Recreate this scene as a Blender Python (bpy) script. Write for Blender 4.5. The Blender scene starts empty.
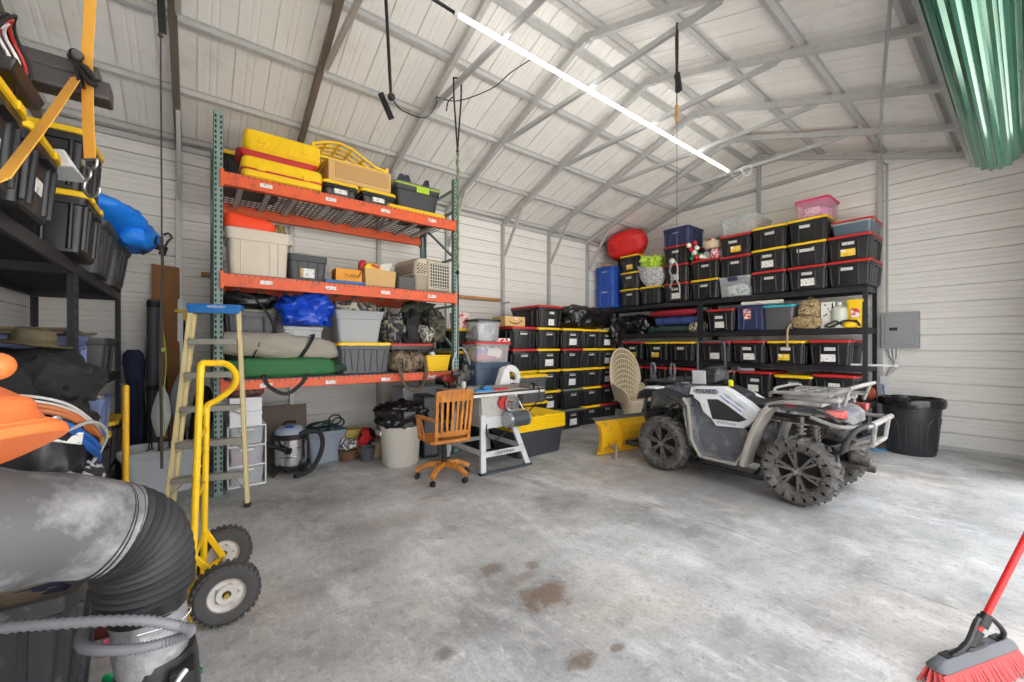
import bpy, bmesh, math, random
from mathutils import Vector, Matrix, Euler, noise
random.seed(7)
SC = bpy.context.scene
COL = SC.collection
PI = math.pi
def R(d): return math.radians(d)

# ------------------------------------------------------------------ materials
def lin(c):
    c = c / 255.0
    return c / 12.92 if c <= 0.04045 else ((c + 0.055) / 1.055) ** 2.4
def rgb(r, g, b): return (lin(r), lin(g), lin(b), 1.0)
MATS = {}
def mat(name, col, rough=0.5, metal=0.0, var=0.12, scale=9.0, bump=0.0, bscale=60.0, alpha=1.0, emit=0.0, dirt=None, spec=0.5, dirt_amt=0.5, sheen=0.0):
    if name in MATS: return MATS[name]
    m = bpy.data.materials.new(name); m.use_nodes = True
    nt = m.node_tree; N = nt.nodes; Lk = nt.links
    b = N['Principled BSDF']
    b.inputs['Roughness'].default_value = rough; b.inputs['Metallic'].default_value = metal
    b.inputs['Specular IOR Level'].default_value = spec
    tc = N.new('ShaderNodeTexCoord')
    nz = N.new('ShaderNodeTexNoise'); nz.inputs['Scale'].default_value = scale; nz.inputs['Detail'].default_value = 4
    Lk.new(tc.outputs['Object'], nz.inputs['Vector'])
    mx = N.new('ShaderNodeMix'); mx.data_type = 'RGBA'
    mx.inputs[6].default_value = tuple(max(0, c * (1 - var)) for c in col[:3]) + (1,)
    mx.inputs[7].default_value = tuple(min(1, c * (1 + var)) for c in col[:3]) + (1,)
    Lk.new(nz.outputs['Fac'], mx.inputs[0])
    out = mx.outputs[2]
    if dirt:
        n2 = N.new('ShaderNodeTexNoise'); n2.inputs['Scale'].default_value = scale * 0.8; n2.inputs['Detail'].default_value = 6; n2.inputs['Roughness'].default_value = 0.7
        Lk.new(tc.outputs['Object'], n2.inputs['Vector'])
        rp = N.new('ShaderNodeValToRGB'); rp.color_ramp.elements[0].position = 0.62 - 0.3 * dirt_amt; rp.color_ramp.elements[1].position = 0.78 - 0.2 * dirt_amt
        Lk.new(n2.outputs['Fac'], rp.inputs[0])
        m2 = N.new('ShaderNodeMix'); m2.data_type = 'RGBA'; m2.inputs[7].default_value = dirt
        Lk.new(out, m2.inputs[6]); Lk.new(rp.outputs[0], m2.inputs[0]); out = m2.outputs[2]
    Lk.new(out, b.inputs['Base Color'])
    if bump > 0:
        n3 = N.new('ShaderNodeTexNoise'); n3.inputs['Scale'].default_value = bscale; n3.inputs['Detail'].default_value = 3
        Lk.new(tc.outputs['Object'], n3.inputs['Vector'])
        bp = N.new('ShaderNodeBump'); bp.inputs['Strength'].default_value = bump; bp.inputs['Distance'].default_value = 0.01
        Lk.new(n3.outputs['Fac'], bp.inputs['Height']); Lk.new(bp.outputs[0], b.inputs['Normal'])
    if alpha < 1: b.inputs['Alpha'].default_value = alpha
    if sheen: b.inputs['Sheen Weight'].default_value = sheen
    if emit > 0:
        b.inputs['Emission Color'].default_value = col; b.inputs['Emission Strength'].default_value = emit
    MATS[name] = m; return m

def mat_print(name, paper, ink, sx=20.0, sz=60.0, thr=0.52, rough=0.6):
    """paper with rows of small illegible print"""
    if name in MATS: return MATS[name]
    m = bpy.data.materials.new(name); m.use_nodes = True
    nt = m.node_tree; N = nt.nodes; Lk = nt.links; b = N['Principled BSDF']
    b.inputs['Roughness'].default_value = rough
    tc = N.new('ShaderNodeTexCoord'); mp = N.new('ShaderNodeMapping'); mp.inputs['Scale'].default_value = (sx, sx, sz)
    nz = N.new('ShaderNodeTexNoise'); nz.inputs['Scale'].default_value = 1.0; nz.inputs['Detail'].default_value = 2
    Lk.new(tc.outputs['Object'], mp.inputs[0]); Lk.new(mp.outputs[0], nz.inputs['Vector'])
    rp = N.new('ShaderNodeValToRGB'); rp.color_ramp.elements[0].position = thr; rp.color_ramp.elements[1].position = thr + 0.05
    rp.color_ramp.elements[0].color = paper; rp.color_ramp.elements[1].color = ink
    Lk.new(nz.outputs['Fac'], rp.inputs[0]); Lk.new(rp.outputs[0], b.inputs['Base Color'])
    MATS[name] = m; return m

def mat_patches(name, cols, scale=10.0, rough=0.8, kind='noise', bump=0.0, stretch=(1, 1, 1)):
    """hard patches of several colours (camouflage, toys, prints)"""
    if name in MATS: return MATS[name]
    m = bpy.data.materials.new(name); m.use_nodes = True
    nt = m.node_tree; N = nt.nodes; Lk = nt.links; b = N['Principled BSDF']
    b.inputs['Roughness'].default_value = rough
    tc = N.new('ShaderNodeTexCoord'); mp = N.new('ShaderNodeMapping'); mp.inputs['Scale'].default_value = stretch
    Lk.new(tc.outputs['Object'], mp.inputs[0])
    if kind == 'noise':
        nz = N.new('ShaderNodeTexNoise'); nz.inputs['Scale'].default_value = scale; nz.inputs['Detail'].default_value = 3; src = nz.outputs['Fac']; lo, hi = 0.3, 0.7
        Lk.new(mp.outputs[0], nz.inputs['Vector'])
    else:
        nz = N.new('ShaderNodeTexVoronoi'); nz.inputs['Scale'].default_value = scale
        Lk.new(mp.outputs[0], nz.inputs['Vector'])
        sp = N.new('ShaderNodeSeparateColor'); Lk.new(nz.outputs['Color'], sp.inputs[0]); src = sp.outputs[0]; lo, hi = 0.0, 1.0
    rp = N.new('ShaderNodeValToRGB'); rp.color_ramp.interpolation = 'CONSTANT'
    el = rp.color_ramp.elements
    n = len(cols)
    while len(el) < n: el.new(0.5)
    for i, c in enumerate(cols):
        el[i].position = 0.0 if i == 0 else lo + (hi - lo) * i / n
        el[i].color = c
    Lk.new(src, rp.inputs[0]); Lk.new(rp.outputs[0], b.inputs['Base Color'])
    if bump:
        bp = N.new('ShaderNodeBump'); bp.inputs['Strength'].default_value = bump; bp.inputs['Distance'].default_value = 0.02
        Lk.new(src, bp.inputs['Height']); Lk.new(bp.outputs[0], b.inputs['Normal'])
    MATS[name] = m; return m

def mat_wood(name, c1, c2, stretch=(1.5, 25, 25), rough=0.45):
    if name in MATS: return MATS[name]
    m = bpy.data.materials.new(name); m.use_nodes = True
    nt = m.node_tree; N = nt.nodes; Lk = nt.links; b = N['Principled BSDF']
    b.inputs['Roughness'].default_value = rough
    tc = N.new('ShaderNodeTexCoord'); mp = N.new('ShaderNodeMapping'); mp.inputs['Scale'].default_value = stretch
    nz = N.new('ShaderNodeTexNoise'); nz.inputs['Scale'].default_value = 1.5; nz.inputs['Detail'].default_value = 5
    Lk.new(tc.outputs['Object'], mp.inputs[0]); Lk.new(mp.outputs[0], nz.inputs['Vector'])
    rp = N.new('ShaderNodeValToRGB'); rp.color_ramp.elements[0].position = 0.35; rp.color_ramp.elements[1].position = 0.65
    rp.color_ramp.elements[0].color = c1; rp.color_ramp.elements[1].color = c2
    Lk.new(nz.outputs['Fac'], rp.inputs[0]); Lk.new(rp.outputs[0], b.inputs['Base Color'])
    MATS[name] = m; return m

def mat_clear(name, tint=(0.85, 0.88, 0.9, 1), op=0.35, rough=0.15):
    if name in MATS: return MATS[name]
    m = bpy.data.materials.new(name); m.use_nodes = True
    b = m.node_tree.nodes['Principled BSDF']
    b.inputs['Base Color'].default_value = tint; b.inputs['Roughness'].default_value = rough; b.inputs['Alpha'].default_value = op
    MATS[name] = m; return m

M = {}
M['black'] = mat('black_plastic', rgb(27, 27, 30), 0.36, var=0.2, dirt=rgb(46, 46, 48), dirt_amt=0.25)
M['blackmatte'] = mat('black_matte', rgb(30, 30, 32), 0.75, var=0.25)
M['greyplastic'] = mat('grey_plastic', rgb(82, 84, 90), 0.45, var=0.15)
M['darkgrey'] = mat('dark_grey_plastic', rgb(58, 59, 64), 0.45, var=0.15)
M['yellow'] = mat('yellow_plastic', rgb(244, 200, 22), 0.4, var=0.06)
M['red'] = mat('red_plastic', rgb(190, 40, 38), 0.4, var=0.08)
M['greenlid'] = mat('grey_green_plastic', rgb(105, 112, 98), 0.45, var=0.08)
M['navy'] = mat('navy_plastic', rgb(42, 52, 92), 0.45, var=0.12)
M['blue'] = mat('blue_plastic', rgb(34, 82, 178), 0.4, var=0.1)
M['lightblue'] = mat('slate_blue_plastic', rgb(108, 122, 165), 0.45, var=0.1)
M['beige'] = mat('beige_plastic', rgb(205, 195, 178), 0.5, var=0.06)
M['ltgrey'] = mat('light_grey_plastic', rgb(160, 164, 166), 0.5, var=0.06)
M['blgrey'] = mat('blue_grey_plastic', rgb(148, 158, 172), 0.45, var=0.06)
M['white'] = mat('white_plastic', rgb(225, 226, 228), 0.4, var=0.04)
M['offwhite'] = mat('off_white_plastic', rgb(214, 210, 200), 0.5, var=0.05)
M['orange'] = mat('orange_paint', rgb(222, 92, 48), 0.5, var=0.1, dirt=rgb(150, 70, 45), dirt_amt=0.2, scale=14)
M['hood'] = mat('orange_hood_plastic', rgb(240, 122, 62), 0.4, var=0.08)
M['postgreen'] = mat('green_grey_paint', rgb(128, 152, 145), 0.5, var=0.12)
M['galv'] = mat('galvanized_steel', rgb(186, 187, 187), 0.42, metal=0.4, var=0.15, scale=30)
M['galvdark'] = mat('grey_steel_tube', rgb(190, 190, 188), 0.42, metal=0.25, var=0.18, scale=25)
M['rust'] = mat('brown_primer_steel', rgb(116, 106, 94), 0.55, metal=0.25, var=0.2, scale=20)
M['chrome'] = mat('chrome', rgb(205, 206, 208), 0.16, metal=1.0, var=0.03)
M['steel'] = mat('bare_steel', rgb(170, 172, 175), 0.3, metal=0.85, var=0.1)
M['shelf'] = mat('black_shelf_steel', rgb(46, 47, 52), 0.45, metal=0.2, var=0.15)
M['wire'] = mat('grey_wire', rgb(70, 70, 72), 0.45, metal=0.4)
M['rubber'] = mat('black_rubber', rgb(36, 36, 37), 0.7, var=0.2)
M['dustrubber'] = mat('dusty_tire_rubber', rgb(82, 80, 78), 0.9, var=0.2, dirt=rgb(116, 113, 109), dirt_amt=0.35, scale=12)
M['paper'] = mat_print('label_print', rgb(222, 222, 220), rgb(92, 92, 96), 50, 110, 0.58)
M['paper2'] = mat_print('big_label_print', rgb(232, 232, 228), rgb(150, 150, 152), 30, 70, 0.58)
M['paperyel'] = mat_patches('yellow_white_label', [rgb(235, 232, 220), rgb(240, 200, 60), rgb(230, 180, 50)], 12, 0.6)
M['card'] = mat('cardboard', rgb(190, 150, 98), 0.85, var=0.1, bump=0.1)
M['cardlight'] = mat('light_cardboard', rgb(205, 168, 112), 0.85, var=0.1, bump=0.1)
M['carddark'] = mat('brown_cardboard', rgb(138, 98, 58), 0.85, var=0.12)
M['wood'] = mat_wood('honey_oak', rgb(164, 100, 38), rgb(202, 132, 58), (4, 30, 4), 0.35)
M['lumber'] = mat_wood('pine_lumber', rgb(160, 110, 60), rgb(196, 150, 95), (2, 30, 30), 0.7)
M['fiber'] = mat('cream_fiberglass', rgb(222, 204, 152), 0.5, var=0.06)
M['alum'] = mat('dull_aluminium', rgb(176, 172, 162), 0.45, metal=0.55, var=0.12)
M['clear'] = mat_clear('clear_plastic', (0.80, 0.83, 0.86, 1), 0.22, 0.1)
M['clearw'] = mat_clear('frosted_plastic', (0.86, 0.88, 0.9, 1), 0.36, 0.22)
M['bagblack'] = mat('black_bag_film', rgb(24, 24, 26), 0.22, var=0.2)
M['blacknylon'] = mat('black_nylon', rgb(40, 40, 42), 0.8, var=0.25, bump=0.4, bscale=25)
M['straporange'] = mat('orange_webbing', rgb(255, 184, 76), 0.75, var=0.06, bump=0.3, bscale=200)
# ------------------------------------------------------------------ mesh helpers
class B:
    def __init__(s): s.bm = bmesh.new()
    def face(s, vs):
        try: return s.bm.faces.new(vs)
        except ValueError: return None
    def v(s, p): return s.bm.verts.new(p)
    def hexa(s, p):
        v = [s.v(q) for q in p]
        for f in ((0, 3, 2, 1), (4, 5, 6, 7), (0, 1, 5, 4), (1, 2, 6, 5), (2, 3, 7, 6), (3, 0, 4, 7)): s.face([v[i] for i in f])
        return s
    def box(s, c, d, rot=None):
        hx, hy, hz = d[0] / 2, d[1] / 2, d[2] / 2
        ps = [Vector(q) for q in ((-hx, -hy, -hz), (hx, -hy, -hz), (hx, hy, -hz), (-hx, hy, -hz), (-hx, -hy, hz), (hx, -hy, hz), (hx, hy, hz), (-hx, hy, hz))]
        if rot is not None:
            m = Euler(rot).to_matrix(); ps = [m @ q for q in ps]
        return s.hexa([q + Vector(c) for q in ps])
    def b2(s, x0, x1, y0, y1, z0, z1): return s.box(((x0 + x1) / 2, (y0 + y1) / 2, (z0 + z1) / 2), (abs(x1 - x0), abs(y1 - y0), abs(z1 - z0)))
    def bar(s, p0, p1, w, h, up=(0, 0, 1)):
        """rectangular bar from p0 to p1, width w, height h (h along up)"""
        p0 = Vector(p0); p1 = Vector(p1); t = (p1 - p0).normalized(); up = Vector(up)
        if abs(t.dot(up)) > 0.99: up = Vector((1, 0, 0))
        a = t.cross(up).normalized(); u = a.cross(t).normalized()
        a *= w / 2; u *= h / 2
        return s.hexa([p0 - a - u, p0 + a - u, p0 + a + u, p0 - a + u, p1 - a - u, p1 + a - u, p1 + a + u, p1 - a + u])
    def rings(s, rings, cap0=True, cap1=True, closed=False):
        rr = [[s.v(p) for p in r] for r in rings]
        n = len(rr[0])
        k = len(rr) if closed else len(rr) - 1
        for i in range(k):
            a = rr[i]; b = rr[(i + 1) % len(rr)]
            for j in range(n): s.face((a[j], a[(j + 1) % n], b[(j + 1) % n], b[j]))
        if not closed:
            if cap0: s.face(rr[0][::-1])
            if cap1: s.face(rr[-1])
        return s
    def tube(s, pts, r, n=10, closed=False, cap=True, flat=1.0):
        P = [Vector(p) for p in pts]; k = len(P)
        rs = r if isinstance(r, (list, tuple)) else [r] * k
        T = []
        for i in range(k):
            a = P[(i - 1) % k] if (closed or i > 0) else P[i]; b = P[(i + 1) % k] if (closed or i < k - 1) else P[i]
            T.append((b - a).normalized() if (b - a).length > 1e-9 else Vector((0, 0, 1)))
        u = T[0].orthogonal().normalized()
        if abs(T[0].z) < 0.9: u = (Vector((0, 0, 1)) - T[0] * T[0].z).normalized()
        out = []
        for i in range(k):
            u = (u - T[i] * u.dot(T[i])).normalized(); w = T[i].cross(u)
            out.append([P[i] + (u * math.cos(2 * PI * j / n) * flat + w * math.sin(2 * PI * j / n)) * rs[i] for j in range(n)])
        return s.rings(out, cap, cap, closed)
    def cyl(s, p0, p1, r0, r1=None, n=16): return s.tube([p0, p1], [r0, r0 if r1 is None else r1], n)
    def lathe(s, prof, n=24, c=(0, 0, 0), axis='Z', cap=False):
        c = Vector(c); out = []
        for r, z in prof:
            ring = []
            for j in range(n):
                a = 2 * PI * j / n; x, y = r * math.cos(a), r * math.sin(a)
                ring.append(c + Vector((x, y, z) if axis == 'Z' else ((z, x, y) if axis == 'X' else (y, z, x))))
            out.append(ring)
        return s.rings(out, cap, cap)
    def prism(s, poly, a, b, axis='X'):
        def P(p, t): return {'X': (t, p[0], p[1]), 'Y': (p[0], t, p[1]), 'Z': (p[0], p[1], t)}[axis]
        return s.rings([[P(p, a) for p in poly], [P(p, b) for p in poly]])
    def band(s, path, th, x0, x1, axis='X', xs=None):
        """a bent sheet: path of (u, v) thickened by th and extruded from x0 to x1 along axis"""
        up, dn = [], []
        for i, p in enumerate(path):
            a = path[max(0, i - 1)]; b = path[min(len(path) - 1, i + 1)]
            dx, dy = b[0] - a[0], b[1] - a[1]; l = math.hypot(dx, dy) or 1
            nx, ny = -dy / l, dx / l
            up.append((p[0] + nx * th / 2, p[1] + ny * th / 2)); dn.append((p[0] - nx * th / 2, p[1] - ny * th / 2))
        def P(p, t): return {'X': (t, p[0], p[1]), 'Y': (p[0], t, p[1]), 'Z': (p[0], p[1], t)}[axis]
        for i in range(len(path) - 1):
            s.hexa([P(dn[i], x0), P(dn[i + 1], x0), P(up[i + 1], x0), P(up[i], x0), P(dn[i], x1), P(dn[i + 1], x1), P(up[i + 1], x1), P(up[i], x1)])
        bmesh.ops.remove_doubles(s.bm, verts=s.bm.verts, dist=1e-5)
        return s
    def rrect(s, secs, r=0.03, n=4, cap0=True, cap1=True):
        """stack of rounded rectangles: (z, w, d[, ox, oy])"""
        out = []
        for q in secs:
            z, w, d = q[:3]; ox, oy = (q[3], q[4]) if len(q) > 3 else (0, 0)
            rr = min(r, w / 2 * 0.95, d / 2 * 0.95); ring = []
            for cx, cy, a0 in ((1, 1, 0), (-1, 1, 90), (-1, -1, 180), (1, -1, 270)):
                for k in range(n + 1):
                    a = R(a0 + 90 * k / n)
                    ring.append(Vector((ox + cx * (w / 2 - rr) + rr * math.cos(a), oy + cy * (d / 2 - rr) + rr * math.sin(a), z)))
            out.append(ring)
        return s.rings(out, cap0, cap1)
    def ball(s, c, r, u=14, v=9, rot=None):
        if not isinstance(r, (tuple, list)): r = (r, r, r)
        m = Euler(rot).to_matrix() if rot else Matrix.Identity(3)
        top = s.v(Vector(c) + m @ Vector((0, 0, r[2]))); bot = s.v(Vector(c) + m @ Vector((0, 0, -r[2]))); rr = []
        for i in range(1, v):
            t = PI * i / v
            rr.append([s.v(Vector(c) + m @ Vector((r[0] * math.sin(t) * math.cos(2 * PI * j / u), r[1] * math.sin(t) * math.sin(2 * PI * j / u), r[2] * math.cos(t)))) for j in range(u)])
        for j in range(u):
            s.face((top, rr[0][j], rr[0][(j + 1) % u])); s.face((bot, rr[-1][(j + 1) % u], rr[-1][j]))
            for i in range(len(rr) - 1): s.face((rr[i][j], rr[i + 1][j], rr[i + 1][(j + 1) % u], rr[i][(j + 1) % u]))
        return s
    def blob(s, c, d, e=0.5, amp=0.06, fr=3.0, seed=0, u=32, v=18, flat_bottom=True, amp2=0.0, fr2=12.0, rot=None):
        """a soft full bag: superellipsoid of size d with folds, its base at c.z"""
        def sg(x, p): return math.copysign(abs(x) ** p, x)
        m = Euler(rot).to_matrix() if rot else Matrix.Identity(3)
        vs = []
        for i in range(v + 1):
            t = -PI / 2 + PI * i / v; row = []
            for j in range(u):
                a = 2 * PI * j / u
                p = Vector((sg(math.cos(t), e) * sg(math.cos(a), e) * d[0] / 2, sg(math.cos(t), e) * sg(math.sin(a), e) * d[1] / 2, sg(math.sin(t), e) * d[2] / 2))
                q = p + Vector((seed * 7.3, seed * 3.1, seed * 5.7))
                k = amp * noise.noise(q * fr) + amp2 * (abs(noise.noise(q * fr2)) - 0.25 + 0.6 * abs(noise.noise(q * fr2 * 2.1)) - 0.15)
                nrm = p.normalized() if p.length > 0 else Vector((0, 0, 1))
                p = p + nrm * k
                if flat_bottom: p.z = max(p.z, -d[2] / 2)
                row.append(p)
            vs.append(row)
        zmin = min(p.z for row in vs for p in row)
        C = Vector(c)
        out = []
        for row in vs: out.append([C + m @ Vector((p.x, p.y, p.z - zmin)) for p in row])
        s.rings(out, True, True)
        bmesh.ops.remove_doubles(s.bm, verts=s.bm.verts, dist=1e-4)
        return s
    def xf(s, m):
        bmesh.ops.transform(s.bm, matrix=m, verts=s.bm.verts); return s
    def mesh(s, name, ang=35):
        bmesh.ops.recalc_face_normals(s.bm, faces=s.bm.faces)
        me = bpy.data.meshes.new(name); s.bm.to_mesh(me); s.bm.free()
        for p in me.polygons: p.use_smooth = True
        me.set_sharp_from_angle(angle=R(ang))
        return me
def smooth(pts, k=4, closed=False):
    """Catmull-Rom through pts"""
    P = [Vector(p) for p in pts]; n = len(P); out = []
    rng = range(n) if closed else range(n - 1)
    for i in rng:
        p0 = P[(i - 1) % n] if (closed or i > 0) else P[i]; p1 = P[i]; p2 = P[(i + 1) % n]; p3 = P[(i + 2) % n] if (closed or i + 2 < n) else P[(i + 1) % n]
        for j in range(k):
            t = j / k
            out.append(0.5 * ((2 * p1) + (p2 - p0) * t + (2 * p0 - 5 * p1 + 4 * p2 - p3) * t * t + (3 * p1 - p0 - 3 * p2 + p3) * t ** 3))
    if not closed: out.append(P[-1])
    return out
def lnk(o, parent=None):
    COL.objects.link(o)
    if parent is not None: o.parent = parent
    return o
def obj(name, b, m, parent=None, bevel=0.0, seg=2, ang=35, label=None, sub=0, loc=None, rot=None):
    me = b.mesh(name, ang) if isinstance(b, B) else b
    if not me.materials: me.materials.append(m)
    o = bpy.data.objects.new(name, me); lnk(o, parent)
    if bevel:
        md = o.modifiers.new('bevel', 'BEVEL'); md.width = bevel; md.segments = seg; md.limit_method = 'ANGLE'; md.angle_limit = R(40)
    if sub:
        md = o.modifiers.new('sub', 'SUBSURF'); md.levels = sub; md.render_levels = sub
    if label: o['label'] = label
    if loc is not None: o.location = loc
    if rot is not None: o.rotation_euler = rot
    return o
def tag(o, label, cat, group=None, kind=None):
    o['label'] = label; o['category'] = cat
    if group: o['group'] = group
    if kind: o['kind'] = kind
    return o
def thing(name, label, cat, loc=(0, 0, 0), rz=0.0, group=None, rot=None):
    o = bpy.data.objects.new(name, None); o.empty_display_size = 0.1; lnk(o)
    o.location = loc; o.rotation_euler = rot if rot else (0, 0, R(rz))
    return tag(o, label, cat, group)
def single(name, b, m, label, cat, group=None, loc=None, rot=None, **k):
    return tag(obj(name, b, m, None, loc=loc, rot=rot, **k), label, cat, group)
def struct(name, b, m, parent=None, **k):
    o = obj(name, b, m, parent, **k)
    if parent is None: o['kind'] = 'structure'
    return o
def copy_tree(o, parent=None):
    c = o.copy(); COL.objects.link(c)
    if parent is not None: c.parent = parent
    for ch in list(o.children): copy_tree(ch, c)
    return c
def text(name, s, size, m, parent, loc, rot, ext=0.001, align='CENTER', sx=1.0):
    cu = bpy.data.curves.new(name, 'FONT'); cu.body = s; cu.size = size; cu.extrude = ext; cu.align_x = align; cu.align_y = 'CENTER'
    cu.materials.append(m)
    o = bpy.data.objects.new(name, cu); COL.objects.link(o); bpy.context.view_layer.update()
    me = bpy.data.meshes.new_from_object(o.evaluated_get(bpy.context.evaluated_depsgraph_get()))
    bpy.data.objects.remove(o); me.materials.clear(); me.materials.append(m)
    o = lnk(bpy.data.objects.new(name, me), parent); o.location = loc; o.rotation_euler = rot
    return o
# ------------------------------------------------------------------ the building
RY, RZ, SL = 3.10, 4.94, 0.347
def zr(y): return RZ - SL * abs(y - RY)
XN, XG, YL, YD = -1.32, 8.32, 6.34, -0.12     # inner faces: near gable, far gable, long wall, door wall

def floor_mat():
    m = bpy.data.materials.new('worn_concrete'); m.use_nodes = True
    nt = m.node_tree; N = nt.nodes; L = nt.links; b = N['Principled BSDF']
    g = N.new('ShaderNodeNewGeometry')
    def noise_(scale, detail, rough=0.6, stretch=None, rot=0):
        n = N.new('ShaderNodeTexNoise'); n.inputs['Scale'].default_value = scale; n.inputs['Detail'].default_value = detail; n.inputs['Roughness'].default_value = rough
        mp = N.new('ShaderNodeMapping'); mp.inputs['Rotation'].default_value = (0, 0, R(rot))
        if stretch: mp.inputs['Scale'].default_value = stretch
        L.new(g.outputs['Position'], mp.inputs[0]); L.new(mp.outputs[0], n.inputs['Vector']); return n
    def ramp(src, p0, p1, c0=(0, 0, 0, 1), c1=(1, 1, 1, 1)):
        r = N.new('ShaderNodeValToRGB'); r.color_ramp.elements[0].position = p0; r.color_ramp.elements[1].position = p1
        r.color_ramp.elements[0].color = c0; r.color_ramp.elements[1].color = c1; L.new(src, r.inputs[0]); return r.outputs[0]
    def mix(a, c, f):
        x = N.new('ShaderNodeMix'); x.data_type = 'RGBA'
        for i, q in ((6, a), (7, c)):
            if isinstance(q, tuple): x.inputs[i].default_value = q
            else: L.new(q, x.inputs[i])
        if isinstance(f, float): x.inputs[0].default_value = f
        else: L.new(f, x.inputs[0])
        return x.outputs[2]
    def mul(a, k):
        x = N.new('ShaderNodeMath'); x.operation = 'MULTIPLY'; L.new(a, x.inputs[0])
        if isinstance(k, float): x.inputs[1].default_value = k
        else: L.new(k, x.inputs[1])
        return x.outputs[0]
    base = ramp(noise_(0.9, 8, 0.62).outputs[0], 0.32, 0.68, rgb(134, 135, 136), rgb(208, 208, 207))
    base = mix(base, rgb(224, 224, 224), mul(ramp(noise_(2.2, 8, 0.72, (1, 0.45, 1), 25).outputs[0], 0.50, 0.66), 0.75))
    base = mix(base, rgb(118, 114, 108), mul(ramp(noise_(1.3, 9, 0.75, (0.6, 1, 1), -30).outputs[0], 0.50, 0.68), 0.65))
    base = mix(base, rgb(196, 172, 146), mul(ramp(noise_(0.55, 5, 0.55).outputs[0], 0.5, 0.72), 0.45))
    base = mix(base, rgb(96, 96, 96), mul(ramp(noise_(14, 6, 0.8).outputs[0], 0.53, 0.68), 0.5))
    base = mix(base, rgb(112, 112, 112), mul(ramp(noise_(55, 5, 0.75).outputs[0], 0.50, 0.66), 0.40))
    base = mix(base, rgb(226, 226, 225), mul(ramp(noise_(28, 6, 0.75, (1, 0.35, 1), 20).outputs[0], 0.54, 0.70), 0.45))
    spk = ramp(noise_(48, 5, 0.75).outputs[0], 0.24, 0.48)
    # spilled and dried stains; the last entry is a broad grey patch by the quad
    nw = noise_(7, 6, 0.75)
    for x, y, rx, ry, col, amt in ((1.60, 1.72, 0.17, 0.13, rgb(104, 82, 60), 0.8), (1.52, 2.16, 0.09, 0.07, rgb(110, 88, 66), 0.7), (1.63, 1.96, 0.13, 0.06, rgb(120, 100, 80), 0.55), (1.76, 2.03, 0.06, 0.05, rgb(104, 84, 64), 0.65),
                                   (1.40, 1.27, 0.10, 0.05, rgb(100, 80, 60), 0.75), (1.60, 1.22, 0.05, 0.03, rgb(98, 80, 62), 0.7), (0.93, 1.71, 0.06, 0.05, rgb(92, 88, 82), 0.7), (2.20, 0.95, 0.12, 0.06, rgb(122, 122, 122), 0.45),
                                   (1.78, 3.55, 0.10, 0.05, rgb(128, 112, 92), 0.4), (1.25, 3.25, 0.35, 0.16, rgb(140, 122, 100), 0.3), (4.1, 2.1, 0.7, 1.3, rgb(120, 118, 116), 0.5)):
        sb = N.new('ShaderNodeVectorMath'); sb.operation = 'SUBTRACT'; sb.inputs[1].default_value = (x, y, 0); L.new(g.outputs['Position'], sb.inputs[0])
        ml = N.new('ShaderNodeVectorMath'); ml.operation = 'MULTIPLY'; ml.inputs[1].default_value = (1 / rx, 1 / ry, 0); L.new(sb.outputs[0], ml.inputs[0])
        ln = N.new('ShaderNodeVectorMath'); ln.operation = 'LENGTH'; L.new(ml.outputs[0], ln.inputs[0])
        ad = N.new('ShaderNodeMath'); ad.operation = 'MULTIPLY_ADD'; ad.inputs[1].default_value = 3.2; L.new(nw.outputs[0], ad.inputs[0]); L.new(ln.outputs['Value'], ad.inputs[2])
        rp = ramp(ad.outputs[0], 0.0, 1.0); rp = N.new('ShaderNodeMapRange'); rp.inputs[1].default_value = 2.75; rp.inputs[2].default_value = 2.15; rp.inputs[3].default_value = 0; rp.inputs[4].default_value = amt
        L.new(ad.outputs[0], rp.inputs[0]); base = mix(base, col, mul(rp.outputs[0], spk))
    L.new(base, b.inputs['Base Color'])
    L.new(ramp(noise_(1.7, 5).outputs[0], 0.3, 0.7, (0.42, 0.42, 0.42, 1), (0.66, 0.66, 0.66, 1)), b.inputs['Roughness'])
    bp = N.new('ShaderNodeBump'); bp.inputs['Strength'].default_value = 0.15; bp.inputs['Distance'].default_value = 0.004
    L.new(noise_(35, 6, 0.7).outputs[0], bp.inputs['Height']); L.new(bp.outputs[0], b.inputs['Normal'])
    return m
CONC = floor_mat()
b = B()
g = 0.003
for x0, x1 in ((XN - 0.1, 3.31), (3.31, XG + 0.1)):
    for y0, y1 in ((YD - 0.15, 2.905), (2.905, YL + 0.1)):
        b.b2(x0 + (g if x0 > 3 else 0), x1 - (g if x1 < 4 else 0), y0 + (g if y0 > 2 else 0), y1 - (g if y1 < 3 else 0), -0.12, 0.0)
b.b2(XN - 0.1, XG + 0.1, YD - 0.15, YL + 0.1, -0.14, -0.012)
struct('floor', b, CONC)
APRON = mat('driveway_concrete', rgb(205, 203, 198), 0.8, var=0.06, scale=2)
b = B(); b.b2(-25, 30, -40, YD - 0.15, -0.2, -0.02); struct('ground', b, APRON)

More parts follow.
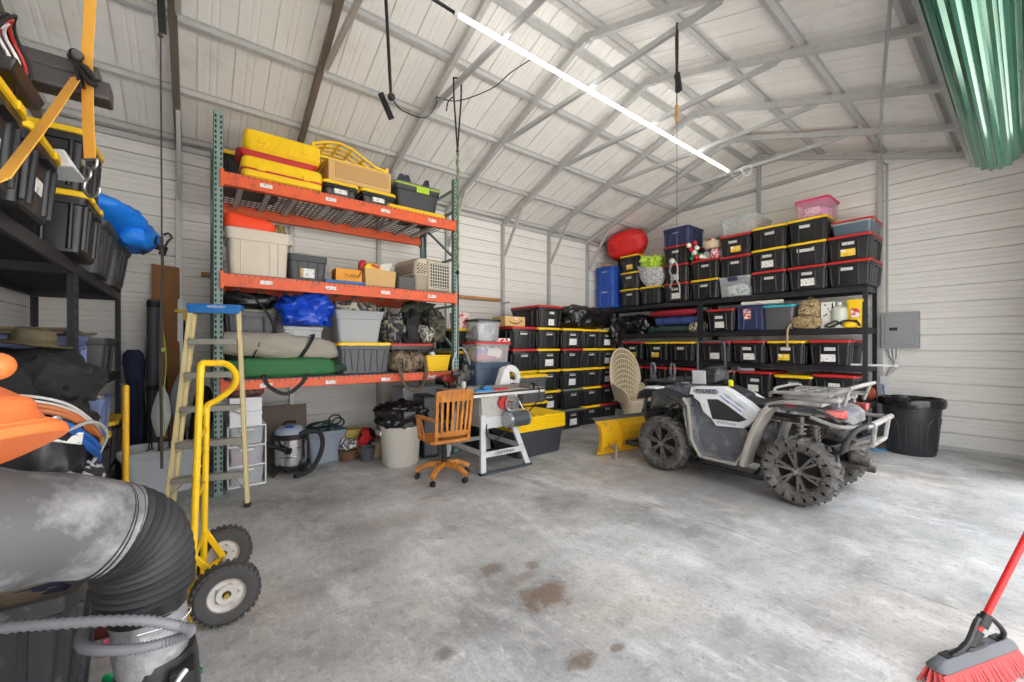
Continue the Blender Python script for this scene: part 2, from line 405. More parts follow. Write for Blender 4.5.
WHITE = mat('white_ribbed_steel', rgb(229, 227, 223), 0.5, var=0.02, scale=3, dirt=rgb(224, 221, 216), dirt_amt=0.3)
ROOFW = mat('white_roof_steel', rgb(232, 230, 226), 0.5, var=0.03, scale=3, dirt=rgb(218, 214, 207), dirt_amt=0.3)
P_ = 0.2286
def rib_profile(t0, t1, depth=0.032, groove=0.010, slope=0.003, minor=True, per=0.2286):
    P_ = per; out = []; t = math.floor(t0 / P_) * P_
    while t < t1:
        pr = [(0, 0), (slope, depth), (slope + groove, depth), (2 * slope + groove, 0)]
        if minor: pr += [(0.095, 0), (0.102, 0.004), (0.116, 0.004), (0.123, 0), (0.155, 0), (0.162, 0.004), (0.176, 0.004), (0.183, 0)]
        for u, d in pr:
            if t0 - 1e-6 <= t + u <= t1 + 1e-6: out.append((t + u, d))
        t += P_
    out = [(t0, 0)] + [q for q in out if t0 < q[0] < t1] + [(t1, 0)]
    return out
def sheet(prof, f0, f1):
    """profile swept between two edges; back side closed 30 mm behind"""
    b = B()
    A = [b.v(f0(t, d)) for t, d in prof]; C = [b.v(f1(t, d)) for t, d in prof]
    for i in range(len(prof) - 1): b.face((A[i], A[i + 1], C[i + 1], C[i]))
    t0, t1 = prof[0][0], prof[-1][0]; D = 0.055
    a0, a1, c0, c1 = b.v(f0(t0, D)), b.v(f0(t1, D)), b.v(f1(t0, D)), b.v(f1(t1, D))
    b.face((a0, c0, c1, a1)); b.face((A[0], C[0], c0, a0)); b.face((A[-1], a1, c1, C[-1])); b.face([a0] + A[:] + [a1]); b.face([c0] + C[:] + [c1])
    return b
# long wall behind the rack
struct('wall_left', sheet(rib_profile(0.0, zr(YL) + 0.09), lambda t, d: (XN - 0.04, YL + d, t), lambda t, d: (XG + 0.04, YL + d, t)), WHITE, ang=20)
# far gable wall, cut to the roof slope
def cut_gable(b):
    for sgn in (1, -1):
        n = Vector((0, sgn * SL, 1)).normalized(); geo = b.bm.verts[:] + b.bm.edges[:] + b.bm.faces[:]
        bmesh.ops.bisect_plane(b.bm, geom=geo, plane_co=(0, RY, RZ + 0.10), plane_no=n, clear_outer=True)
    return b
struct('wall_far', cut_gable(sheet(rib_profile(0.0, 5.2), lambda t, d: (XG + d, YD - 0.04, t), lambda t, d: (XG + d, YL + 0.04, t))), WHITE, ang=20)
struct('wall_near', cut_gable(sheet(rib_profile(0.0, 5.2), lambda t, d: (XN - d, YD - 0.04, t), lambda t, d: (XN - d, YL + 0.04, t))), WHITE, ang=20)
# door wall: two piers and the strip above the opening
b = B(); b.b2(XN, -0.75, YD - 0.04, YD, 0, zr(YD) + 0.05); b.b2(7.0, XG, YD - 0.04, YD, 0, zr(YD) + 0.05); b.b2(-0.75, 7.0, YD - 0.04, YD, 3.32, zr(YD) + 0.05)
struct('wall_right', b, WHITE)
# roof
for nm, ye in (('left', YL + 0.04), ('right', YD - 0.04)):
    def f(y): return lambda t, d: (t, y, RZ - SL * abs(y - RY) + 0.10 + d)
    struct('ceiling_' + nm, sheet(rib_profile(XN - 0.04, XG + 0.04, 0.02, per=0.305), f(ye), f(RY)), ROOFW, ang=20)
# baseboard angle along the walls
b = B(); b.b2(XN, XG, YL - 0.035, YL, 0, 0.05); struct('baseboard_left', b, M['galvdark'])
b = B(); b.b2(XG - 0.035, XG, YD, YL, 0, 0.05); struct('baseboard_far', b, M['galvdark'])

FX_ = [-0.16, 1.05, 2.27, 3.48, 4.70, 5.92, 7.13, 8.27]
W = 0.062
for i, x in enumerate(FX_):
    gm = M['galvdark'] if i > 1 else M['rust']
    last = i == len(FX_) - 1
    b = B(); b.box((x, YL - 0.035, zr(YL) / 2), (W, 0.06, zr(YL))); struct('wall_post', b, M['galv'], bevel=0.004)
    for ye in (YL - 0.03, YD + 0.03):
        b = B(); b.bar((x, ye, zr(ye)), (x, RY, RZ), W, 0.075); b.bar((x, RY, RZ - 0.03), (x, RY + (0.10 if ye > RY else -0.10), RZ - 0.03 - 0.1 * SL), W * 0.9, 0.06)
        struct('rafter', b, gm if ye > RY else M['galvdark'], bevel=0.004)
    zt = 4.39; y0 = RY + (RZ - zt) / SL - 0.10; y1 = RY - (RZ - zt) / SL + 0.10
    b = B(); b.bar((x + 0.04, y1, zt), (x + 0.04, y0, zt), 0.045, 0.055)
    b.bar((x + 0.03, y0 - 0.01, zt), (x + 0.015, y0 + 0.16, zt + 0.035), 0.012, 0.07); b.bar((x + 0.03, y1 + 0.01, zt), (x + 0.015, y1 - 0.16, zt + 0.035), 0.012, 0.07)
    struct('collar_tie', b, M['galv'], bevel=0.003)
    if not last:
        b = B(); b.bar((x + 0.01, YL - 0.08, 3.20), (x + 0.01, 5.70, zr(5.70) - 0.02), 0.04, 0.045); struct('knee_brace', b, M['galvdark'], bevel=0.003)
for y in (0.48,): 
    b = B(); b.box(((XN + XG) / 2, y, zr(y) - 0.10), (XG - XN, 0.07, 0.09)); struct('eave_beam', b, M['galvdark'], bevel=0.004)
for y in (1.42, 3.12):
    b = B(); zt = zr(y) - 0.03; b.box((XG - 0.035, y, zt / 2), (0.06, 0.062, zt)); struct('wall_post', b, M['galv'], bevel=0.004)
for y in (6.26, 5.56, 4.79, 4.03, 3.30, 2.90, 2.17, 1.40, 0.64, 0.0):
    b = B(); z = zr(y) + 0.068; a = math.atan(SL) * (1 if y < RY else -1)
    # hat channel: a raised crown with two flanges
    pr = [(-0.055, 0.028), (-0.055, 0.022), (-0.034, 0.022), (-0.022, -0.028), (0.022, -0.028), (0.034, 0.022), (0.055, 0.022), (0.055, 0.028)]
    b.prism([(y + u * math.cos(a) - v * math.sin(a), z + u * math.sin(a) + v * math.cos(a)) for u, v in pr], XN, XG)
    struct('purlin', b, M['galvdark'], ang=25)
b = B(); b.box(((XN + XG) / 2, YL - 0.03, zr(YL) + 0.02), (XG - XN, 0.05, 0.06)); struct('eave_rail', b, M['galvdark'])
# gable end frame, near side
b = B(); b.bar((XN + 0.04, YL - 0.03, zr(YL - 0.03)), (XN + 0.04, RY, RZ), W, 0.07); struct('rafter', b, M['rust'])

# rolled up door curtain over the opening
GREEN = mat('green_door_enamel', rgb(58, 116, 94), 0.15, metal=0.35, var=0.12, scale=5, spec=0.6)
rd = thing('rolled_door', 'large green corrugated roll-up door curtain rolled up above the doorway', 'door', (0, 0.225, 3.60))
rd['kind'] = 'thing'
b = B(); n = 17; prof = []
for k in range(n * 4):
    a = 2 * PI * k / (n * 4); r = 0.182 + (0.0, 0.018, 0.020, 0.003)[k % 4]
    prof.append((r * math.cos(a), r * math.sin(a)))
b.prism(prof, 0.6, 7.0); obj('curtain', b, GREEN, rd, ang=25)
b = B(); b.cyl((0.5, 0, 0), (7.12, 0, 0), 0.025, n=12); obj('axle', b, M['galv'], rd)
for x in (7.03, 7.09):
    pass
b = B(); b.box((7.09, -0.15, 0.0), (0.012, 0.40, 0.10)); b.box((7.09, -0.335, 0), (0.09, 0.012, 0.16)); b.cyl((7.075, 0, 0), (7.11, 0, 0), 0.05); obj('bracket', b, M['galv'], rd)
b = B(); b.box((0.52, -0.15, 0.0), (0.012, 0.40, 0.10)); b.cyl((0.51, 0, 0), (0.55, 0, 0), 0.05); obj('bracket', b, M['galv'], rd)

# LED strip under the collar ties
led = thing('strip_light', 'long glowing white LED strip light under the ridge', 'light', (-0.05, 3.08, 4.345))
LED = mat('led_diffuser', (1.0, 0.97, 0.92, 1), 0.4, emit=18.0)
for x0, x1 in ((1.86, 4.42), (4.43, 6.98)):
    b = B(); b.cyl((x0, 0, 0), (x1, 0, 0), 0.017, n=10); obj('tube', b, LED, led)
    b = B(); b.box(((x0 + x1) / 2, 0, 0.024), (x1 - x0, 0.012, 0.012)); obj('rail', b, M['white'], led)
b = B(); b.cyl((6.98, 0, 0), (7.03, 0, 0), 0.022, n=10); b.cyl((1.82, 0, 0), (1.86, 0, 0), 0.022, n=10); obj('end_cap', b, M['white'], led)
b = B(); b.tube(smooth([(1.84, 0, 0.0), (1.6, 0.02, 0.03), (1.2, 0.02, 0.03), (1.05, 0.0, 0.05)], 4), 0.014, 8); obj('power_cord', b, M['blackmatte'], led)
b = B(); b.tube(smooth([(7.03, 0, 0), (7.1, -0.03, -0.06), (7.16, -0.1, -0.16), (7.15, -0.18, -0.1), (7.13, -0.14, 0.02), (7.15, -0.24, -0.12), (7.14, -0.3, 0.03), (7.12, -0.1, 0.03)], 5), 0.007, 6); obj('pull_cord', b, M['white'], led)

# conduit: across the roof, down the far wall to the breaker panel
b = B(); b.tube(smooth([(3.2, 0.47, 4.02), (4.18, 0.66, 4.06), (6.2, 1.05, 4.18), (8.0, 1.36, 4.24), (8.2, 1.33, 4.16), (8.215, 1.33, 4.0), (8.215, 1.33, 1.93)], 5), 0.014, 8)
single('conduit', b, M['ltgrey'], 'thin grey conduit pipe running across the roof and down the far wall', 'pipe')
pn = thing('breaker_panel', 'grey metal electrical breaker panel on the white far wall', 'electrical panel', (8.30, 1.19, 1.68))
PAN = mat('panel_grey', rgb(150, 153, 156), 0.45, metal=0.1, var=0.03)
b = B(); b.b2(-0.11, 0.0, -0.205, 0.205, -0.26, 0.27); obj('cabinet', b, PAN, pn, bevel=0.006)
b = B(); b.b2(-0.122, -0.11, -0.16, 0.16, -0.21, 0.22); obj('door', b, PAN, pn, bevel=0.003)
b = B(); b.b2(-0.128, -0.121, 0.02, 0.11, 0.0, 0.045); obj('latch', b, M['blackmatte'], pn)
b = B()
for k, (yy, pts) in enumerate(((0.12, 0), (0.06, 1), (0.0, 2))):
    b.tube(smooth([(-0.05, 0.12 - 0.05 * k, -0.26), (-0.05, 0.10 - 0.03 * k, -0.40), (-0.045, 0.02 + 0.03 * k, -0.52), (-0.045, 0.14, -0.66), (-0.04, 0.18, -0.74)], 5), 0.012, 8)
single('flex_conduit', b, M['galv'], 'bent flexible metal conduits below the breaker panel', 'pipe', loc=(8.30, 1.19, 1.68))
b = B(); b.box((0, 0, 0), (0.07, 0.09, 0.12)); b.tube(smooth([(0, 0.02, -0.06), (-0.01, 0.03, -0.4), (-0.02, 0.0, -0.72)], 4), 0.008, 6)
single('outlet_box', b, M['white'], 'small white outlet box with blue cable under the breaker panel', 'outlet', loc=(8.27, 1.37, 0.93), bevel=0.004)
b = B(); b.tube(smooth([(7.95, 1.33, 0.88), (7.93, 1.30, 0.5), (7.86, 1.28, 0.1), (7.7, 1.24, 0.02), (7.45, 1.25, 0.02), (7.36, 1.34, 0.02), (7.6, 1.37, 0.02)], 5), 0.011, 8)
single('extension_cord', b, mat('bright_blue', rgb(40, 130, 200), 0.5), 'bright blue extension cord hanging behind the black trash can', 'cord')
# ------------------------------------------------------------------ totes
TC = {}
def tote_body(w, d, h, style):
    key = ('b', w, d, h, style)
    if key in TC: return TC[key]
    b = B(); t = 0.88 if style != 'blue' else 0.93
    wb, db = w * t - 0.02, d * (t + 0.03) - 0.02
    wt, dt = w - 0.035, d - 0.035
    hb = h - 0.012
    def W_(z): return wb + (wt - wb) * z / hb
    def D_(z): return db + (dt - db) * z / hb
    b.rrect([(0, wb - 0.02, db - 0.02), (0.012, wb, db), (hb - 0.075, W_(hb - 0.075), D_(hb - 0.075)), (hb - 0.07, W_(hb) + 0.012, D_(hb) + 0.012), (hb, W_(hb) + 0.014, D_(hb) + 0.014)], 0.035, 3)
    # moulded ribs on all four sides
    def rib(ax, s, u0, u1, w0, w1, th=0.010):
        z0, z1 = 0.03, hb - 0.07
        def q(u, z, o):
            if ax == 'y': return (u * W_(z) / wt, s * (D_(z) / 2 + o), z)
            return (s * (W_(z) / 2 + o), u * D_(z) / dt, z)
        b.rings([[q(u + w * math.cos(PI * i / 6), z, -0.004 + (th + 0.004) * math.sin(PI * i / 6)) for i in range(7)] for u, w, z in ((u0, w0, z0), (u1, w1, z1))])
    if style == 'plain':
        for s in (-1, 1):
            for u in (-0.25, 0, 0.25): rib('y', s, u * w, u * w, 0.006, 0.006, 0.005); rib('x', s, u * d, u * d, 0.006, 0.006, 0.005)
    elif style == 'zig':
        for s in (-1, 1):
            for k in range(7): rib('y', s, (-0.40 + 0.125 * k) * w + (0.012 if k % 2 else -0.012), (-0.40 + 0.125 * k) * w + (-0.012 if k % 2 else 0.012), 0.008, 0.008)
            for k in range(5): rib('x', s, (-0.34 + 0.17 * k) * d, (-0.34 + 0.17 * k) * d, 0.008, 0.008)
    else:
        for s in (-1, 1):
            for u in (-0.22, 0.22): rib('y', s, u * w * 1.08, u * w * 0.92, 0.014, 0.011, 0.015)
            for u in (-0.41, 0.41): rib('y', s, u * w, u * w, 0.012, 0.010, 0.014)
            for u in (-0.40, -0.24, 0.24, 0.40): rib('x', s, u * d, u * d, 0.016, 0.013, 0.015)
            b.box((0, s * (dt / 2 + 0.008), hb - 0.085), (w * 0.30, 0.035, 0.014))
            b.box((s * (wt / 2 + 0.008), 0, hb - 0.085), (0.035, d * 0.25, 0.014))
    TC[key] = b.mesh('tote_body'); return TC[key]
def tote_lid(w, d, h):
    key = ('l', w, d, h)
    if key in TC: return TC[key]
    b = B()
    b.rrect([(h - 0.04, w - 0.012, d - 0.012), (h - 0.036, w, d), (h - 0.012, w, d), (h - 0.002, w - 0.02, d - 0.02), (h - 0.002, w - 0.07, d - 0.07), (h - 0.011, w - 0.085, d - 0.085)], 0.045, 4)
    b.rrect([(h - 0.013, w * 0.62, d * 0.70), (h, w * 0.58, d * 0.66)], 0.03, 3)
    for s in (-1, 1):
        for u in (-0.27, 0.27): b.box((u * w, s * (d / 2 - 0.002), h - 0.026), (0.06, 0.014, 0.03)); b.box((s * (w / 2 - 0.002), u * d, h - 0.026), (0.014, 0.06, 0.03))
    TC[key] = b.mesh('tote_lid'); return TC[key]
LBL = {}
def lbl_mesh(w, h, m):
    k = (round(w, 3), round(h, 3), m.name)
    if k not in LBL:
        b = B(); b.box((0, 0, 0), (w, 0.002, h)); LBL[k] = b.mesh('label'); LBL[k].materials.append(m)
    return LBL[k]
def tote(label, loc, rz, w=0.52, d=0.76, h=0.37, body='black', lid='yellow', style='std', stick=(), group=None, name='storage_tote', cat='tote'):
    t = thing(name, label, cat, loc, rz, group)
    def use(me, m):
        k = ('m', me.name, m.name)
        if k not in TC:
            if me.materials and me.materials[0] != m: me = me.copy(); me.materials.clear()
            if not me.materials: me.materials.append(m)
            TC[k] = me
        return TC[k]
    lnk(bpy.data.objects.new('body', use(tote_body(w, d, h, style), M[body])), t)
    if lid: lnk(bpy.data.objects.new('lid', use(tote_lid(w, d, h), M[lid])), t)
    tp = 0.88 + 0.03; db = d * tp - 0.02; dt = d - 0.035; hb = h - 0.012
    for (u, z, sw, sh, kind) in stick:     # stickers on the front (-Y) face
        y = -(db + (dt - db) * z / hb) / 2 - 0.0035
        o = lnk(bpy.data.objects.new('sticker', lbl_mesh(sw, sh, M[kind])), t); o.location = (u, y, z); o.rotation_euler = (math.atan((dt - db) / 2 / hb), 0, 0)
    return t
def st(kind, rnd):
    """typical stickers: a small strip label high up, a larger sheet below"""
    o = []
    if 's' in kind: o.append((rnd.uniform(-0.03, 0.02), 0.25, 0.14, 0.052, 'paper'))
    if 'w' in kind: o.append((rnd.uniform(-0.03, 0.03), 0.115, 0.18, 0.11, 'paper2'))
    if 'y' in kind: o.append((rnd.uniform(-0.03, 0.03), 0.115, 0.17, 0.10, 'paperyel'))
    if 'l' in kind: o.append((rnd.uniform(-0.02, 0.02), 0.25, 0.23, 0.06, 'paper'))
    return o
rnd = random.Random(3)

# ------------------------------------------------------------------ black shelving on the far gable wall
SHX0, SHX1 = 7.59, 8.19
LEV = [2.33, 1.72, 1.155, 0.62, 0.10]
def shelving(name, label, y0, y1, loc_x0, loc_x1, levels, ztop, along='Y', posts=(True, True), thick=0.085):
    """steel shelving: posts at the ends, beams front and back, decks"""
    t = thing(name, label, 'shelf', ((loc_x0 + loc_x1) / 2, (y0 + y1) / 2, 0))
    dx = (loc_x1 - loc_x0) / 2; dy = (y1 - y0) / 2
    for sx in (-1, 1):
        for sy, on in ((-1, posts[0]), (1, posts[1])):
            if not on: continue
            b = B(); x, y = sx * dx, sy * dy
            b.b2(x - 0.005 * sx - 0.003, x - 0.005 * sx + 0.003, y - sy * 0.055, y, 0, ztop); b.b2(x - sx * 0.045, x, y - 0.003 - sy * 0.003, y + 0.003 - sy * 0.003, 0, ztop)
            o = obj('post', b, M['shelf'], t)
            b = B()
            for k in range(int(ztop / 0.075)):
                z = 0.06 + 0.075 * k
                b.box((x + sx * 0.0 - 0.005 * sx + sx * 0.0035, y - sy * 0.030, z), (0.003, 0.011, 0.028)); b.box((x - sx * 0.024, y - 0.003 * sy + sy * 0.0035, z), (0.011, 0.003, 0.028))
            so = obj('slots', b, M['blackmatte'], o); so['kind'] = 'stuff'
    for z in levels:
        b = B()
        for sx in (-1, 1):
            x = sx * (dx - 0.012); b.b2(x - 0.012, x + 0.012, -dy + 0.004, dy - 0.004, z - thick, z)
        for sy in (-1, 1): b.b2(-dx + 0.01, dx - 0.01, sy * dy - sy * 0.03, sy * dy - sy * 0.006, z - thick, z)
        obj('shelf_beam', b, M['shelf'], t, bevel=0.003)
        b = B(); b.b2(-dx + 0.02, dx - 0.02, -dy + 0.02, dy - 0.02, z - 0.018, z - 0.004); obj('deck', b, M['blackmatte'], t)
    return t
shelving('storage_shelf', 'black steel shelving unit beside the breaker panel, right bay on the far wall', 1.44, 3.88, SHX0, SHX1, LEV, 2.33)
shelving('storage_shelf', 'black steel shelving unit in the far corner under the red duffel and blue totes', 3.885, 6.28, SHX0, SHX1, LEV, 2.33)

LIDN = {'red': 'red-lidded', 'yellow': 'yellow-lidded', 'greenlid': 'grey-green-lidded'}
ORD = ['bottom', 'middle', 'top']
GX = 7.46      # front faces of the totes stand a little proud of the shelf
def gt(yc, z, lid, label, stick='s', w=0.53, h=0.37, group=None, d=0.75, body='black', style='std', x=None):
    return tote(label, ((GX if x is None else x) + d / 2, yc, z), -90, w, d, h, body, lid, style, st(stick, rnd) if isinstance(stick, str) else stick, group)
Z0 = LEV[0]
G = 'black totes on the top shelf of the far wall'
cols = [  # centre Y, layers bottom to top (lid, stickers), phrase for the column
    (1.63, [('red', 's'), ('red', 'sy')], 'first column from the breaker panel'),
    (2.14, [('red', 'sw'), ('yellow', 'l'), ('yellow', 's')], 'second column from the breaker panel'),
    (2.68, [('red', 's'), ('yellow', 'sw'), ('yellow', 's')], 'third column from the breaker panel'),
    (3.75, [('yellow', 's'), ('red', 's')], 'column under the baubles and wicker basket'),
    (4.33, [('red', 'sw'), ('red', 'w'), ('red', 's')], 'column under the navy tote'),
    (4.90, [('yellow', '')], 'column below the sparkly silver bag'),
    (5.42, [('yellow', 's'), ('yellow', 's'), ('yellow', 'y')], 'column beside the two blue totes'),
]
for yc, layers, ph in cols:
    for k, (lid, s) in enumerate(layers):
        w = 0.53 if yc < 4.8 else 0.48
        o = ORD[k] if len(layers) == 3 else (('bottom', 'top')[k] if len(layers) == 2 else 'single')
        gt(yc, Z0 + 0.37 * k, lid, '%s black tote, top shelf, %s of the %s' % (LIDN[lid], o, ph), s, w=w, group=G)
for k in (1, 2):
    gt(3.21, Z0 + 0.345 + 0.37 * (k - 1), 'red', 'red-lidded black tote above the clear latch bin, %s' % ('lower of two' if k == 1 else 'right under the wreath bin'), ('s', 'sy')[k - 1], group=G)
gt(4.90, Z0 + 0.37, 'yellow', 'yellow-lidded black tote hidden behind the sparkly silver bag', '', w=0.46, h=0.30, group=G, d=0.46, x=GX + 0.29)
tote('navy blue tote on top of three red-lidded totes beside the baubles', (GX + 0.33, 4.33, Z0 + 1.11), -90, 0.56, 0.62, 0.36, 'navy', 'navy', 'blue', st('s', rnd))
for k in range(2):
    tote('%s of the two bright blue totes in the far corner' % ('lower', 'upper')[k], (7.34 + 0.36, 6.00, Z0 + 0.465 * k), -90, 0.50, 0.70, 0.465, 'blue', 'blue', 'blue', [(0, 0.33, 0.16, 0.06, 'paper')], 'bright blue totes in the far corner')
# clear bins
def clear_bin(label, loc, rz, w, d, h, lidm, op='clear', latch=None, lip=True):
    t = thing('clear_bin', label, 'bin', loc, rz)
    b = B(); ti = 0.88
    b.rrect([(0, w * ti, d * ti), (h * 0.85, w * 0.97, d * 0.97), (h * 0.86, w, d), (h - 0.03, w, d), (h - 0.03, w - 0.02, d - 0.02), (h * 0.85, w * 0.97 - 0.012, d * 0.97 - 0.012), (0.006, w * ti - 0.012, d * ti - 0.012)], 0.03, 3)
    obj('body', b, M[op], t)
    b = B(); b.rrect([(h - 0.035, w + 0.012, d + 0.012), (h - 0.008, w + 0.012, d + 0.012), (h, w - 0.02, d - 0.02)], 0.035, 3); obj('lid', b, M[lidm], t)
    if latch:
        b = B()
        for s in (-1, 1): b.box((0, s * (d / 2 + 0.012), h - 0.05), (w * 0.3, 0.018, 0.07))
        obj('latch', b, M[latch], t, bevel=0.004)
    return t
clear_bin('clear latch bin at the front of the top shelf below two red-lidded totes', (GX + 0.30, 3.21, Z0), -90, 0.52, 0.66, 0.345, 'clearw', latch='navy')
single('folded_cloth', B().blob((GX + 0.28, 3.21, Z0 + 0.01), (0.42, 0.38, 0.2), 0.5, 0.04, 8, 3), mat_patches('mint_cloth', [rgb(170, 200, 190), rgb(215, 220, 222), rgb(120, 170, 150)], 9), 'mint green folded cloth inside the clear latch bin', 'cloth')
M['mint'] = mat_clear('mint_clear', (0.62, 0.80, 0.74, 1), 0.4)
clear_bin('clear bin with a green lid holding a cream wreath, on the top shelf', (GX + 0.34, 3.14, Z0 + 0.345 + 0.74), -90, 0.60, 0.70, 0.29, 'mint', 'clear')
b = B()
for k in range(260):
    a = rnd.uniform(0, 6.28); r = rnd.uniform(0.05, 0.25); p = Vector((r * math.cos(a) * 1.0, r * math.sin(a) * 0.95, rnd.uniform(0.02, 0.22)))
    q = p + Vector((rnd.uniform(-.05, .05), rnd.uniform(-.05, .05), rnd.uniform(-.02, .04))); b.tube([p, (p + q) / 2 + Vector((0, 0, .01)), q], 0.009, 5)
single('wreath', b, mat('cream_twigs', rgb(196, 178, 148), 0.8, var=0.3, scale=20), 'cream dried twig wreath inside the clear green-lidded bin', 'wreath', loc=(GX + 0.32, 3.14, Z0 + 1.10))
M['pinklid'] = mat('magenta_lid', rgb(205, 40, 95), 0.4); M['pinkclear'] = mat_clear('pink_clear', (0.85, 0.45, 0.65, 1), 0.26)
clear_bin('pink clear bin with a magenta lid on top of the tallest tote column', (GX + 0.30, 2.08, Z0 + 1.11), -90, 0.44, 0.56, 0.29, 'pinklid', 'pinkclear')
single('ribbon_pile', B().blob((GX + 0.28, 2.08, Z0 + 1.125), (0.40, 0.32, 0.17), 0.6, 0.06, 9, 5, amp2=0.05), mat_patches('ribbons', [rgb(235, 200, 205), rgb(225, 150, 170), rgb(240, 235, 230), rgb(190, 120, 150)], 16, kind='v'), 'pale pink ribbons piled inside the pink clear bin', 'ribbon')
M['greyblue'] = mat_clear('smoky_blue', (0.10, 0.15, 0.19, 1), 0.8, 0.3)
clear_bin('flat smoky blue bin with a red rimmed lid, above the first tote column', (GX + 0.34, 1.60, Z0 + 0.74), -90, 0.46, 0.66, 0.19, 'clearw', 'greyblue')
b = B(); b.rrect([(0, 0.49, 0.69), (0.018, 0.49, 0.69)], 0.04, 3); single('flat_tote_lid', b, M['red'], 'red rimmed flat lid lying on the smoky blue bin', 'lid', loc=(GX + 0.34, 1.60, Z0 + 0.93), rot=(0, 0, R(-90)))

# decorations
DEC = [rgb(190, 30, 40), rgb(235, 232, 225), rgb(30, 120, 70), rgb(190, 30, 40), rgb(225, 220, 215)]
DN = ['red', 'white', 'green', 'red', 'silver']
BALLM = [mat('bauble_%s_%d' % (DN[i], i), DEC[i], 0.22, metal=0.15, var=0.03) for i in range(5)]
pts = [(GX - .03, 4.02, .30, 1), (GX + .02, 3.93, .34, 0), (GX + .0, 3.99, .22, 0), (GX + .04, 3.90, .24, 1), (GX + .0, 3.93, .15, 1), (GX + .05, 3.90, .12, 2), (GX + 0.01, 3.99, .06, 2), (GX + .08, 3.88, .05, 0), (GX + .02, 3.80, .055, 1), (GX + .10, 3.97, .055, 0), (GX + .02, 3.89, .055, 0), (GX + .09, 3.78, .05, 1)]
for i, (x, y, z, c) in enumerate(pts):
    t = thing('bauble', '%s Christmas bauble in the heap beside the wicker basket on the top shelf' % DN[c], 'bauble', (x, y, Z0 + 0.74 + z), group='Christmas baubles on the top shelf, %s ones' % DN[c])
    b = B(); b.ball((0, 0, 0), 0.048, 14, 9); obj('ball', b, BALLM[c], t)
    b = B(); b.cyl((0, 0, 0.044), (0, 0, 0.06), 0.011, n=8); obj('cap', b, M['steel'], t)
bk = thing('wicker_basket', 'cream wicker basket of ornaments beside the baubles on the top shelf', 'basket', (GX + 0.18, 3.66, Z0 + 0.74 + 0.19))
b = B(); b.lathe([(0.10, 0), (0.15, 0.03), (0.18, 0.11), (0.185, 0.13), (0.165, 0.12), (0.14, 0.04), (0.0, 0.03)], 24)
for k in range(5): b.tube([(Vector(((0.145 + 0.008 * k) * math.cos(a * PI / 12), (0.145 + 0.008 * k) * math.sin(a * PI / 12), 0.025 + 0.022 * k))) for a in range(24)], 0.008, 5, True)
obj('bowl', b, mat('pale_wicker', rgb(214, 196, 168), 0.8, var=0.15, bump=0.3), bk)
b = B()
for k in range(16): b.ball((rnd.uniform(-.11, .11), rnd.uniform(-.11, .11), 0.14 + rnd.uniform(-.02, .05)), 0.035, 8, 6)
fo = obj('filling', b, mat_patches('mixed_ornaments', [rgb(190, 40, 45), rgb(225, 215, 200), rgb(90, 80, 60), rgb(240, 236, 230)], 14, kind='v'), bk)
b = B(); b.lathe([(0.0, 0), (0.075, 0), (0.08, 0.02), (0.08, 0.12), (0.07, 0.14), (0.07, 0.165), (0.0, 0.165)], 20)
single('tin', b, mat_patches('tin_print', [rgb(200, 50, 50), rgb(225, 210, 220), rgb(190, 60, 80), rgb(205, 180, 215)], 9), 'round printed red tin under the wicker basket on the top shelf', 'tin', loc=(GX + 0.10, 3.58, Z0 + 0.74))
b = B(); b.lathe([(0.0, 0), (0.085, 0), (0.09, 0.02), (0.09, 0.15), (0.0, 0.19)], 20)
single('jar', b, M['clearw'], 'frosted white ornament jar beside the printed tin on the top shelf', 'jar', loc=(GX + 0.20, 3.76, Z0 + 0.74))
# red duffel
df = thing('duffel_bag', 'big red duffel bag lying on the corner totes on the top shelf', 'bag', (7.74, 5.60, Z0 + 1.11), -66)
REDC = mat('red_nylon', rgb(212, 36, 34), 0.6, var=0.1, bump=0.3, bscale=12)
b = B(); b.blob((0, 0, 0), (0.84, 0.52, 0.60), 0.68, 0.08, 3.5, 2, amp2=0.045, fr2=7, u=52, v=28, rot=(0, R(-9), 0)); obj('body', b, REDC, df)
b = B(); b.tube([(-0.30 + 0.06 * k, -0.02 * math.sin(k), 0.50) for k in range(11)], 0.008, 5); obj('zipper', b, M['blackmatte'], df)
for s in (-1, 1):
    b = B(); b.tube(smooth([(-0.2, s * 0.24, 0.1), (-0.17, s * 0.27, 0.3), (0, s * 0.20, 0.46), (0.17, s * 0.27, 0.3), (0.2, s * 0.24, 0.1)], 5), 0.014, 6); obj('handle', b, REDC, df)
# lime tinsel, silver sparkly bag, hanging ornament
b = B(); b.blob((0, 0, 0), (0.5, 0.5, 0.34), 0.7, 0.08, 6, 8, amp2=0.12, fr2=14, u=48, v=26)
single('tinsel', b, mat_patches('lime_foil', [rgb(150, 190, 40), rgb(196, 226, 70), rgb(214, 236, 110)], 22, 0.4, bump=0.6), 'lime green crumpled tinsel beside the red duffel on the top shelf', 'tinsel', loc=(7.66, 4.93, Z0 + 0.67 + 0.0))
sbg = thing('gift_bag', 'sparkly silver bag sagging over the front of the top shelf', 'bag', (7.585, 4.93, Z0 + 0.371))
b = B(); b.rings([[Vector(((0.10 + 0.012 * math.sin(7 * a + k)) * math.cos(a) * (0.6 + 0.8 * k / 6) - 0.05 * (k / 6), (0.17 + 0.16 * (k / 6) ** 0.7) * math.sin(a) - 0.08 * (1 - k / 6) + 0.03 * math.sin(3 * a + k), 0.42 * k / 6 + (0.07 * math.sin(a + 0.4) * (k / 6) ** 2))) for a in [2 * PI * j / 28 for j in range(28)]] for k in range(7)])
obj('body', b, mat_patches('silver_glitter', [rgb(150, 150, 156), rgb(215, 215, 220), rgb(180, 178, 182), rgb(240, 240, 242)], 70, 0.3, 'v', bump=0.4), sbg)
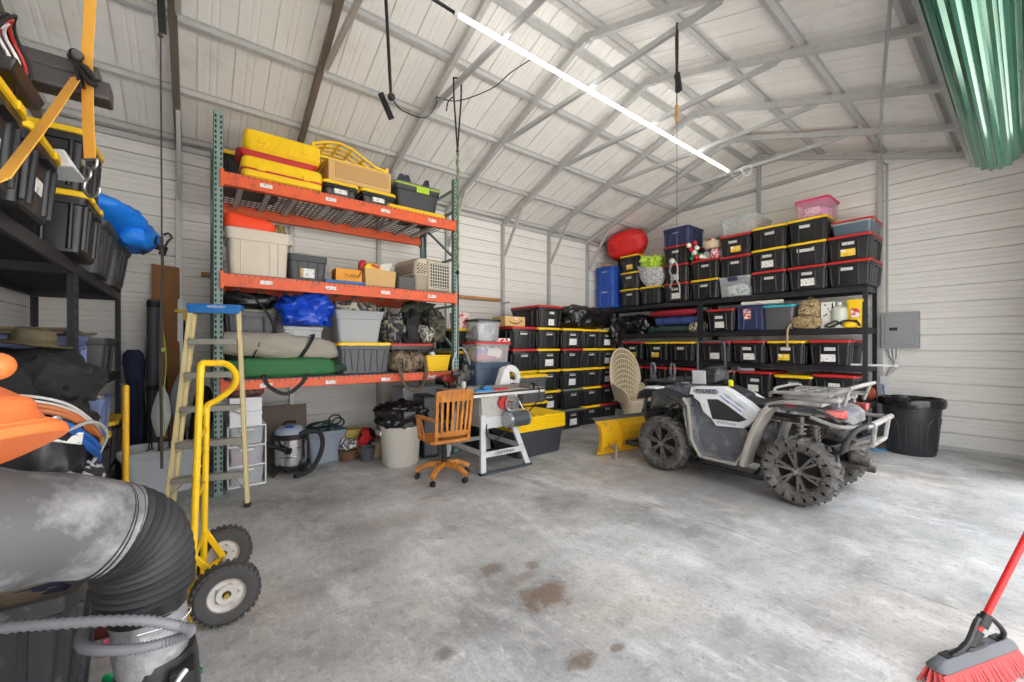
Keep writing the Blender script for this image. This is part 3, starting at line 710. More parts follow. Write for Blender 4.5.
orn = thing('hanging_ornament', 'silver and white bead ornament hanging over the red-lidded totes', 'ornament', (7.42, 4.28, Z0 + 0.74))
b = B(); P = smooth([(0.0, 0.06, 0.0), (-0.03, 0.1, 0.06), (-0.035, 0.08, -0.02), (-0.03, 0.11, -0.15), (-0.03, 0.05, -0.3), (-0.03, 0.10, -0.45), (-0.03, 0.03, -0.5)], 6)
for p in P[::1]: b.ball(p, 0.022, 8, 6)
obj('beads', b, M['steel'], orn)
b = B(); P = smooth([(-0.03, 0.06, 0.03), (-0.04, -0.03, 0.0), (-0.035, -0.06, -0.15), (-0.03, -0.03, -0.3), (-0.03, -0.09, -0.45), (-0.03, -0.10, -0.6)], 6)
for p in P: b.ball(p, 0.017, 8, 6)
obj('bead_strand', b, mat('pearl', rgb(205, 203, 198), 0.25, var=0.15), orn)
b = B(); b.ball((-0.035, 0.06, 0.055), 0.055, 12, 8); obj('bow', b, M['offwhite'], orn)
b = B(); b.blob((0, 0, 0), (0.26, 0.24, 0.10), 0.8, 0.03, 8, 4, amp2=0.03)
single('straw_hat', b, mat('straw', rgb(186, 146, 100), 0.85, var=0.2, bump=0.4), 'tan straw bundle lying on top of the upper blue tote', 'straw bundle', loc=(7.55, 6.05, Z0 + 0.93))

# second level
Z1 = LEV[1]
gt(3.46, Z1, 'red', 'red-lidded black tote on the second shelf beside the middle post', 'sw', w=0.50, h=0.40)
t = tote('navy blue tote with a red and white sticker on the second shelf', (GX + 0.34, 2.96, Z1), -90, 0.46, 0.66, 0.43, 'navy', 'navy', 'blue', [])
M['redsticker'] = mat_patches('red_white_sticker', [rgb(225, 215, 215), rgb(200, 50, 45), rgb(230, 225, 222), rgb(205, 60, 55)], 11, stretch=(0.6, 1, 2.2))
o = lnk(bpy.data.objects.new('sticker', lbl_mesh(0.12, 0.17, M['redsticker'])), t); o.location = (-0.04, -0.327, 0.28); o.rotation_euler = (R(5), 0, 0)
M['teal'] = mat('teal_plastic', rgb(30, 178, 190), 0.4, var=0.05); M['smoke'] = mat_clear('smoky_clear', (0.13, 0.13, 0.14, 1), 0.7, 0.2)
clear_bin('smoky clear bin with a teal lid beside the camouflage backpack', (GX + 0.32, 2.53, Z1), -90, 0.44, 0.64, 0.40, 'teal', 'smoke')
b = B(); b.cyl((-0.31, 0, 0.035), (0.31, 0, 0.035), 0.035, n=16)
rl = single('paper_roll', b, M['offwhite'], 'white paper roll lying across the navy and teal-lidded bins', 'paper roll', loc=(GX + 0.10, 2.80, Z1 + 0.43), rot=(0, R(0), R(-86)))
CAMO = mat_patches('desert_camo', [rgb(112, 92, 62), rgb(168, 144, 104), rgb(140, 118, 82), rgb(188, 168, 130), rgb(96, 84, 60)], 14, 0.9, bump=0.3)
bp = thing('backpack', 'tan camouflage backpack on the second shelf beside the teal-lidded bin', 'backpack', (GX + 0.22, 2.15, Z1), -90)
b = B(); b.blob((0, 0, 0), (0.31, 0.26, 0.47), 0.6, 0.04, 5, 1, amp2=0.02, u=30, v=20); obj('body', b, CAMO, bp)
b = B(); b.blob((0, -0.15, 0.0), (0.37, 0.14, 0.20), 0.6, 0.03, 6, 2, u=26, v=14); obj('lower_pocket', b, CAMO, bp)
b = B(); b.blob((0, -0.14, 0.21), (0.23, 0.09, 0.15), 0.6, 0.02, 6, 3, u=24, v=12); obj('upper_pocket', b, CAMO, bp)
b = B(); b.tube(smooth([(-0.05, 0.02, 0.46), (0, 0.0, 0.50), (0.06, 0.02, 0.46)], 5), 0.012, 6); obj('carry_loop', b, CAMO, bp)
b = B(); b.tube(smooth([(-0.20, -0.15, 0.10), (-0.23, -0.22, 0.02), (-0.24, -0.235, -0.1), (-0.235, -0.24, -0.30)], 5), 0.015, 6); obj('strap', b, mat('tan_web', rgb(170, 146, 108), 0.85), bp)
bx = thing('printed_box', 'white printed cardboard box between the camouflage backpack and the jug', 'box', (GX + 0.30, 1.905, Z1), -90)
b = B(); b.box((0, 0, 0.20), (0.17, 0.32, 0.40)); obj('carton', b, mat_print('white_carton', rgb(224, 222, 216), rgb(90, 88, 88), 26, 18, 0.6), bx, bevel=0.004)
b = B(); b.box((0.06, -0.1615, 0.2), (0.02, 0.002, 0.36)); obj('black_strip', b, M['blackmatte'], bx)
jg = thing('jug', 'pale translucent jug beside the yellow pail on the second shelf', 'jug', (GX + 0.18, 1.77, Z1))
b = B(); b.lathe([(0, 0), (0.10, 0), (0.105, 0.02), (0.105, 0.25), (0.09, 0.30), (0.03, 0.34), (0.028, 0.37), (0, 0.37)], 24); obj('body', b, mat('milky', rgb(196, 202, 190), 0.4, var=0.05), jg)
b = B(); b.cyl((0, 0, 0.36), (0, 0, 0.385), 0.033); obj('cap', b, M['white'], jg)
pl = thing('pail', 'bright yellow square pail at the end of the second shelf', 'pail', (GX + 0.28, 1.60 - 0.10, Z1), -90)
pl.location = (GX + 0.25, 1.575, Z1)
b = B(); b.rrect([(0, 0.19, 0.21), (0.37, 0.215, 0.24), (0.38, 0.225, 0.25), (0.41, 0.225, 0.25)], 0.04, 4); obj('body', b, M['yellow'], pl)
b = B(); b.box((0.0, -0.1145, 0.22), (0.10, 0.002, 0.13)); obj('sticker', b, M['redsticker'], pl, rot=(R(3), 0, 0))
cb = thing('power_tool', 'yellow and black power tool with its cord in front of the yellow pail', 'tool', (GX + 0.08, 1.62, Z1))
b = B(); b.blob((0, 0.0, 0), (0.08, 0.17, 0.09), 0.6, 0.02, 8, 4); obj('body', b, M['yellow'], cb)
b = B(); b.tube(smooth([(0, 0.10, 0.05), (-0.04, 0.16, 0.10), (-0.03, 0.24, 0.07), (0.0, 0.30, 0.03), (-0.05, 0.2, 0.02), (-0.06, 0.05, 0.10), (-0.05, -0.08, 0.08), (-0.06, -0.12, 0.02)], 5), 0.013, 7); obj('cord', b, M['rubber'], cb)
b = B(); b.box((0, -0.02, 0.09), (0.05, 0.12, 0.04)); obj('grip', b, M['rubber'], cb, bevel=0.01)
# left bay of the second level
b = B(); b.blob((0, 0, 0), (1.10, 0.34, 0.14), 0.6, 0.04, 4, 7, amp2=0.05, u=36, v=12)
rb = single('sleeping_mat_bag', b, mat('crimson_nylon', rgb(150, 25, 48), 0.6, var=0.15, bump=0.2), 'crimson cloth bag lying on top of the blue bedroll on the second shelf', 'bag', loc=(GX + 0.28, 4.50, Z1 + 0.335), rot=(0, R(0), R(-94)))
def roll(label, col, loc, ln, r, nm='bedroll'):
    t = thing(nm, label, 'bedroll', loc, -90)
    n = 16; b = B()
    b.rings([[Vector((-ln / 2 + ln * k / n, r * (1 + 0.06 * math.sin(k * 2.1)) * math.cos(2 * PI * j / 16) * 1.25, r + r * (0.97 + 0.05 * math.sin(k * 1.3)) * math.sin(2 * PI * j / 16))) for j in range(16)] for k in range(n + 1)])
    obj('roll', b, col, t)
    for u in (-0.3, 0.1, 0.42):
        b = B(); b.tube([(u * ln, r * 1.30 * math.cos(2 * PI * j / 18), r + r * 1.05 * math.sin(2 * PI * j / 18)) for j in range(18)], 0.008, 5, True); obj('strap', b, M['blackmatte'], t)
    return t
roll('rolled royal blue bedroll with straps on the second shelf, left bay', mat('royal_blue_nylon', rgb(58, 82, 150), 0.7, var=0.15), (GX + 0.28, 4.40, Z1 + 0.155), 0.90, 0.09)
roll('dark green bedroll lying under the royal blue bedroll', mat('dark_green_nylon', rgb(48, 74, 64), 0.75, var=0.15), (GX + 0.30, 4.58, Z1), 1.0, 0.075)
for yc, dd, lb in ((4.35, (0.9, 0.24, 0.46), 'black nylon bag standing behind the bedrolls on the second shelf'), (5.65, (0.9, 0.3, 0.44), 'black nylon bag at the corner end of the second shelf')):
    b = B(); b.blob((0, 0, 0), (dd[1], dd[0], dd[2]), 0.55, 0.05, 4, int(yc * 3), amp2=0.04); single('nylon_bag', b, M['blacknylon'], lb, 'bag', loc=(GX + 0.60, yc, Z1))
b = B(); b.blob((0, 0, 0), (0.5, 0.5, 0.40), 0.7, 0.08, 4, 3, amp2=0.10, u=44, v=24)
single('trash_bag', b, M['bagblack'], 'small shiny black bag on the second shelf beside the green bedroll', 'bag', loc=(GX + 0.32, 5.32, Z1))
b = B(); b.blob((0, 0, 0), (0.26, 0.3, 0.20), 0.6, 0.04, 7, 5, amp2=0.03)
single('toy_sack', b, mat_patches('cream_black_cloth', [rgb(215, 205, 170), rgb(60, 56, 50), rgb(205, 195, 160), rgb(225, 220, 200)], 9), 'cream and black patterned sack behind the middle shelf post', 'sack', loc=(GX + 0.28, 3.99, Z1))
# third, fourth level
Z2, Z3 = LEV[2], LEV[3]
for yc, lid, s, ph in ((1.86, 'red', 'sw', 'third shelf, first from the right post'), (2.43, 'yellow', 'sy', 'third shelf, second from the right post'), (2.99, 'red', 'sw', 'third shelf, third from the right post'), (3.54, 'red', 'w', 'third shelf, next to the middle post'),
                       (4.22, 'yellow', 's', 'third shelf, left bay next to the middle post'), (4.76, 'yellow', 'sy', 'third shelf, middle of the left bay'), (5.34, 'red', 'sy', 'third shelf, far end behind the wicker chair')):
    gt(yc, Z2, lid, '%s black tote, %s' % (LIDN[lid], ph), s, w=0.54, h=0.385 if lid == 'red' else 0.38, group='black totes on the third shelf')
for yc, lid, s, ph in ((1.80, 'red', 's', 'fourth shelf, above the quad rear rack'), (2.33, 'yellow', 's', 'fourth shelf, above the quad seat, shorter than its neighbours'), (2.89, 'red', 'sw', 'fourth shelf, third from the right post'), (3.46, 'red', 's', 'fourth shelf, behind the quad handlebars'),
                       (4.22, 'red', 'w', 'fourth shelf, left bay next to the middle post'), (4.78, 'red', '', 'fourth shelf, middle of the left bay'), (5.36, 'red', '', 'fourth shelf, far end behind the wicker chair')):
    gt(yc, Z3, lid, '%s black tote, %s' % (LIDN[lid], ph), s, w=0.54, h=0.40 if lid == 'red' else 0.36, group='black totes on the fourth shelf')
b = B(); b.cyl((0, -0.28, 0.02), (0, 0.25, 0.02), 0.016, n=10); b.box((0, -0.28, 0.02), (0.05, 0.03, 0.04))
single('white_rod', b, M['white'], 'white curtain rod lying at the right end of the third shelf', 'rod', loc=(GX + 0.17, 1.42, Z2))
b = B(); b.ball((0, 0, 0.12), 0.12, 24, 16)
bbm = mat('basketball_leather', rgb(176, 84, 44), 0.6, var=0.1, bump=0.3, bscale=150)
bb = thing('basketball', 'worn orange basketball at the right end of the fourth shelf', 'ball', (GX + 0.42, 1.50 + 0.0, Z3)); bb.location = (8.05, 1.31, 0.62)
obj('ball', b, bbm, bb)
b = B()
for ax in range(3): b.tube([Vector((0, 0, 0.12)) + Vector([(0.121 * math.cos(a), 0.121 * math.sin(a), 0), (0.121 * math.cos(a), 0, 0.121 * math.sin(a)), (0, 0.121 * math.cos(a), 0.121 * math.sin(a))][ax]) for a in [2 * PI * j / 30 for j in range(30)]], 0.003, 5, True)
obj('seam', b, M['blackmatte'], bb)
bb.location = (7.98, 1.53, Z3)
# hand cart hoop behind the quad
hc = thing('hand_cart', 'black tubular hoop handle of a cart standing behind the quad handlebars', 'cart', (6.75, 3.25, 0))
b = B(); b.tube(smooth([(0.05, -0.23, 0.12), (0.0, -0.23, 0.6), (-0.05, -0.22, 1.42), (-0.06, -0.16, 1.52), (-0.06, 0.16, 1.52), (-0.05, 0.22, 1.42), (0.0, 0.23, 0.6), (0.05, 0.23, 0.12)], 5), 0.018, 8); obj('handle', b, M['greyplastic'], hc)
b = B(); b.box((0.25, 0, 0.16), (0.5, 0.46, 0.06)); obj('platform', b, M['black'], hc, bevel=0.01)
for sy in (-1, 1):
    b = B(); b.lathe([(0.02, -0.02), (0.09, -0.025), (0.1, 0), (0.09, 0.025), (0.02, 0.02)], 20, (0.06, sy * 0.26, 0.10), 'Y'); obj('wheel', b, M['rubber'], hc)
b = B(); b.box((0.46, 0, 0.065), (0.03, 0.4, 0.13)); obj('foot', b, M['black'], hc)

# ------------------------------------------------------------------ tote columns along the long wall
WP = 0.352
wall_cols = [  # x, lids bottom to top, front Y, phrase
    (4.12, ['yellow', 'yellow', 'yellow', 'red', 'red'], 4.92, 'first stack from saw'),
    (4.68, ['yellow', 'yellow', 'yellow', 'yellow', 'yellow'], 4.94, 'second stack from saw'),
    (5.24, ['greenlid', 'greenlid', 'yellow', 'red', 'yellow'], 4.93, 'third stack from saw'),
    (5.78, ['yellow', 'yellow', 'yellow', 'yellow', 'yellow'], 4.98, 'fourth stack from saw'),
    (6.31, ['red', 'red', 'yellow', 'yellow', 'yellow'], 5.02, 'fifth stack from saw'),
]
LN5 = ['bottom', 'second from floor', 'middle', 'second from top', 'top']
for ci, (x, lids, yf, ph) in enumerate(wall_cols):
    for k, lid in enumerate(lids):
        tote('%s black tote, %s along the long wall, %s' % (LIDN[lid], ph, LN5[k]), (x + rnd.uniform(-.008, .008), yf + 0.38 + rnd.uniform(-.008, .008), WP * k), 0, 0.52, 0.76, WP, 'black', lid, 'std', st(rnd.choice(['s', 'sw', 's', 'sw']) if ci != 3 else 's', rnd), 'black totes stacked along the long wall')
tote('red-lidded black tote standing alone above the second column by the long wall', (4.70, 5.33, WP * 5), 0, 0.56, 0.80, 0.37, 'black', 'red', 'std', [(0.02, 0.25, 0.11, 0.05, 'paper'), (0.02, 0.09, 0.13, 0.10, 'paper2')])
az = thing('cardboard_box', 'brown shipping box with a curved arrow print above the first tote column', 'box', (3.94, 5.13, WP * 5))
b = B(); b.box((0, 0, 0.075), (0.40, 0.34, 0.15)); obj('carton', b, M['cardlight'], az, bevel=0.004)
b = B(); P = [(-0.13 + 0.26 * k / 12, -0.172, 0.085 - 0.045 * math.sin(PI * k / 12)) for k in range(13)]; b.tube(P, [0.003 + 0.006 * math.sin(PI * k / 12) for k in range(13)], 6); b.tube([(0.10, -0.172, 0.10), (0.135, -0.172, 0.09), (0.13, -0.172, 0.06)], 0.004, 5)
obj('arrow_print', b, M['blackmatte'], az)
b = B(); b.box((0.02, -0.171, 0.12), (0.06, 0.002, 0.03)); obj('tape_end', b, M['offwhite'], az)
# sagging black bag over the last columns
bg = thing('trash_bag', 'large shiny black plastic bag draped over the tote columns near the corner', 'bag', (5.86, 5.36, WP * 5))
b = B(); b.blob((0, 0, 0), (1.30, 0.80, 0.42), 0.55, 0.10, 2.6, 6, amp2=0.085, fr2=5, u=80, v=40); obj('bag', b, M['bagblack'], bg)
b = B(); b.blob((0.60, -0.43, -0.30), (0.42, 0.16, 0.5), 0.8, 0.08, 5, 9, amp2=0.07, fr2=9, u=40, v=24, flat_bottom=False); obj('hanging_fold', b, M['bagblack'], bg)
# totes between the rack and the saw
tote('yellow-lidded black tote on the floor against the rack, lowest of three', (3.18, 5.42, 0.0), 0, 0.52, 0.70, 0.36, 'black', 'yellow', 'std', [])
tote('red-lidded black tote second in the stack right of the orange rack', (3.18, 5.42, 0.36), 0, 0.52, 0.70, 0.33, 'black', 'red', 'std', [])
for k in range(2):
    tote('yellow-lidded black tote right of the orange rack, %s' % ('under another yellow-lidded tote', 'topmost, with a pink-topped jar on it')[k], (3.18, 5.42, 0.69 + 0.345 * k + (0.0)), 0, 0.52, 0.70, 0.345 if k == 0 else 0.345, 'black', 'yellow', 'std', [(0.02, 0.22, 0.12, 0.06, 'paper')])
tote('yellow-lidded black tote above three others right of the orange rack', (3.18, 5.42, 1.38), 0, 0.52, 0.70, 0.33, 'black', 'yellow', 'std', [(0.0, 0.22, 0.12, 0.06, 'paper')])
b = B(); b.rrect([(0, 0.22, 0.20), (0.20, 0.24, 0.22), (0.22, 0.25, 0.23)], 0.04, 3)
single('pink_bin', b, mat_patches('pink_mixed', [rgb(232, 190, 190), rgb(240, 215, 210), rgb(200, 90, 110), rgb(235, 200, 190)], 9), 'small pink bin of toys on the top yellow-lidded tote right of the rack', 'bin', loc=(3.08, 5.20, 1.71))
M['slate'] = mat('slate_plastic', rgb(64, 80, 104), 0.45, var=0.1)
tote('black tote on the floor behind the table saw under the slate blue tote', (3.32, 4.85, 0.0), 0, 0.50, 0.38, 0.62, 'black', 'yellow', 'std', [])
tote('slate blue tote under the clear red-lidded bin behind the table saw', (3.30, 4.84, 0.62), 0, 0.62, 0.42, 0.60, 'slate', 'slate', 'plain', [])
clear_bin('clear bin with a red lid full of coloured toys behind the table saw', (3.30, 4.84, 1.22), 0, 0.60, 0.42, 0.29, 'red', 'clear')
single('soft_toys', B().blob((3.30, 4.84, 1.235), (0.48, 0.32, 0.20), 0.5, 0.03, 8, 3, amp2=0.04), mat_patches('toy_mix', [rgb(235, 225, 205), rgb(240, 205, 120), rgb(210, 120, 150), rgb(235, 230, 220), rgb(150, 130, 180)], 9, kind='v'), 'coloured soft toys inside the clear red-lidded bin', 'toy')
M['blacklid'] = M['black']
clear_bin('tall clear bin with a black lid on top of the red-lidded toy bin', (3.26, 4.86, 1.51), 0, 0.40, 0.36, 0.32, 'black', 'clear')
single('grey_clothes', B().blob((3.26, 4.86, 1.52), (0.28, 0.26, 0.24), 0.5, 0.04, 8, 5, amp2=0.04), mat_patches('grey_mix', [rgb(150, 150, 156), rgb(205, 205, 210), rgb(120, 122, 130), rgb(180, 180, 186)], 9, kind='v'), 'grey folded things inside the tall clear bin', 'clothes')
b = B(); b.rrect([(0, 0.2, 0.1), (0.05, 0.2, 0.1)], 0.01, 2); single('dotted_box', b, mat_patches('red_dots', [rgb(238, 236, 232), rgb(200, 60, 60)], 40, kind='v'), 'small white box with red dots beside the tall clear bin', 'box', loc=(3.50, 4.70, 1.51))
# big tote with a stack of spare lids, smoky tote behind it
big = tote('large black tote on the floor right of the table saw, under spare yellow lids', (3.62, 4.30, 0), 0, 0.86, 0.64, 0.36, 'darkgrey', None, 'plain', [])
for k in range(6):
    ld = thing('spare_lid', 'yellow tote lid in the stack on the large black tote, %s' % ('lowest', 'second up', 'third up', 'fourth up', 'fifth up', 'topmost')[k], 'lid', (3.62 + rnd.uniform(-.006, .006), 4.30, 0.348 + 0.031 * k), group='spare yellow lids by the table saw')
    b = B(); w, d = 0.90, 0.68
    b.rrect([(0, w - 0.012, d - 0.012), (0.004, w, d), (0.024, w, d), (0.030, w - 0.02, d - 0.02), (0.030, w - 0.08, d - 0.08), (0.022, w - 0.1, d - 0.1)], 0.07, 5); obj('rim', b, M['yellow'], ld)
    if k == 5:
        b = B()
        for u in (-0.3, -0.1, 0.1, 0.3):
            for s in (-1, 1): b.box((u * w, s * (d / 2 - 0.05), 0.034), (0.05, 0.06, 0.014))
        obj('clips', b, M['yellow'], ld, bevel=0.004)
tote('black tote on the floor under the smoky grey tote, right of the table saw', (4.10, 4.765, 0.0), 0, 0.52, 0.27, 0.60, 'black', 'yellow', 'plain', [])
tote('smoky grey tote with a yellow lid behind the spare yellow lids', (4.00, 4.73, 0.60), 0, 0.56, 0.34, 0.42, 'greyplastic', 'yellow', 'zig', [])
# ------------------------------------------------------------------ orange pallet rack
RX0, RX1, RY0, RY1 = 0.118, 2.86, 4.82, 5.88
LV = [1.11, 2.155, 3.14]
rk = thing('pallet_rack', 'tall pallet rack with green-grey uprights and orange beams along the long wall', 'rack')
def upright_mesh(h):
    b = B(); w = 0.078; d = 0.07; t = 0.004
    b.b2(-w / 2, w / 2, 0, t, 0, h); b.b2(-w / 2, -w / 2 + t, 0, d, 0, h); b.b2(w / 2 - t, w / 2, 0, d, 0, h)
    b.b2(-0.07, 0.07, -0.03, 0.11, 0, 0.006)
    return b
def holes(h):
    b = B()
    for k in range(int(h / 0.0508) - 1):
        z = 0.06 + 0.0508 * k
        for s in (-1, 1):
            x = s * 0.021
            b.prism([(x - 0.009, z + 0.014), (x + 0.009, z + 0.014), (x + 0.006, z - 0.016), (x - 0.006, z - 0.016)], -0.0012, 0.001, 'Y')
    return b
for x in (RX0 + 0.055, RX1 - 0.055):
    for y, hh in ((RY0, 3.72), (RY1, 3.72)):
        f = y == RY0
        o = obj('upright', upright_mesh(hh), M['postgreen'], rk, loc=(x, y, 0), rot=(0, 0, 0 if f else PI))
        so = obj('slots', holes(hh), M['blackmatte'], o); so['kind'] = 'stuff'
    b = B()
    zs = [0.15, 0.75, 1.4, 2.0, 2.65, 3.3, 3.6]
    for k in range(len(zs)):
        b.bar((x, RY0 + 0.05, zs[k]), (x, RY1 - 0.05, zs[k]), 0.03, 0.03)
        if k < len(zs) - 2: b.bar((x, RY0 + 0.05, zs[k]), (x, RY1 - 0.05, zs[k + 1]), 0.028, 0.028)
    obj('brace', b, M['postgreen'], rk)
for z in LV:
    for y, s in ((RY0 - 0.005, 1), (RY1 + 0.005, -1)):
        b = B(); hb = 0.125 if z > 1.2 else 0.095
        b.b2(RX0 + 0.096, RX1 - 0.096, y - 0.022, y + 0.022, z - hb, z)
        b.b2(RX0 + 0.096, RX1 - 0.096, y + s * 0.018, y + s * 0.044, z - hb, z - 0.042)
        for x, q in ((RX0, 1), (RX1, -1)): b.b2(x + q * 0.068, x + q * 0.098, y - 0.026, y - 0.004 if s > 0 else y + 0.026, z - hb - 0.025, z + 0.025)
        bo = obj('beam', b, M['orange'], rk, bevel=0.003)
        if y < 5:
            b = B()
            for k in range(4):
                b.box((RX0 + 0.45 + 0.62 * k, y - 0.0232, z - 0.06), (0.11, 0.0015, 0.04))
            obj('sticker', b, M['paper'], bo)
    for k in range(3):
        x0 = RX0 + 0.085 + k * 0.864; x1 = x0 + 0.855
        b = B(); zz = z + 0.001
        n = 16
        for i in range(n + 1): b.box((x0 + (x1 - x0) * i / n, (RY0 + RY1) / 2, zz), (0.0068, RY1 - RY0 + 0.03, 0.0068))
        for j in range(13): b.box(((x0 + x1) / 2, RY0 + (RY1 - RY0) * j / 12, zz + 0.005), (x1 - x0, 0.0068, 0.0068))
        for i in range(n + 1): b.box((x0 + (x1 - x0) * i / n, RY0 - 0.024, zz - 0.012), (0.0068, 0.0068, 0.03))
        dk = obj('wire_deck', b, M['wire'], rk)
        b = B()
        for u in (0.2, 0.5, 0.8): b.box((x0 + (x1 - x0) * u, (RY0 + RY1) / 2, z - 0.022), (0.05, RY1 - RY0 - 0.07, 0.038))
        obj('channel', b, M['galvdark'], dk)
E1 = 0.009     # top of the wire deck above a beam
Z1_, Z2_, Z3_ = LV[0] + E1, LV[1] + E1, LV[2] + E1
# boards poking out behind the uprights
bt = thing('lumber_board', 'long pine board lying on wall brackets right of the orange rack', 'board', (2.28, 6.17, 2.315))
b = B(); b.box((0, 0, 0), (4.45, 0.14, 0.045)); obj('board', b, M['lumber'], bt, bevel=0.003)
b = B()
for x in (-1.23, -0.01, 1.2, 2.42): b.box((x, 0.03, -0.032), (0.03, 0.22, 0.02)); b.box((x, 0.1, -0.05), (0.03, 0.05, 0.06))
obj('bracket', b, M['galvdark'], bt)
# ---- top level
tote('yellow-lidded black tote on the top rack level, half hidden behind the yellow cases', (0.50, 5.42, Z3_), 0, 0.60, 0.50, 0.36, 'black', 'yellow')
def case(label, loc, w, d, h, seam, rz=0, ribs=False):
    t = thing('hard_case', label, 'case', loc, rz)
    b = B(); b.rrect([(0, w - 0.06, d - 0.06), (0.03, w - 0.01, d - 0.01), (h - 0.05, w, d), (h - 0.015, w - 0.02, d - 0.02), (h, w - 0.08, d - 0.08)], 0.06, 5)
    o = obj('shell', b, M['yellow'], t)
    if ribs:
        b = B()
        for k in range(12):
            x = -w * 0.42 + w * 0.076 * k
            b.bar((x, -d / 2 - 0.003, 0.03), (x + 0.05, -d / 2 - 0.003, h * 0.55), 0.012, 0.012, (0, 1, 0))
        obj('ribbing', b, M['yellow'], t)
    if seam is not None:
        b = B(); b.rrect([(seam, w + 0.006, d + 0.006), (seam + 0.018, w + 0.006, d + 0.006)], 0.06, 5); obj('seam_band', b, M['red'], t)
    b = B()
    for u in (-0.28, 0.28): b.box((u * w, -d / 2 - 0.005, h * 0.5), (0.07, 0.014, 0.05))
    obj('latch', b, M['yellow'], t, bevel=0.003)
    return t
case('lower yellow hard case with a red seam on the top rack level', (0.74, 5.04, Z3_), 0.76, 0.40, 0.235, 0.085)
tr = thing('red_tray', 'red plastic tray between the two yellow hard cases', 'tray', (0.70, 5.05, Z3_ + 0.235))
b = B(); b.rrect([(0, 0.68, 0.32), (0.04, 0.74, 0.36), (0.055, 0.76, 0.38), (0.055, 0.72, 0.34), (0.02, 0.66, 0.30)], 0.05, 4); obj('tray', b, M['red'], tr)
case('upper ribbed yellow hard case on the red tray on the top rack level', (0.74, 5.05, Z3_ + 0.29), 0.72, 0.42, 0.22, None, ribs=True)
def small_tote(label, x, w=0.40, y=5.15, lid='yellow', h=0.19, d=0.50, z=None, stick='s', **k):
    return tote(label, (x, y, Z3_ if z is None else z), 0, w, d, h, 'black', lid, 'plain', [(0.0, h * 0.48, 0.14, 0.075, 'paper2')] if stick else [])
small_tote('low yellow-lidded black tote on the top rack level beside the yellow cases', 1.32, 0.40, 5.12)
small_tote('low yellow-lidded black tote under the flat cardboard carton on the top rack level', 1.76, 0.44, 5.12)
cx = thing('cardboard_box', 'flat brown cardboard carton on two low yellow-lidded totes, top rack level', 'box', (1.55, 5.14, Z3_ + 0.19), -1)
b = B(); b.box((0, 0, 0.12), (0.72, 0.52, 0.24)); obj('carton', b, M['cardlight'], cx, bevel=0.006)
b = B(); b.box((0.02, -0.263, 0.13), (0.62, 0.006, 0.17)); obj('flap', b, M['card'], cx, bevel=0.002)
yf = thing('yellow_crate', 'yellow slatted folding crate tilted on top of the cardboard carton', 'crate', (1.46, 5.20, Z3_ + 0.43), 0)
b = B()
def yfr(x0, x1, y0, y1, f):
    for k in range(7):
        u = k / 6; b.bar((x0 + (x1 - x0) * u, y0, f(u)), (x0 + (x1 - x0) * u, y1, f(u)), 0.022, 0.022)
    for k in range(5):
        y = y0 + (y1 - y0) * k / 4
        for i in range(6): b.bar((x0 + (x1 - x0) * i / 6, y, f(i / 6)), (x0 + (x1 - x0) * (i + 1) / 6, y, f((i + 1) / 6)), 0.022, 0.022)
yfr(-0.42, 0.42, -0.26, 0.20, lambda u: 0.02)
yfr(-0.42, 0.42, -0.26, 0.20, lambda u: 0.14 + 0.12 * math.sin(PI * min(1, u * 1.3)) - 0.10 * u)
for x in (-0.42, 0.42):
    for y in (-0.26, 0.20): b.bar((x, y, 0.0), (x, y, 0.15 if x < 0 else 0.08), 0.03, 0.03)
obj('frame', b, M['yellow'], yf)
gl = thing('grey_tote', 'dark grey tote with lime latches at the right end of the top rack level', 'tote', (2.36, 5.28, Z3_)); gl.scale = (1.12, 1.0, 1.32)
M['lime'] = mat('lime_plastic', rgb(172, 205, 40), 0.4)
b = B(); b.rrect([(0, 0.46, 0.36), (0.27, 0.54, 0.42), (0.28, 0.57, 0.45), (0.31, 0.57, 0.45)], 0.04, 4); obj('body', b, M['darkgrey'], gl)
b = B(); b.rrect([(0.31, 0.58, 0.46), (0.35, 0.58, 0.46), (0.36, 0.54, 0.42)], 0.04, 4); obj('lid', b, M['greyplastic'], gl)
b = B(); b.box((0.05, -0.235, 0.30), (0.16, 0.02, 0.06)); b.rrect([(0.325, 0.59, 0.47), (0.338, 0.59, 0.47)], 0.04, 4); obj('latch', b, M['lime'], gl)
for x, a in ((-0.18, 0.2), (-0.05, -0.15), (0.2, 0.15)):
    b = B(); b.rings([[Vector((x + a * z + 0.05 * s * w, 0.02 * t, 0.36 + z)) for s, t in ((-1, -1), (1, -1), (1, 1), (-1, 1))] for z, w in ((0, 1.0), (0.10, 0.9), (0.17, 0.5))])
    single('trowel_blade', b, mat('dark_blue_black', rgb(38, 40, 62), 0.5), 'dark blue-black trowel blade standing on the lime-latched grey tote', 'tool', 'trowel blades on the lime-latched tote', loc=(2.36, 5.28, Z3_ + 0.115))
for k in range(2):
    ld = thing('spare_lid', '%s yellow tote lid lying at the right end of the top rack level' % ('lower', 'upper')[k], 'lid', (2.28 - 0.02 * k, 4.96 , Z3_ + 0.03 * k), group='spare yellow lids on the top rack level')
    b = B(); w, d = 0.80, 0.22
    b.rrect([(0, w, d), (0.022, w, d), (0.03, w - 0.02, d - 0.02), (0.03, w - 0.08, d - 0.06), (0.02, w - 0.1, d - 0.08)], 0.04, 4); obj('rim', b, M['yellow'], ld)
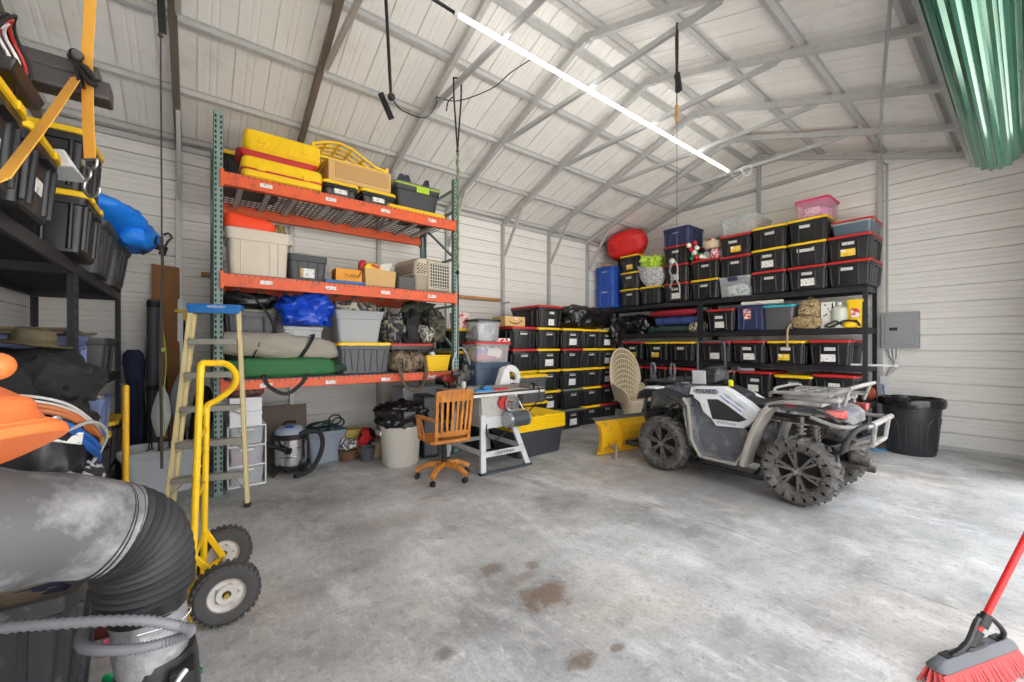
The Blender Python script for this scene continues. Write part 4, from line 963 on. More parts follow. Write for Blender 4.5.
# ---- middle level
bt = thing('beige_tote', 'open beige tote holding an orange bag on the middle rack level', 'tote', (0.52, 5.13, Z2_))
b = B(); b.rrect([(0, 0.50, 0.46), (0.36, 0.53, 0.50), (0.36, 0.56, 0.53), (0.455, 0.575, 0.54), (0.47, 0.59, 0.555), (0.47, 0.55, 0.52), (0.02, 0.46, 0.44)], 0.05, 4)
obj('body', b, M['beige'], bt)
b = B()
for u in (-0.16, 0.09, 0.17): b.bar((u, -0.232, 0.03), (u, -0.252, 0.35), 0.012, 0.012, (0, 1, 0))
b.box((0.30, -0.05, 0.42), (0.05, 0.16, 0.05)); b.box((-0.30, -0.05, 0.42), (0.05, 0.16, 0.05))
obj('ribs', b, M['beige'], bt, bevel=0.003)
ov = thing('life_vest', 'bright orange folded life vest on top of the open beige tote', 'vest', (0.44, 5.05, Z2_ + 0.43))
b = B(); b.blob((0, 0, 0), (0.44, 0.30, 0.20), 0.5, 0.04, 5, 3, rot=(0, R(6), 0)); obj('vest', b, mat('safety_orange', rgb(246, 74, 34), 0.65, var=0.06), ov)
b = B(); b.blob((0.02, -0.13, 0.02), (0.18, 0.06, 0.07), 0.7, 0.01, 8, 3); obj('buckle', b, M['blackmatte'], ov)
b = B(); b.blob((0, 0, 0), (0.16, 0.3, 0.17), 0.7, 0.05, 9, 3, amp2=0.04)
single('striped_cloth', b, mat_patches('red_green_cloth', [rgb(60, 40, 30), rgb(170, 40, 40), rgb(120, 150, 70), rgb(40, 40, 40)], 8, stretch=(3, 1, 1)), 'red and green striped cloth stuffed beside the orange life vest', 'cloth', loc=(0.71, 5.10, Z2_ + 0.40))
dg = tote('open dark grey tote with a small sticker on the middle rack level', (0.98, 5.12, Z2_), 0, 0.42, 0.46, 0.30, 'darkgrey', None, 'plain', [(0.0, 0.09, 0.13, 0.10, 'paper2'), (-0.06, 0.09, 0.03, 0.10, 'paperyel')])
ob = thing('orange_box', 'small orange box marked TUBES on a blue board, middle rack level', 'box', (1.41, 4.98, Z2_ + 0.035), -2)
b = B(); b.box((0, 0, 0.072), (0.29, 0.22, 0.144)); obj('carton', b, mat('orange_card', rgb(226, 150, 42), 0.6, var=0.06), ob, bevel=0.003)
text('lettering', 'TUBES', 0.052, M['blackmatte'], ob, (0.02, -0.1115, 0.066), (PI / 2, 0, 0))
b = B(); b.box((0, 0, 0.0175), (0.44, 0.30, 0.033)); single('blue_board', b, mat('blue_foam', rgb(45, 110, 175), 0.6), 'flat blue foam board under the small orange box', 'board', loc=(1.36, 4.98, Z2_), bevel=0.004)
cb = thing('cardboard_box', 'open brown cardboard box with a yellow toy in it, middle rack level', 'box', (1.76, 5.02, Z2_), 6)
b = B(); b.rings([[Vector((sx * w, sy * d, z)) for sx, sy in ((-1, -1), (1, -1), (1, 1), (-1, 1))] for w, d, z in ((0.185, 0.15, 0), (0.2, 0.16, 0.21), (0.19, 0.15, 0.21), (0.175, 0.14, 0.02))]); obj('carton', b, M['cardlight'], cb)
b = B(); b.hexa([(-0.2, -0.16, 0.21), (-0.2, 0.16, 0.21), (-0.205, 0.16, 0.21), (-0.205, -0.16, 0.21), (-0.27, -0.15, 0.09), (-0.27, 0.15, 0.09), (-0.275, 0.15, 0.09), (-0.275, -0.15, 0.09)]); obj('flap', b, M['carddark'], cb)
ty = thing('toy', 'rounded yellow plastic toy sticking out of the open cardboard box', 'toy', (1.72, 5.02, Z2_ + 0.02))
b = B(); b.prism([(0.13 * math.cos(a), 0.16 + 0.13 * math.sin(a)) for a in [2 * PI * k / 24 for k in range(24)]], -0.04, 0.04, 'Y'); obj('body', b, M['yellow'], ty, bevel=0.015)
b = B(); b.box((0.03, -0.042, 0.25), (0.1, 0.004, 0.03), (0, R(15), 0)); obj('lettering_band', b, M['red'], ty)
b = B(); b.blob((-0.10, 0.05, 0.16), (0.1, 0.08, 0.16), 0.8, 0.02, 8, 2); obj('red_handle', b, M['red'], ty)
b = B(); b.rings([[Vector((x, 0.01 * s, z + 0.16)) for x, z, s in ((-0.06, 0, -1), (0.06, 0, -1), (0.06, 0, 1), (-0.06, 0, 1))], [Vector((x, 0.012 * s, z + 0.16)) for x, z, s in ((-0.02, 0.16, -1), (0.14, 0.2, -1), (0.14, 0.2, 1), (-0.02, 0.16, 1))]])
single('paper_sheet', b, M['offwhite'], 'crumpled white sheet standing in the back of the open cardboard box', 'paper', loc=(1.87, 5.08, Z2_))
ps = thing('grey_tray_stack', 'stack of grey trays beside the pet carrier', 'trays', (2.10, 4.98, Z2_), group=None)
b = B()
for k in range(3): b.rrect([(0.05 * k, 0.20, 0.26), (0.05 * k + 0.04, 0.23, 0.30), (0.05 * k + 0.05, 0.24, 0.31)], 0.03, 3)
obj('tray', b, mat('grey_tray', rgb(104, 104, 106), 0.5), ps)
pc = thing('pet_carrier', 'beige plastic pet carrier with a wire door on the middle rack level', 'pet carrier', (2.44, 5.16, Z2_), 10)
CR = mat('carrier_beige', rgb(196, 182, 162), 0.5, var=0.06)
b = B(); b.rrect([(0, 0.50, 0.50), (0.03, 0.53, 0.53), (0.19, 0.56, 0.56), (0.19, 0.58, 0.58), (0.20, 0.58, 0.58)], 0.05, 4); obj('lower_shell', b, mat('carrier_tan', rgb(160, 147, 130), 0.5), pc)
b = B(); b.rrect([(0.20, 0.58, 0.58), (0.21, 0.58, 0.58), (0.22, 0.555, 0.555), (0.38, 0.52, 0.54), (0.42, 0.46, 0.52), (0.44, 0.36, 0.46)], 0.06, 4); obj('upper_shell', b, CR, pc)
b = B(); b.b2(-0.10, 0.27, -0.30, -0.27, 0.03, 0.41); obj('door_frame', b, CR, pc, bevel=0.012)
b = B(); b.b2(-0.075, 0.245, -0.302, -0.299, 0.055, 0.385); obj('door_shade_panel', b, mat('carrier_painted_shade', rgb(84, 76, 68), 0.8), pc)  # solid dark panel: paints the shade inside the carrier behind the wires
b = B()
b.tube([(-0.075, -0.308, 0.055), (0.245, -0.308, 0.055), (0.245, -0.308, 0.385), (-0.075, -0.308, 0.385)], 0.009, 6, True)
for k in range(9): b.tube([(-0.075 + 0.04 * k, -0.308, 0.055), (-0.075 + 0.04 * k, -0.308, 0.385)], 0.005, 5)
for k in range(8): b.tube([(-0.075, -0.310, 0.075 + 0.042 * k), (0.245, -0.310, 0.075 + 0.042 * k)], 0.005, 5)
obj('wire_door', b, M['offwhite'], pc)
b = B()
for i in range(10):
    for j in range(6): b.box((-0.276 + 0.004 * j, -0.21 + 0.045 * i + 0.02 * (j % 2), 0.235 + 0.023 * j), (0.016, 0.022, 0.012))
for i in range(3):
    for j in range(6): b.box((-0.235 + 0.045 * i + 0.02 * (j % 2), -0.277 + 0.002 * j, 0.235 + 0.023 * j), (0.022, 0.014, 0.012))
obj('vent_slots', b, M['blackmatte'], pc)['kind'] = 'stuff'
b = B(); b.tube(smooth([(0, -0.12, 0.43), (0, -0.10, 0.47), (0, 0.10, 0.47), (0, 0.12, 0.43)], 4), 0.012, 6); obj('handle', b, CR, pc)
# ---- lower level
b = B(); b.blob((0, 0, 0), (0.50, 0.42, 0.17), 0.6, 0.06, 5, 3, amp2=0.07)
t = thing('black_helmet_bag', 'black nylon bag with a cable at the left end of the lower rack level', 'bag', (0.42, 5.20, Z1_ + 0.50))
obj('bag', b, M['bagblack'], t); t.location = (0.46, 5.24, Z1_ + 0.73)
b = B(); b.tube(smooth([(-0.18, -0.16, 0.14), (0.0, -0.22, 0.12), (0.14, -0.26, -0.05), (0.2, -0.26, -0.2), (0.24, -0.27, -0.30), (0.20, -0.3, -0.38)], 5), 0.012, 6); obj('strap', b, M['rubber'], t)
tote('dark grey lidded tote under the black nylon bag, lower rack level', (0.48, 5.30, Z1_ + 0.42), 0, 0.50, 0.42, 0.31, 'greyplastic', 'greenlid', 'std', [])
tote('black tote on the lower rack level, hidden behind the tent bags', (0.48, 5.40, Z1_), 0, 0.50, 0.42, 0.42, 'black', 'yellow', 'plain', [])
tb = thing('tarp_bundle', 'crumpled shiny blue tarp bundle on the lower rack level', 'tarp', (0.97, 5.02, Z1_ + 0.555))
TARP = mat('blue_tarp', rgb(20, 70, 190), 0.28, var=0.15, bump=0.6, bscale=14)
b = B(); b.blob((0, 0, 0), (0.56, 0.40, 0.36), 0.7, 0.07, 5, 4, amp2=0.14, fr2=7, u=72, v=40); obj('tarp', b, TARP, tb)
clear_bin('clear bin under the blue tarp bundle on the lower rack level', (0.94, 5.10, Z1_ + 0.20), 0, 0.40, 0.34, 0.35, 'clearw', 'clear')
b = B(); b.box((0, 0, 0.1), (0.42, 0.36, 0.198)); single('carton', b, M['carddark'], 'brown carton hidden under the clear bin on the lower rack level', 'box', loc=(0.94, 5.22, Z1_), bevel=0.004)
bl = thing('tent_bag', 'long grey canvas tent bag lying on the green bag, lower rack level', 'bag', (0.72, 4.97, Z1_ + 0.185))
CANV = mat('grey_canvas', rgb(158, 152, 140), 0.85, var=0.1, bump=0.4, bscale=30)
b = B(); b.blob((0, 0, 0), (1.22, 0.27, 0.28), 0.75, 0.05, 4, 8, amp2=0.05, fr2=8, u=64, v=26, rot=(0, R(4), R(2))); obj('bag', b, CANV, bl)
b = B(); 
for u, k in ((-0.22, 0.5), (0.24, 0.8)):
    pth = [Vector((u + 0.10 * k * math.sin(a), 0.138 * math.cos(a), 0.138 + 0.140 * math.sin(a))) for a in [2 * PI * j / 24 for j in range(25)]]
    for i in range(24): b.bar(pth[i], pth[i + 1], 0.036 if u > 0 else 0.012, 0.01, (0, math.cos(2 * PI * i / 24), math.sin(2 * PI * i / 24)))
obj('strap', b, M['blackmatte'], bl)
gb = thing('tent_bag', 'long green bag with hanging black handles at the bottom of the lower rack level', 'bag', (0.72, 4.98, Z1_))
GRN = mat('green_nylon', rgb(38, 104, 56), 0.65, var=0.12, bump=0.25)
b = B(); b.blob((0, 0, 0), (1.05, 0.34, 0.205), 0.42, 0.03, 4, 3, amp2=0.03, fr2=7, u=60, v=20); obj('bag', b, GRN, gb)
b = B(); b.blob((0.52, 0.0, 0.03), (0.26, 0.24, 0.11), 0.8, 0.05, 6, 3, amp2=0.04); obj('bag_end', b, mat('dark_green', rgb(34, 60, 46), 0.8), gb)
for x0, x1, zb in ((-0.18, 0.22, -0.17),):
    b = B(); pth = smooth([(x0, -0.10, 0.15), (x0 + 0.01, -0.175, 0.02), (x0 + 0.05, -0.19, -0.08), ((x0 + x1) / 2, -0.19, zb), (x1 - 0.06, -0.19, -0.08), (x1, -0.175, 0.02), (x1 + 0.02, -0.10, 0.15)], 6)
    for i in range(len(pth) - 1): b.bar(pth[i], pth[i + 1], 0.01, 0.04, (1, 0, 0.3))
    obj('handle', b, M['blackmatte'], gb)
tote('dark grey ribbed tote with a yellow lid on the lower rack level', (1.60, 5.10, Z1_), 0, 0.64, 0.50, 0.375, 'greyplastic', 'yellow', 'zig', [])
lt = thing('light_grey_tote', 'open light grey tote heaped with cloth on the yellow-lidded grey tote', 'tote', (1.54, 5.12, Z1_ + 0.375))
b = B(); b.rrect([(0, 0.46, 0.40), (0.27, 0.52, 0.46), (0.275, 0.54, 0.48), (0.36, 0.565, 0.50), (0.375, 0.585, 0.52), (0.375, 0.54, 0.48), (0.02, 0.44, 0.38)], 0.04, 4); obj('body', b, M['ltgrey'], lt)
b = B(); b.blob((0, 0, 0), (0.52, 0.46, 0.16), 0.7, 0.05, 6, 9, amp2=0.07, fr2=10)
single('cloth_heap', b, mat_patches('grey_cloths', [rgb(90, 84, 78), rgb(170, 164, 152), rgb(60, 58, 56), rgb(130, 124, 114)], 6, bump=0.3), 'heap of grey cloth spilling out of the open light grey tote', 'cloth', loc=(1.52, 5.10, Z1_ + 0.375 + 0.345))
tote('red-lidded black tote behind the camouflage duffel on the lower rack level', (2.26, 5.24, Z1_), 0, 0.64, 0.46, 0.37, 'black', 'red', 'zig', [])
def pack(name, label, loc, d, m, seed, cat='backpack', pocket=True, strap=True):
    t = thing(name, label, cat, loc)
    b = B(); b.blob((0, 0, 0), d, 0.7, 0.08, 5, seed, amp2=0.10, fr2=9, u=44, v=26); obj('body', b, m, t)
    if pocket: b = B(); b.blob((0, -d[1] * 0.45, 0.02), (d[0] * 0.75, d[1] * 0.4, d[2] * 0.55), 0.65, 0.05, 6, seed + 1, amp2=0.05); obj('pocket', b, m, t)
    if strap: b = B(); b.tube(smooth([(-d[0] * 0.3, -d[1] * 0.4, d[2] * 0.9), (-d[0] * 0.42, -d[1] * 0.62, d[2] * 0.5), (-d[0] * 0.3, -d[1] * 0.55, d[2] * 0.1)], 5), 0.014, 6); obj('strap', b, M['blackmatte'], t)
    return t
ZR = Z1_ + 0.37
pack('black_camera_bag', 'small black bag squeezed between the light grey tote and the navy backpack', (1.90, 5.20, ZR), (0.16, 0.3, 0.30), M['blacknylon'], 11, 'bag', False, True)
pack('jacket_bundle', 'dark olive jacket rolled on top of the backpacks on the lower rack level', (2.42, 5.22, ZR + 0.40), (0.46, 0.26, 0.16), mat('olive_jacket', rgb(66, 66, 54), 0.85, var=0.25, bump=0.4), 13, 'jacket', False, False)
b = B(); b.tube(smooth([(-0.28, 0, 0.06), (-0.24, 0, 0.40), (-0.05, -0.01, 0.50), (0.20, 0, 0.49), (0.32, 0.03, 0.30)], 6), 0.014, 7); single('black_tube', b, M['blackmatte'], 'bent black tube arching over the dark backpacks', 'tube', loc=(2.30, 4.955, ZR))
pack('backpack', 'navy and pale olive backpack beside the light grey tote, lower rack level', (1.98, 5.10, ZR), (0.26, 0.30, 0.42), mat_patches('navy_olive', [rgb(44, 46, 62), rgb(54, 55, 74), rgb(132, 132, 108), rgb(48, 47, 58), rgb(62, 62, 70)], 7), 3)
pack('backpack', 'black backpack between the navy pack and the dark camouflage pack', (2.26, 5.12, ZR), (0.27, 0.30, 0.40), M['blacknylon'], 5)
pack('backpack', 'dark camouflage backpack at the right end of the lower rack level', (2.56, 5.08, ZR), (0.32, 0.32, 0.46), mat_patches('dark_camo', [rgb(50, 48, 40), rgb(92, 86, 68), rgb(60, 58, 50), rgb(36, 36, 34)], 10, bump=0.3), 6)
pack('grey_camo_pouch', 'small grey camouflage pouch hanging in front of the dark backpacks', (2.44, 4.94, ZR), (0.20, 0.14, 0.20), mat_patches('grey_camo', [rgb(150, 148, 140), rgb(80, 78, 74), rgb(190, 186, 176), rgb(110, 106, 98)], 16), 8, 'pouch', False, False)
du = thing('duffel_bag', 'brown-grey camouflage duffel with a hanging strap on the lower rack level', 'bag', (2.13, 4.93, Z1_), 4)
DUC = mat_patches('brown_camo', [rgb(104, 88, 72), rgb(140, 122, 100), rgb(86, 74, 62), rgb(122, 106, 88)], 9, bump=0.3)
b = B(); b.blob((0, 0, 0), (0.46, 0.28, 0.27), 0.65, 0.04, 5, 3, amp2=0.03); obj('bag', b, DUC, du)
b = B(); pth = smooth([(-0.2, -0.10, 0.2), (-0.17, -0.18, 0.0), (-0.10, -0.19, -0.17), (0.0, -0.185, -0.23), (0.12, -0.185, -0.19), (0.19, -0.17, 0.0), (0.2, -0.1, 0.2)], 6)
for i in range(len(pth) - 1): b.bar(pth[i], pth[i + 1], 0.008, 0.035, (1, 0, 0.3))
obj('strap', b, mat('brown_web', rgb(96, 82, 68), 0.85), du)
b = B()
for u in (-0.12, 0.0, 0.12): b.tube([(u, 0.145 * math.cos(a), 0.135 + 0.14 * math.sin(a)) for a in [2 * PI * j / 20 for j in range(20)]], 0.008, 5, True)
obj('webbing', b, M['blackmatte'], du)
yb = thing('yellow_bin', 'small bright yellow bin at the right end of the lower rack level', 'bin', (2.54, 4.94, Z1_))
b = B(); b.rrect([(0, 0.30, 0.20), (0.19, 0.36, 0.24), (0.20, 0.38, 0.26), (0.21, 0.38, 0.26), (0.205, 0.35, 0.23), (0.02, 0.28, 0.18)], 0.03, 3); obj('body', b, M['yellow'], yb)
b = B(); b.lathe([(0, 0), (0.04, 0), (0.04, 0.1), (0.02, 0.12), (0, 0.12)], 14); single('spray_can', b, M['white'], 'white can standing in the small yellow bin', 'can', loc=(2.50, 4.94, Z1_ + 0.012 + 0.12))
# hanging strap with hook in front of the right upright
hs = thing('hanging_strap', 'mossy green strap hanging from black ties in front of the right rack upright', 'strap', (2.30, 3.93, 0))
b = B()
for dx in (-0.05, 0.05): b.tube([(dx - 0.0, 0.0, 4.42), (dx * 0.9, 0.0, 4.2), (0, 0, 3.62)], 0.010, 6)
b.tube([(-0.05, 0, 4.42), (0, 0.0, 4.435), (0.05, 0, 4.42)], 0.010, 6); b.ball((0, 0, 3.62), 0.02, 8, 6)
b.tube(smooth([(-0.06, 0, 4.2), (-0.12, 0, 4.12), (-0.14, 0, 4.02)], 4), 0.008, 5)
obj('tie', b, M['blackmatte'], hs)
b = B()
for k in range(28): b.cyl((0.006 * math.sin(k * 1.7), 0, 3.62 - 0.048 * k), (0.006 * math.sin((k + 1) * 1.7), 0, 3.62 - 0.048 * (k + 1)), 0.017 - 0.006 * (k % 2), n=7)
obj('webbing', b, mat('moss_web', rgb(104, 122, 84), 0.85, var=0.25, scale=30), hs)
b = B(); b.ball((0, 0, 2.27), 0.025, 8, 6); b.tube([(0.0, 0, 2.25), (0.012, 0, 2.1), (0.0, 0, 1.3)], 0.006, 5); obj('hook', b, M['blackmatte'], hs)
# ------------------------------------------------------------------ on the floor under the rack
dr = thing('drawer_tower', 'three-drawer frosted plastic storage tower beside the rack upright', 'drawers', (0.42, 5.16, 0))
b = B()
W2, D2, DH = 0.34, 0.38, 0.205
for k in range(4): b.box((0, 0, k * DH + 0.008), (W2, D2, 0.016))
for s in (-1, 1): b.box((s * (W2 / 2 - 0.006), 0, 1.5 * DH), (0.012, D2, 3 * DH))
b.box((0, D2 / 2 - 0.005, 1.5 * DH), (W2, 0.01, 3 * DH))
obj('frame', b, M['white'], dr, bevel=0.004)
for k in range(3):
    b = B(); w, d, h = W2 - 0.04, D2 - 0.03, DH - 0.03; z = k * DH + 0.02
    b.rrect([(z, w - 0.03, d - 0.02), (z + h - 0.012, w, d), (z + h, w + 0.008, d), (z + h, w - 0.02, d - 0.02), (z + 0.006, w - 0.05, d - 0.04)], 0.02, 3); o = obj('drawer', b, mat_clear('frosted_drawer', (0.84, 0.86, 0.9, 1), 0.30, 0.25), dr)
    b = B(); b.box((0, -D2 / 2 - 0.0, z + h - 0.02), (0.12, 0.02, 0.02)); obj('handle', b, M['white'], o, bevel=0.003)
for k, (m_, l_, c_) in enumerate(((mat('teal_things', rgb(110, 150, 140), 0.7), 'pale green craft things in the bottom drawer of the storage tower', 0), (mat('pink_things', rgb(210, 120, 150), 0.7), 'pink craft things in the middle drawer of the storage tower', 1), (mat('grey_things', rgb(150, 152, 158), 0.7), 'grey things in the top drawer of the storage tower', 2))):
    b = B(); b.blob((0.42, 5.16, 0.205 * k + 0.03), (0.22, 0.22, 0.09), 0.6, 0.03, 9, k); single('craft_supplies', b, m_, l_, 'craft supplies')
for k in range(2):
    b = B(); b.box((0, 0, 0.0725), (0.28, 0.32, 0.145)); b.box((0, 0, 0.128), (0.288, 0.328, 0.034))
    single('storage_box', b, mat('white_box', rgb(226, 226, 230), 0.6, var=0.03), '%s of the two white boxes on the drawer tower' % ('lower', 'upper')[k], 'box', 'white boxes on the drawer tower', loc=(0.41, 5.14, 0.625 + 0.147 * k), bevel=0.004)
sh = thing('clothes_bag', 'brown and black bag of shoes lying on the white boxes', 'bag', (0.42, 5.14, 0.92))
b = B(); b.blob((0, 0, 0), (0.34, 0.28, 0.12), 0.6, 0.03, 7, 3); obj('body', b, mat_patches('brown_pattern', [rgb(50, 44, 44), rgb(126, 92, 82), rgb(90, 70, 66), rgb(150, 110, 100)], 9), sh)
b = B(); b.tube([(-0.15 + 0.03 * k, -0.13, 0.10 + 0.01 * (k % 2)) for k in range(11)], 0.012, 6); obj('edge', b, M['blackmatte'], sh)
bd = thing('carpet_panel', 'brown carpet covered panel leaning behind the shop vacuum', 'panel', (0.80, 5.62, 0.0))
b = B(); b.box((0, 0.04, 0.36), (0.62, 0.04, 0.72), (R(-4), 0, 0)); obj('panel', b, mat('brown_carpet', rgb(104, 92, 84), 0.95, var=0.25, scale=40, bump=0.5), bd)
va = thing('shop_vacuum', 'stainless steel wet-dry shop vacuum with black hose under the rack', 'vacuum', (0.86, 5.24, 0), -15)
b = B(); b.lathe([(0.0, 0.10), (0.165, 0.10), (0.168, 0.12), (0.168, 0.20), (0.172, 0.205), (0.168, 0.21), (0.168, 0.30), (0.172, 0.305), (0.168, 0.31), (0.168, 0.40), (0.0, 0.40)], 32); obj('drum', b, M['chrome'], va)
b = B(); b.lathe([(0.0, 0.07), (0.18, 0.07), (0.185, 0.11), (0.0, 0.11)], 32)
for k in range(4):
    a = PI / 4 + k * PI / 2; b.box((0.19 * math.cos(a), 0.19 * math.sin(a), 0.075), (0.09, 0.06, 0.05), (0, 0, a))
obj('base', b, M['black'], va)
for k in range(4):
    a = PI / 4 + k * PI / 2; b = B(); b.ball((0.215 * math.cos(a), 0.215 * math.sin(a), 0.033), (0.032, 0.022, 0.033), 12, 8, (0, 0, a)); obj('caster', b, M['rubber'], va)
b = B(); b.lathe([(0.0, 0.395), (0.178, 0.395), (0.18, 0.44), (0.17, 0.455), (0.0, 0.455)], 32)
for s in (-1, 1): b.box((s * 0.178, 0, 0.40), (0.02, 0.06, 0.10))
obj('collar', b, M['black'], va)
b = B(); b.lathe([(0.165, 0.452), (0.155, 0.49), (0.12, 0.53), (0.06, 0.545), (0.0, 0.547)], 32, cap=False); obj('motor_head', b, M['blgrey'], va)
b = B(); b.box((0, -0.10, 0.535), (0.08, 0.04, 0.012), (R(25), 0, 0)); obj('blue_badge', b, M['blue'], va)
b = B(); b.tube(smooth([(-0.06, 0, 0.54), (-0.05, 0, 0.575), (0.05, 0, 0.575), (0.06, 0, 0.54)], 4), 0.014, 7); obj('handle', b, M['black'], va)
b = B(); b.tube([(-0.27, -0.14, 0.40), (-0.02, -0.19, 0.29)], 0.024, 10); b.cyl((-0.02, -0.19, 0.29), (0.01, -0.165, 0.28), 0.04); obj('wand', b, M['black'], va)
b = B(); b.tube(smooth([(0.10, -0.12, 0.45), (0.2, -0.10, 0.475), (0.30, -0.04, 0.44), (0.335, 0.0, 0.32), (0.31, -0.05, 0.18), (0.22, -0.18, 0.05), (0.07, -0.30, 0.03)], 6), 0.026, 10); obj('hose', b, M['rubber'], va)
ht = thing('grey_tote', 'open blue-grey tote of green garden hose under the rack', 'tote', (1.28, 5.56, 0), 6)
b = B(); b.rrect([(0, 0.38, 0.34), (0.33, 0.44, 0.40), (0.34, 0.46, 0.42), (0.39, 0.475, 0.435), (0.395, 0.49, 0.45), (0.395, 0.46, 0.42), (0.02, 0.37, 0.33)], 0.04, 4); obj('body', b, M['blgrey'], ht)
b = B()
for k in range(7):
    r = 0.13 + 0.012 * (k % 3); c = Vector((rnd.uniform(-.05, .05), rnd.uniform(-.04, .04), 0.33 + 0.03 * (k % 5)))
    ax = rnd.uniform(-0.5, 0.5); ay = rnd.uniform(-0.5, 0.5)
    b.tube([c + Euler((ax, ay, 0)).to_matrix() @ Vector((r * math.cos(2 * PI * j / 24), r * 0.9 * math.sin(2 * PI * j / 24), 0)) for j in range(24)], 0.012, 7, True)
for c in ((0.14, -0.05, 0.50), (0.19, 0.0, 0.45)): b.tube([Vector(c) + Vector((0.075 * math.cos(2 * PI * j / 20), 0.02, 0.06 * math.sin(2 * PI * j / 20))) for j in range(20)], 0.011, 7, True)
single('garden_hose', b, mat('hose_green', rgb(26, 58, 50), 0.45), 'dark green coiled garden hose heaped in the blue-grey tote', 'hose', loc=(1.28, 5.56, 0))
# small jumble beside the grey can
b = B(); b.hexa([(-0.14, -0.10, 0), (0.14, -0.10, 0), (0.14, 0.10, 0), (-0.14, 0.10, 0), (-0.15, -0.11, 0.34), (0.15, -0.11, 0.34), (0.15, 0.11, 0.34), (-0.15, 0.11, 0.34)]); single('yellow_box', b, mat('straw_yellow', rgb(206, 184, 92), 0.7), 'straw yellow box standing between the hose tote and the grey trash can', 'box', loc=(1.62, 5.62, 0), bevel=0.006)
sb = thing('seed_bag', 'crumpled red and black printed bag leaning on the straw yellow box', 'bag', (1.74, 5.33, 0.14))
b = B(); b.blob((0, 0, 0), (0.20, 0.13, 0.26), 0.6, 0.04, 7, 3, amp2=0.03, rot=(R(-8), R(12), 0)); obj('bag', b, mat_patches('red_black_print', [rgb(196, 30, 34), rgb(210, 40, 40), rgb(30, 28, 30), rgb(225, 220, 215)], 6), sb)
b = B(); b.lathe([(0, 0), (0.10, 0), (0.115, 0.13), (0.12, 0.135), (0.105, 0.135), (0.09, 0.02), (0, 0.02)], 20); single('terracotta_pot', b, mat('brown_clay', rgb(112, 82, 62), 0.8), 'brown pot with rubbish on the floor beside the hose tote', 'pot', loc=(1.53, 5.36, 0))
b = B(); b.blob((0, 0, 0), (0.2, 0.16, 0.14), 0.7, 0.04, 9, 4, amp2=0.04); single('foil_scraps', b, mat_patches('foil_scraps', [rgb(160, 160, 165), rgb(90, 90, 95), rgb(210, 210, 212), rgb(120, 100, 90)], 10), 'grey crumpled scraps in the brown pot', 'scraps', loc=(1.53, 5.36, 0.125))
b = B(); b.lathe([(0, 0), (0.07, 0), (0.10, 0.17), (0.105, 0.175), (0.09, 0.175), (0.06, 0.02), (0, 0.02)], 20); single('grey_pot', b, mat('grey_pot', rgb(92, 94, 98), 0.6), 'small tapered grey pot in front of the printed bag', 'pot', loc=(1.71, 5.17, 0))
b = B(); b.lathe([(0, 0), (0.085, 0), (0.09, 0.02), (0.095, 0.19), (0.10, 0.2), (0.085, 0.2), (0.08, 0.02), (0, 0.02)], 20); single('cream_pot', b, mat('cream_pot', rgb(186, 166, 132), 0.7), 'cream bucket on the floor left of the grey trash can', 'bucket', loc=(1.90, 5.30, 0))
# grey trash can
gc = thing('trash_can', 'round light grey trash can topped with a black bag under the rack', 'trash can', (2.00, 4.80, 0))
b = B(); b.lathe([(0, 0), (0.20, 0), (0.215, 0.02), (0.245, 0.44), (0.25, 0.45), (0.25, 0.48), (0.235, 0.48), (0.2, 0.04), (0, 0.04)], 36); obj('body', b, M['offwhite'], gc)
b = B(); b.box((-0.25, 0.05, 0.40), (0.03, 0.12, 0.05)); obj('handle', b, M['offwhite'], gc, bevel=0.006)
b = B(); b.blob((0, 0, 0.40), (0.62, 0.58, 0.30), 0.75, 0.06, 5, 4, amp2=0.09, fr2=10, u=48, v=26); single('trash_bag', b, M['bagblack'], 'crumpled black bag heaped on the round grey trash can', 'bag', loc=(2.00, 4.80, 0.05))
cbn = thing('white_cabinet', 'pale grey metal cabinet standing behind the grey trash can', 'cabinet', (2.62, 5.62, 0))
b = B(); b.b2(-0.33, 0.33, -0.2, 0.2, 0.03, 0.86); obj('body', b, mat('pale_metal', rgb(176, 182, 188), 0.5, var=0.05), cbn, bevel=0.008)
b = B(); b.b2(-0.31, 0.31, -0.215, -0.2, 0.05, 0.84); obj('door', b, mat('pale_metal_door', rgb(186, 192, 198), 0.5, var=0.05), cbn, bevel=0.005)
b = B(); b.b2(-0.33, 0.33, -0.2, 0.2, 0.0, 0.03); obj('plinth', b, M['blackmatte'], cbn)
pct = thing('computer_tower', 'black computer tower standing on the floor beside the wooden chair', 'computer', (2.42, 4.98, 0), -8)
b = B(); b.b2(-0.10, 0.10, -0.22, 0.22, 0.012, 0.80); obj('case', b, M['black'], pct, bevel=0.015)
b = B(); b.b2(-0.085, 0.085, -0.232, -0.22, 0.05, 0.77)
for k in range(3): b.b2(-0.07, 0.07, -0.238, -0.232, 0.50 + 0.075 * k, 0.56 + 0.075 * k)
obj('front_panel', b, M['greyplastic'], pct, bevel=0.004)
b = B()
for sx in (-1, 1):
    for sy in (-1, 1): b.cyl((sx * 0.07, sy * 0.17, 0), (sx * 0.07, sy * 0.17, 0.013), 0.018)
obj('foot', b, M['rubber'], pct)
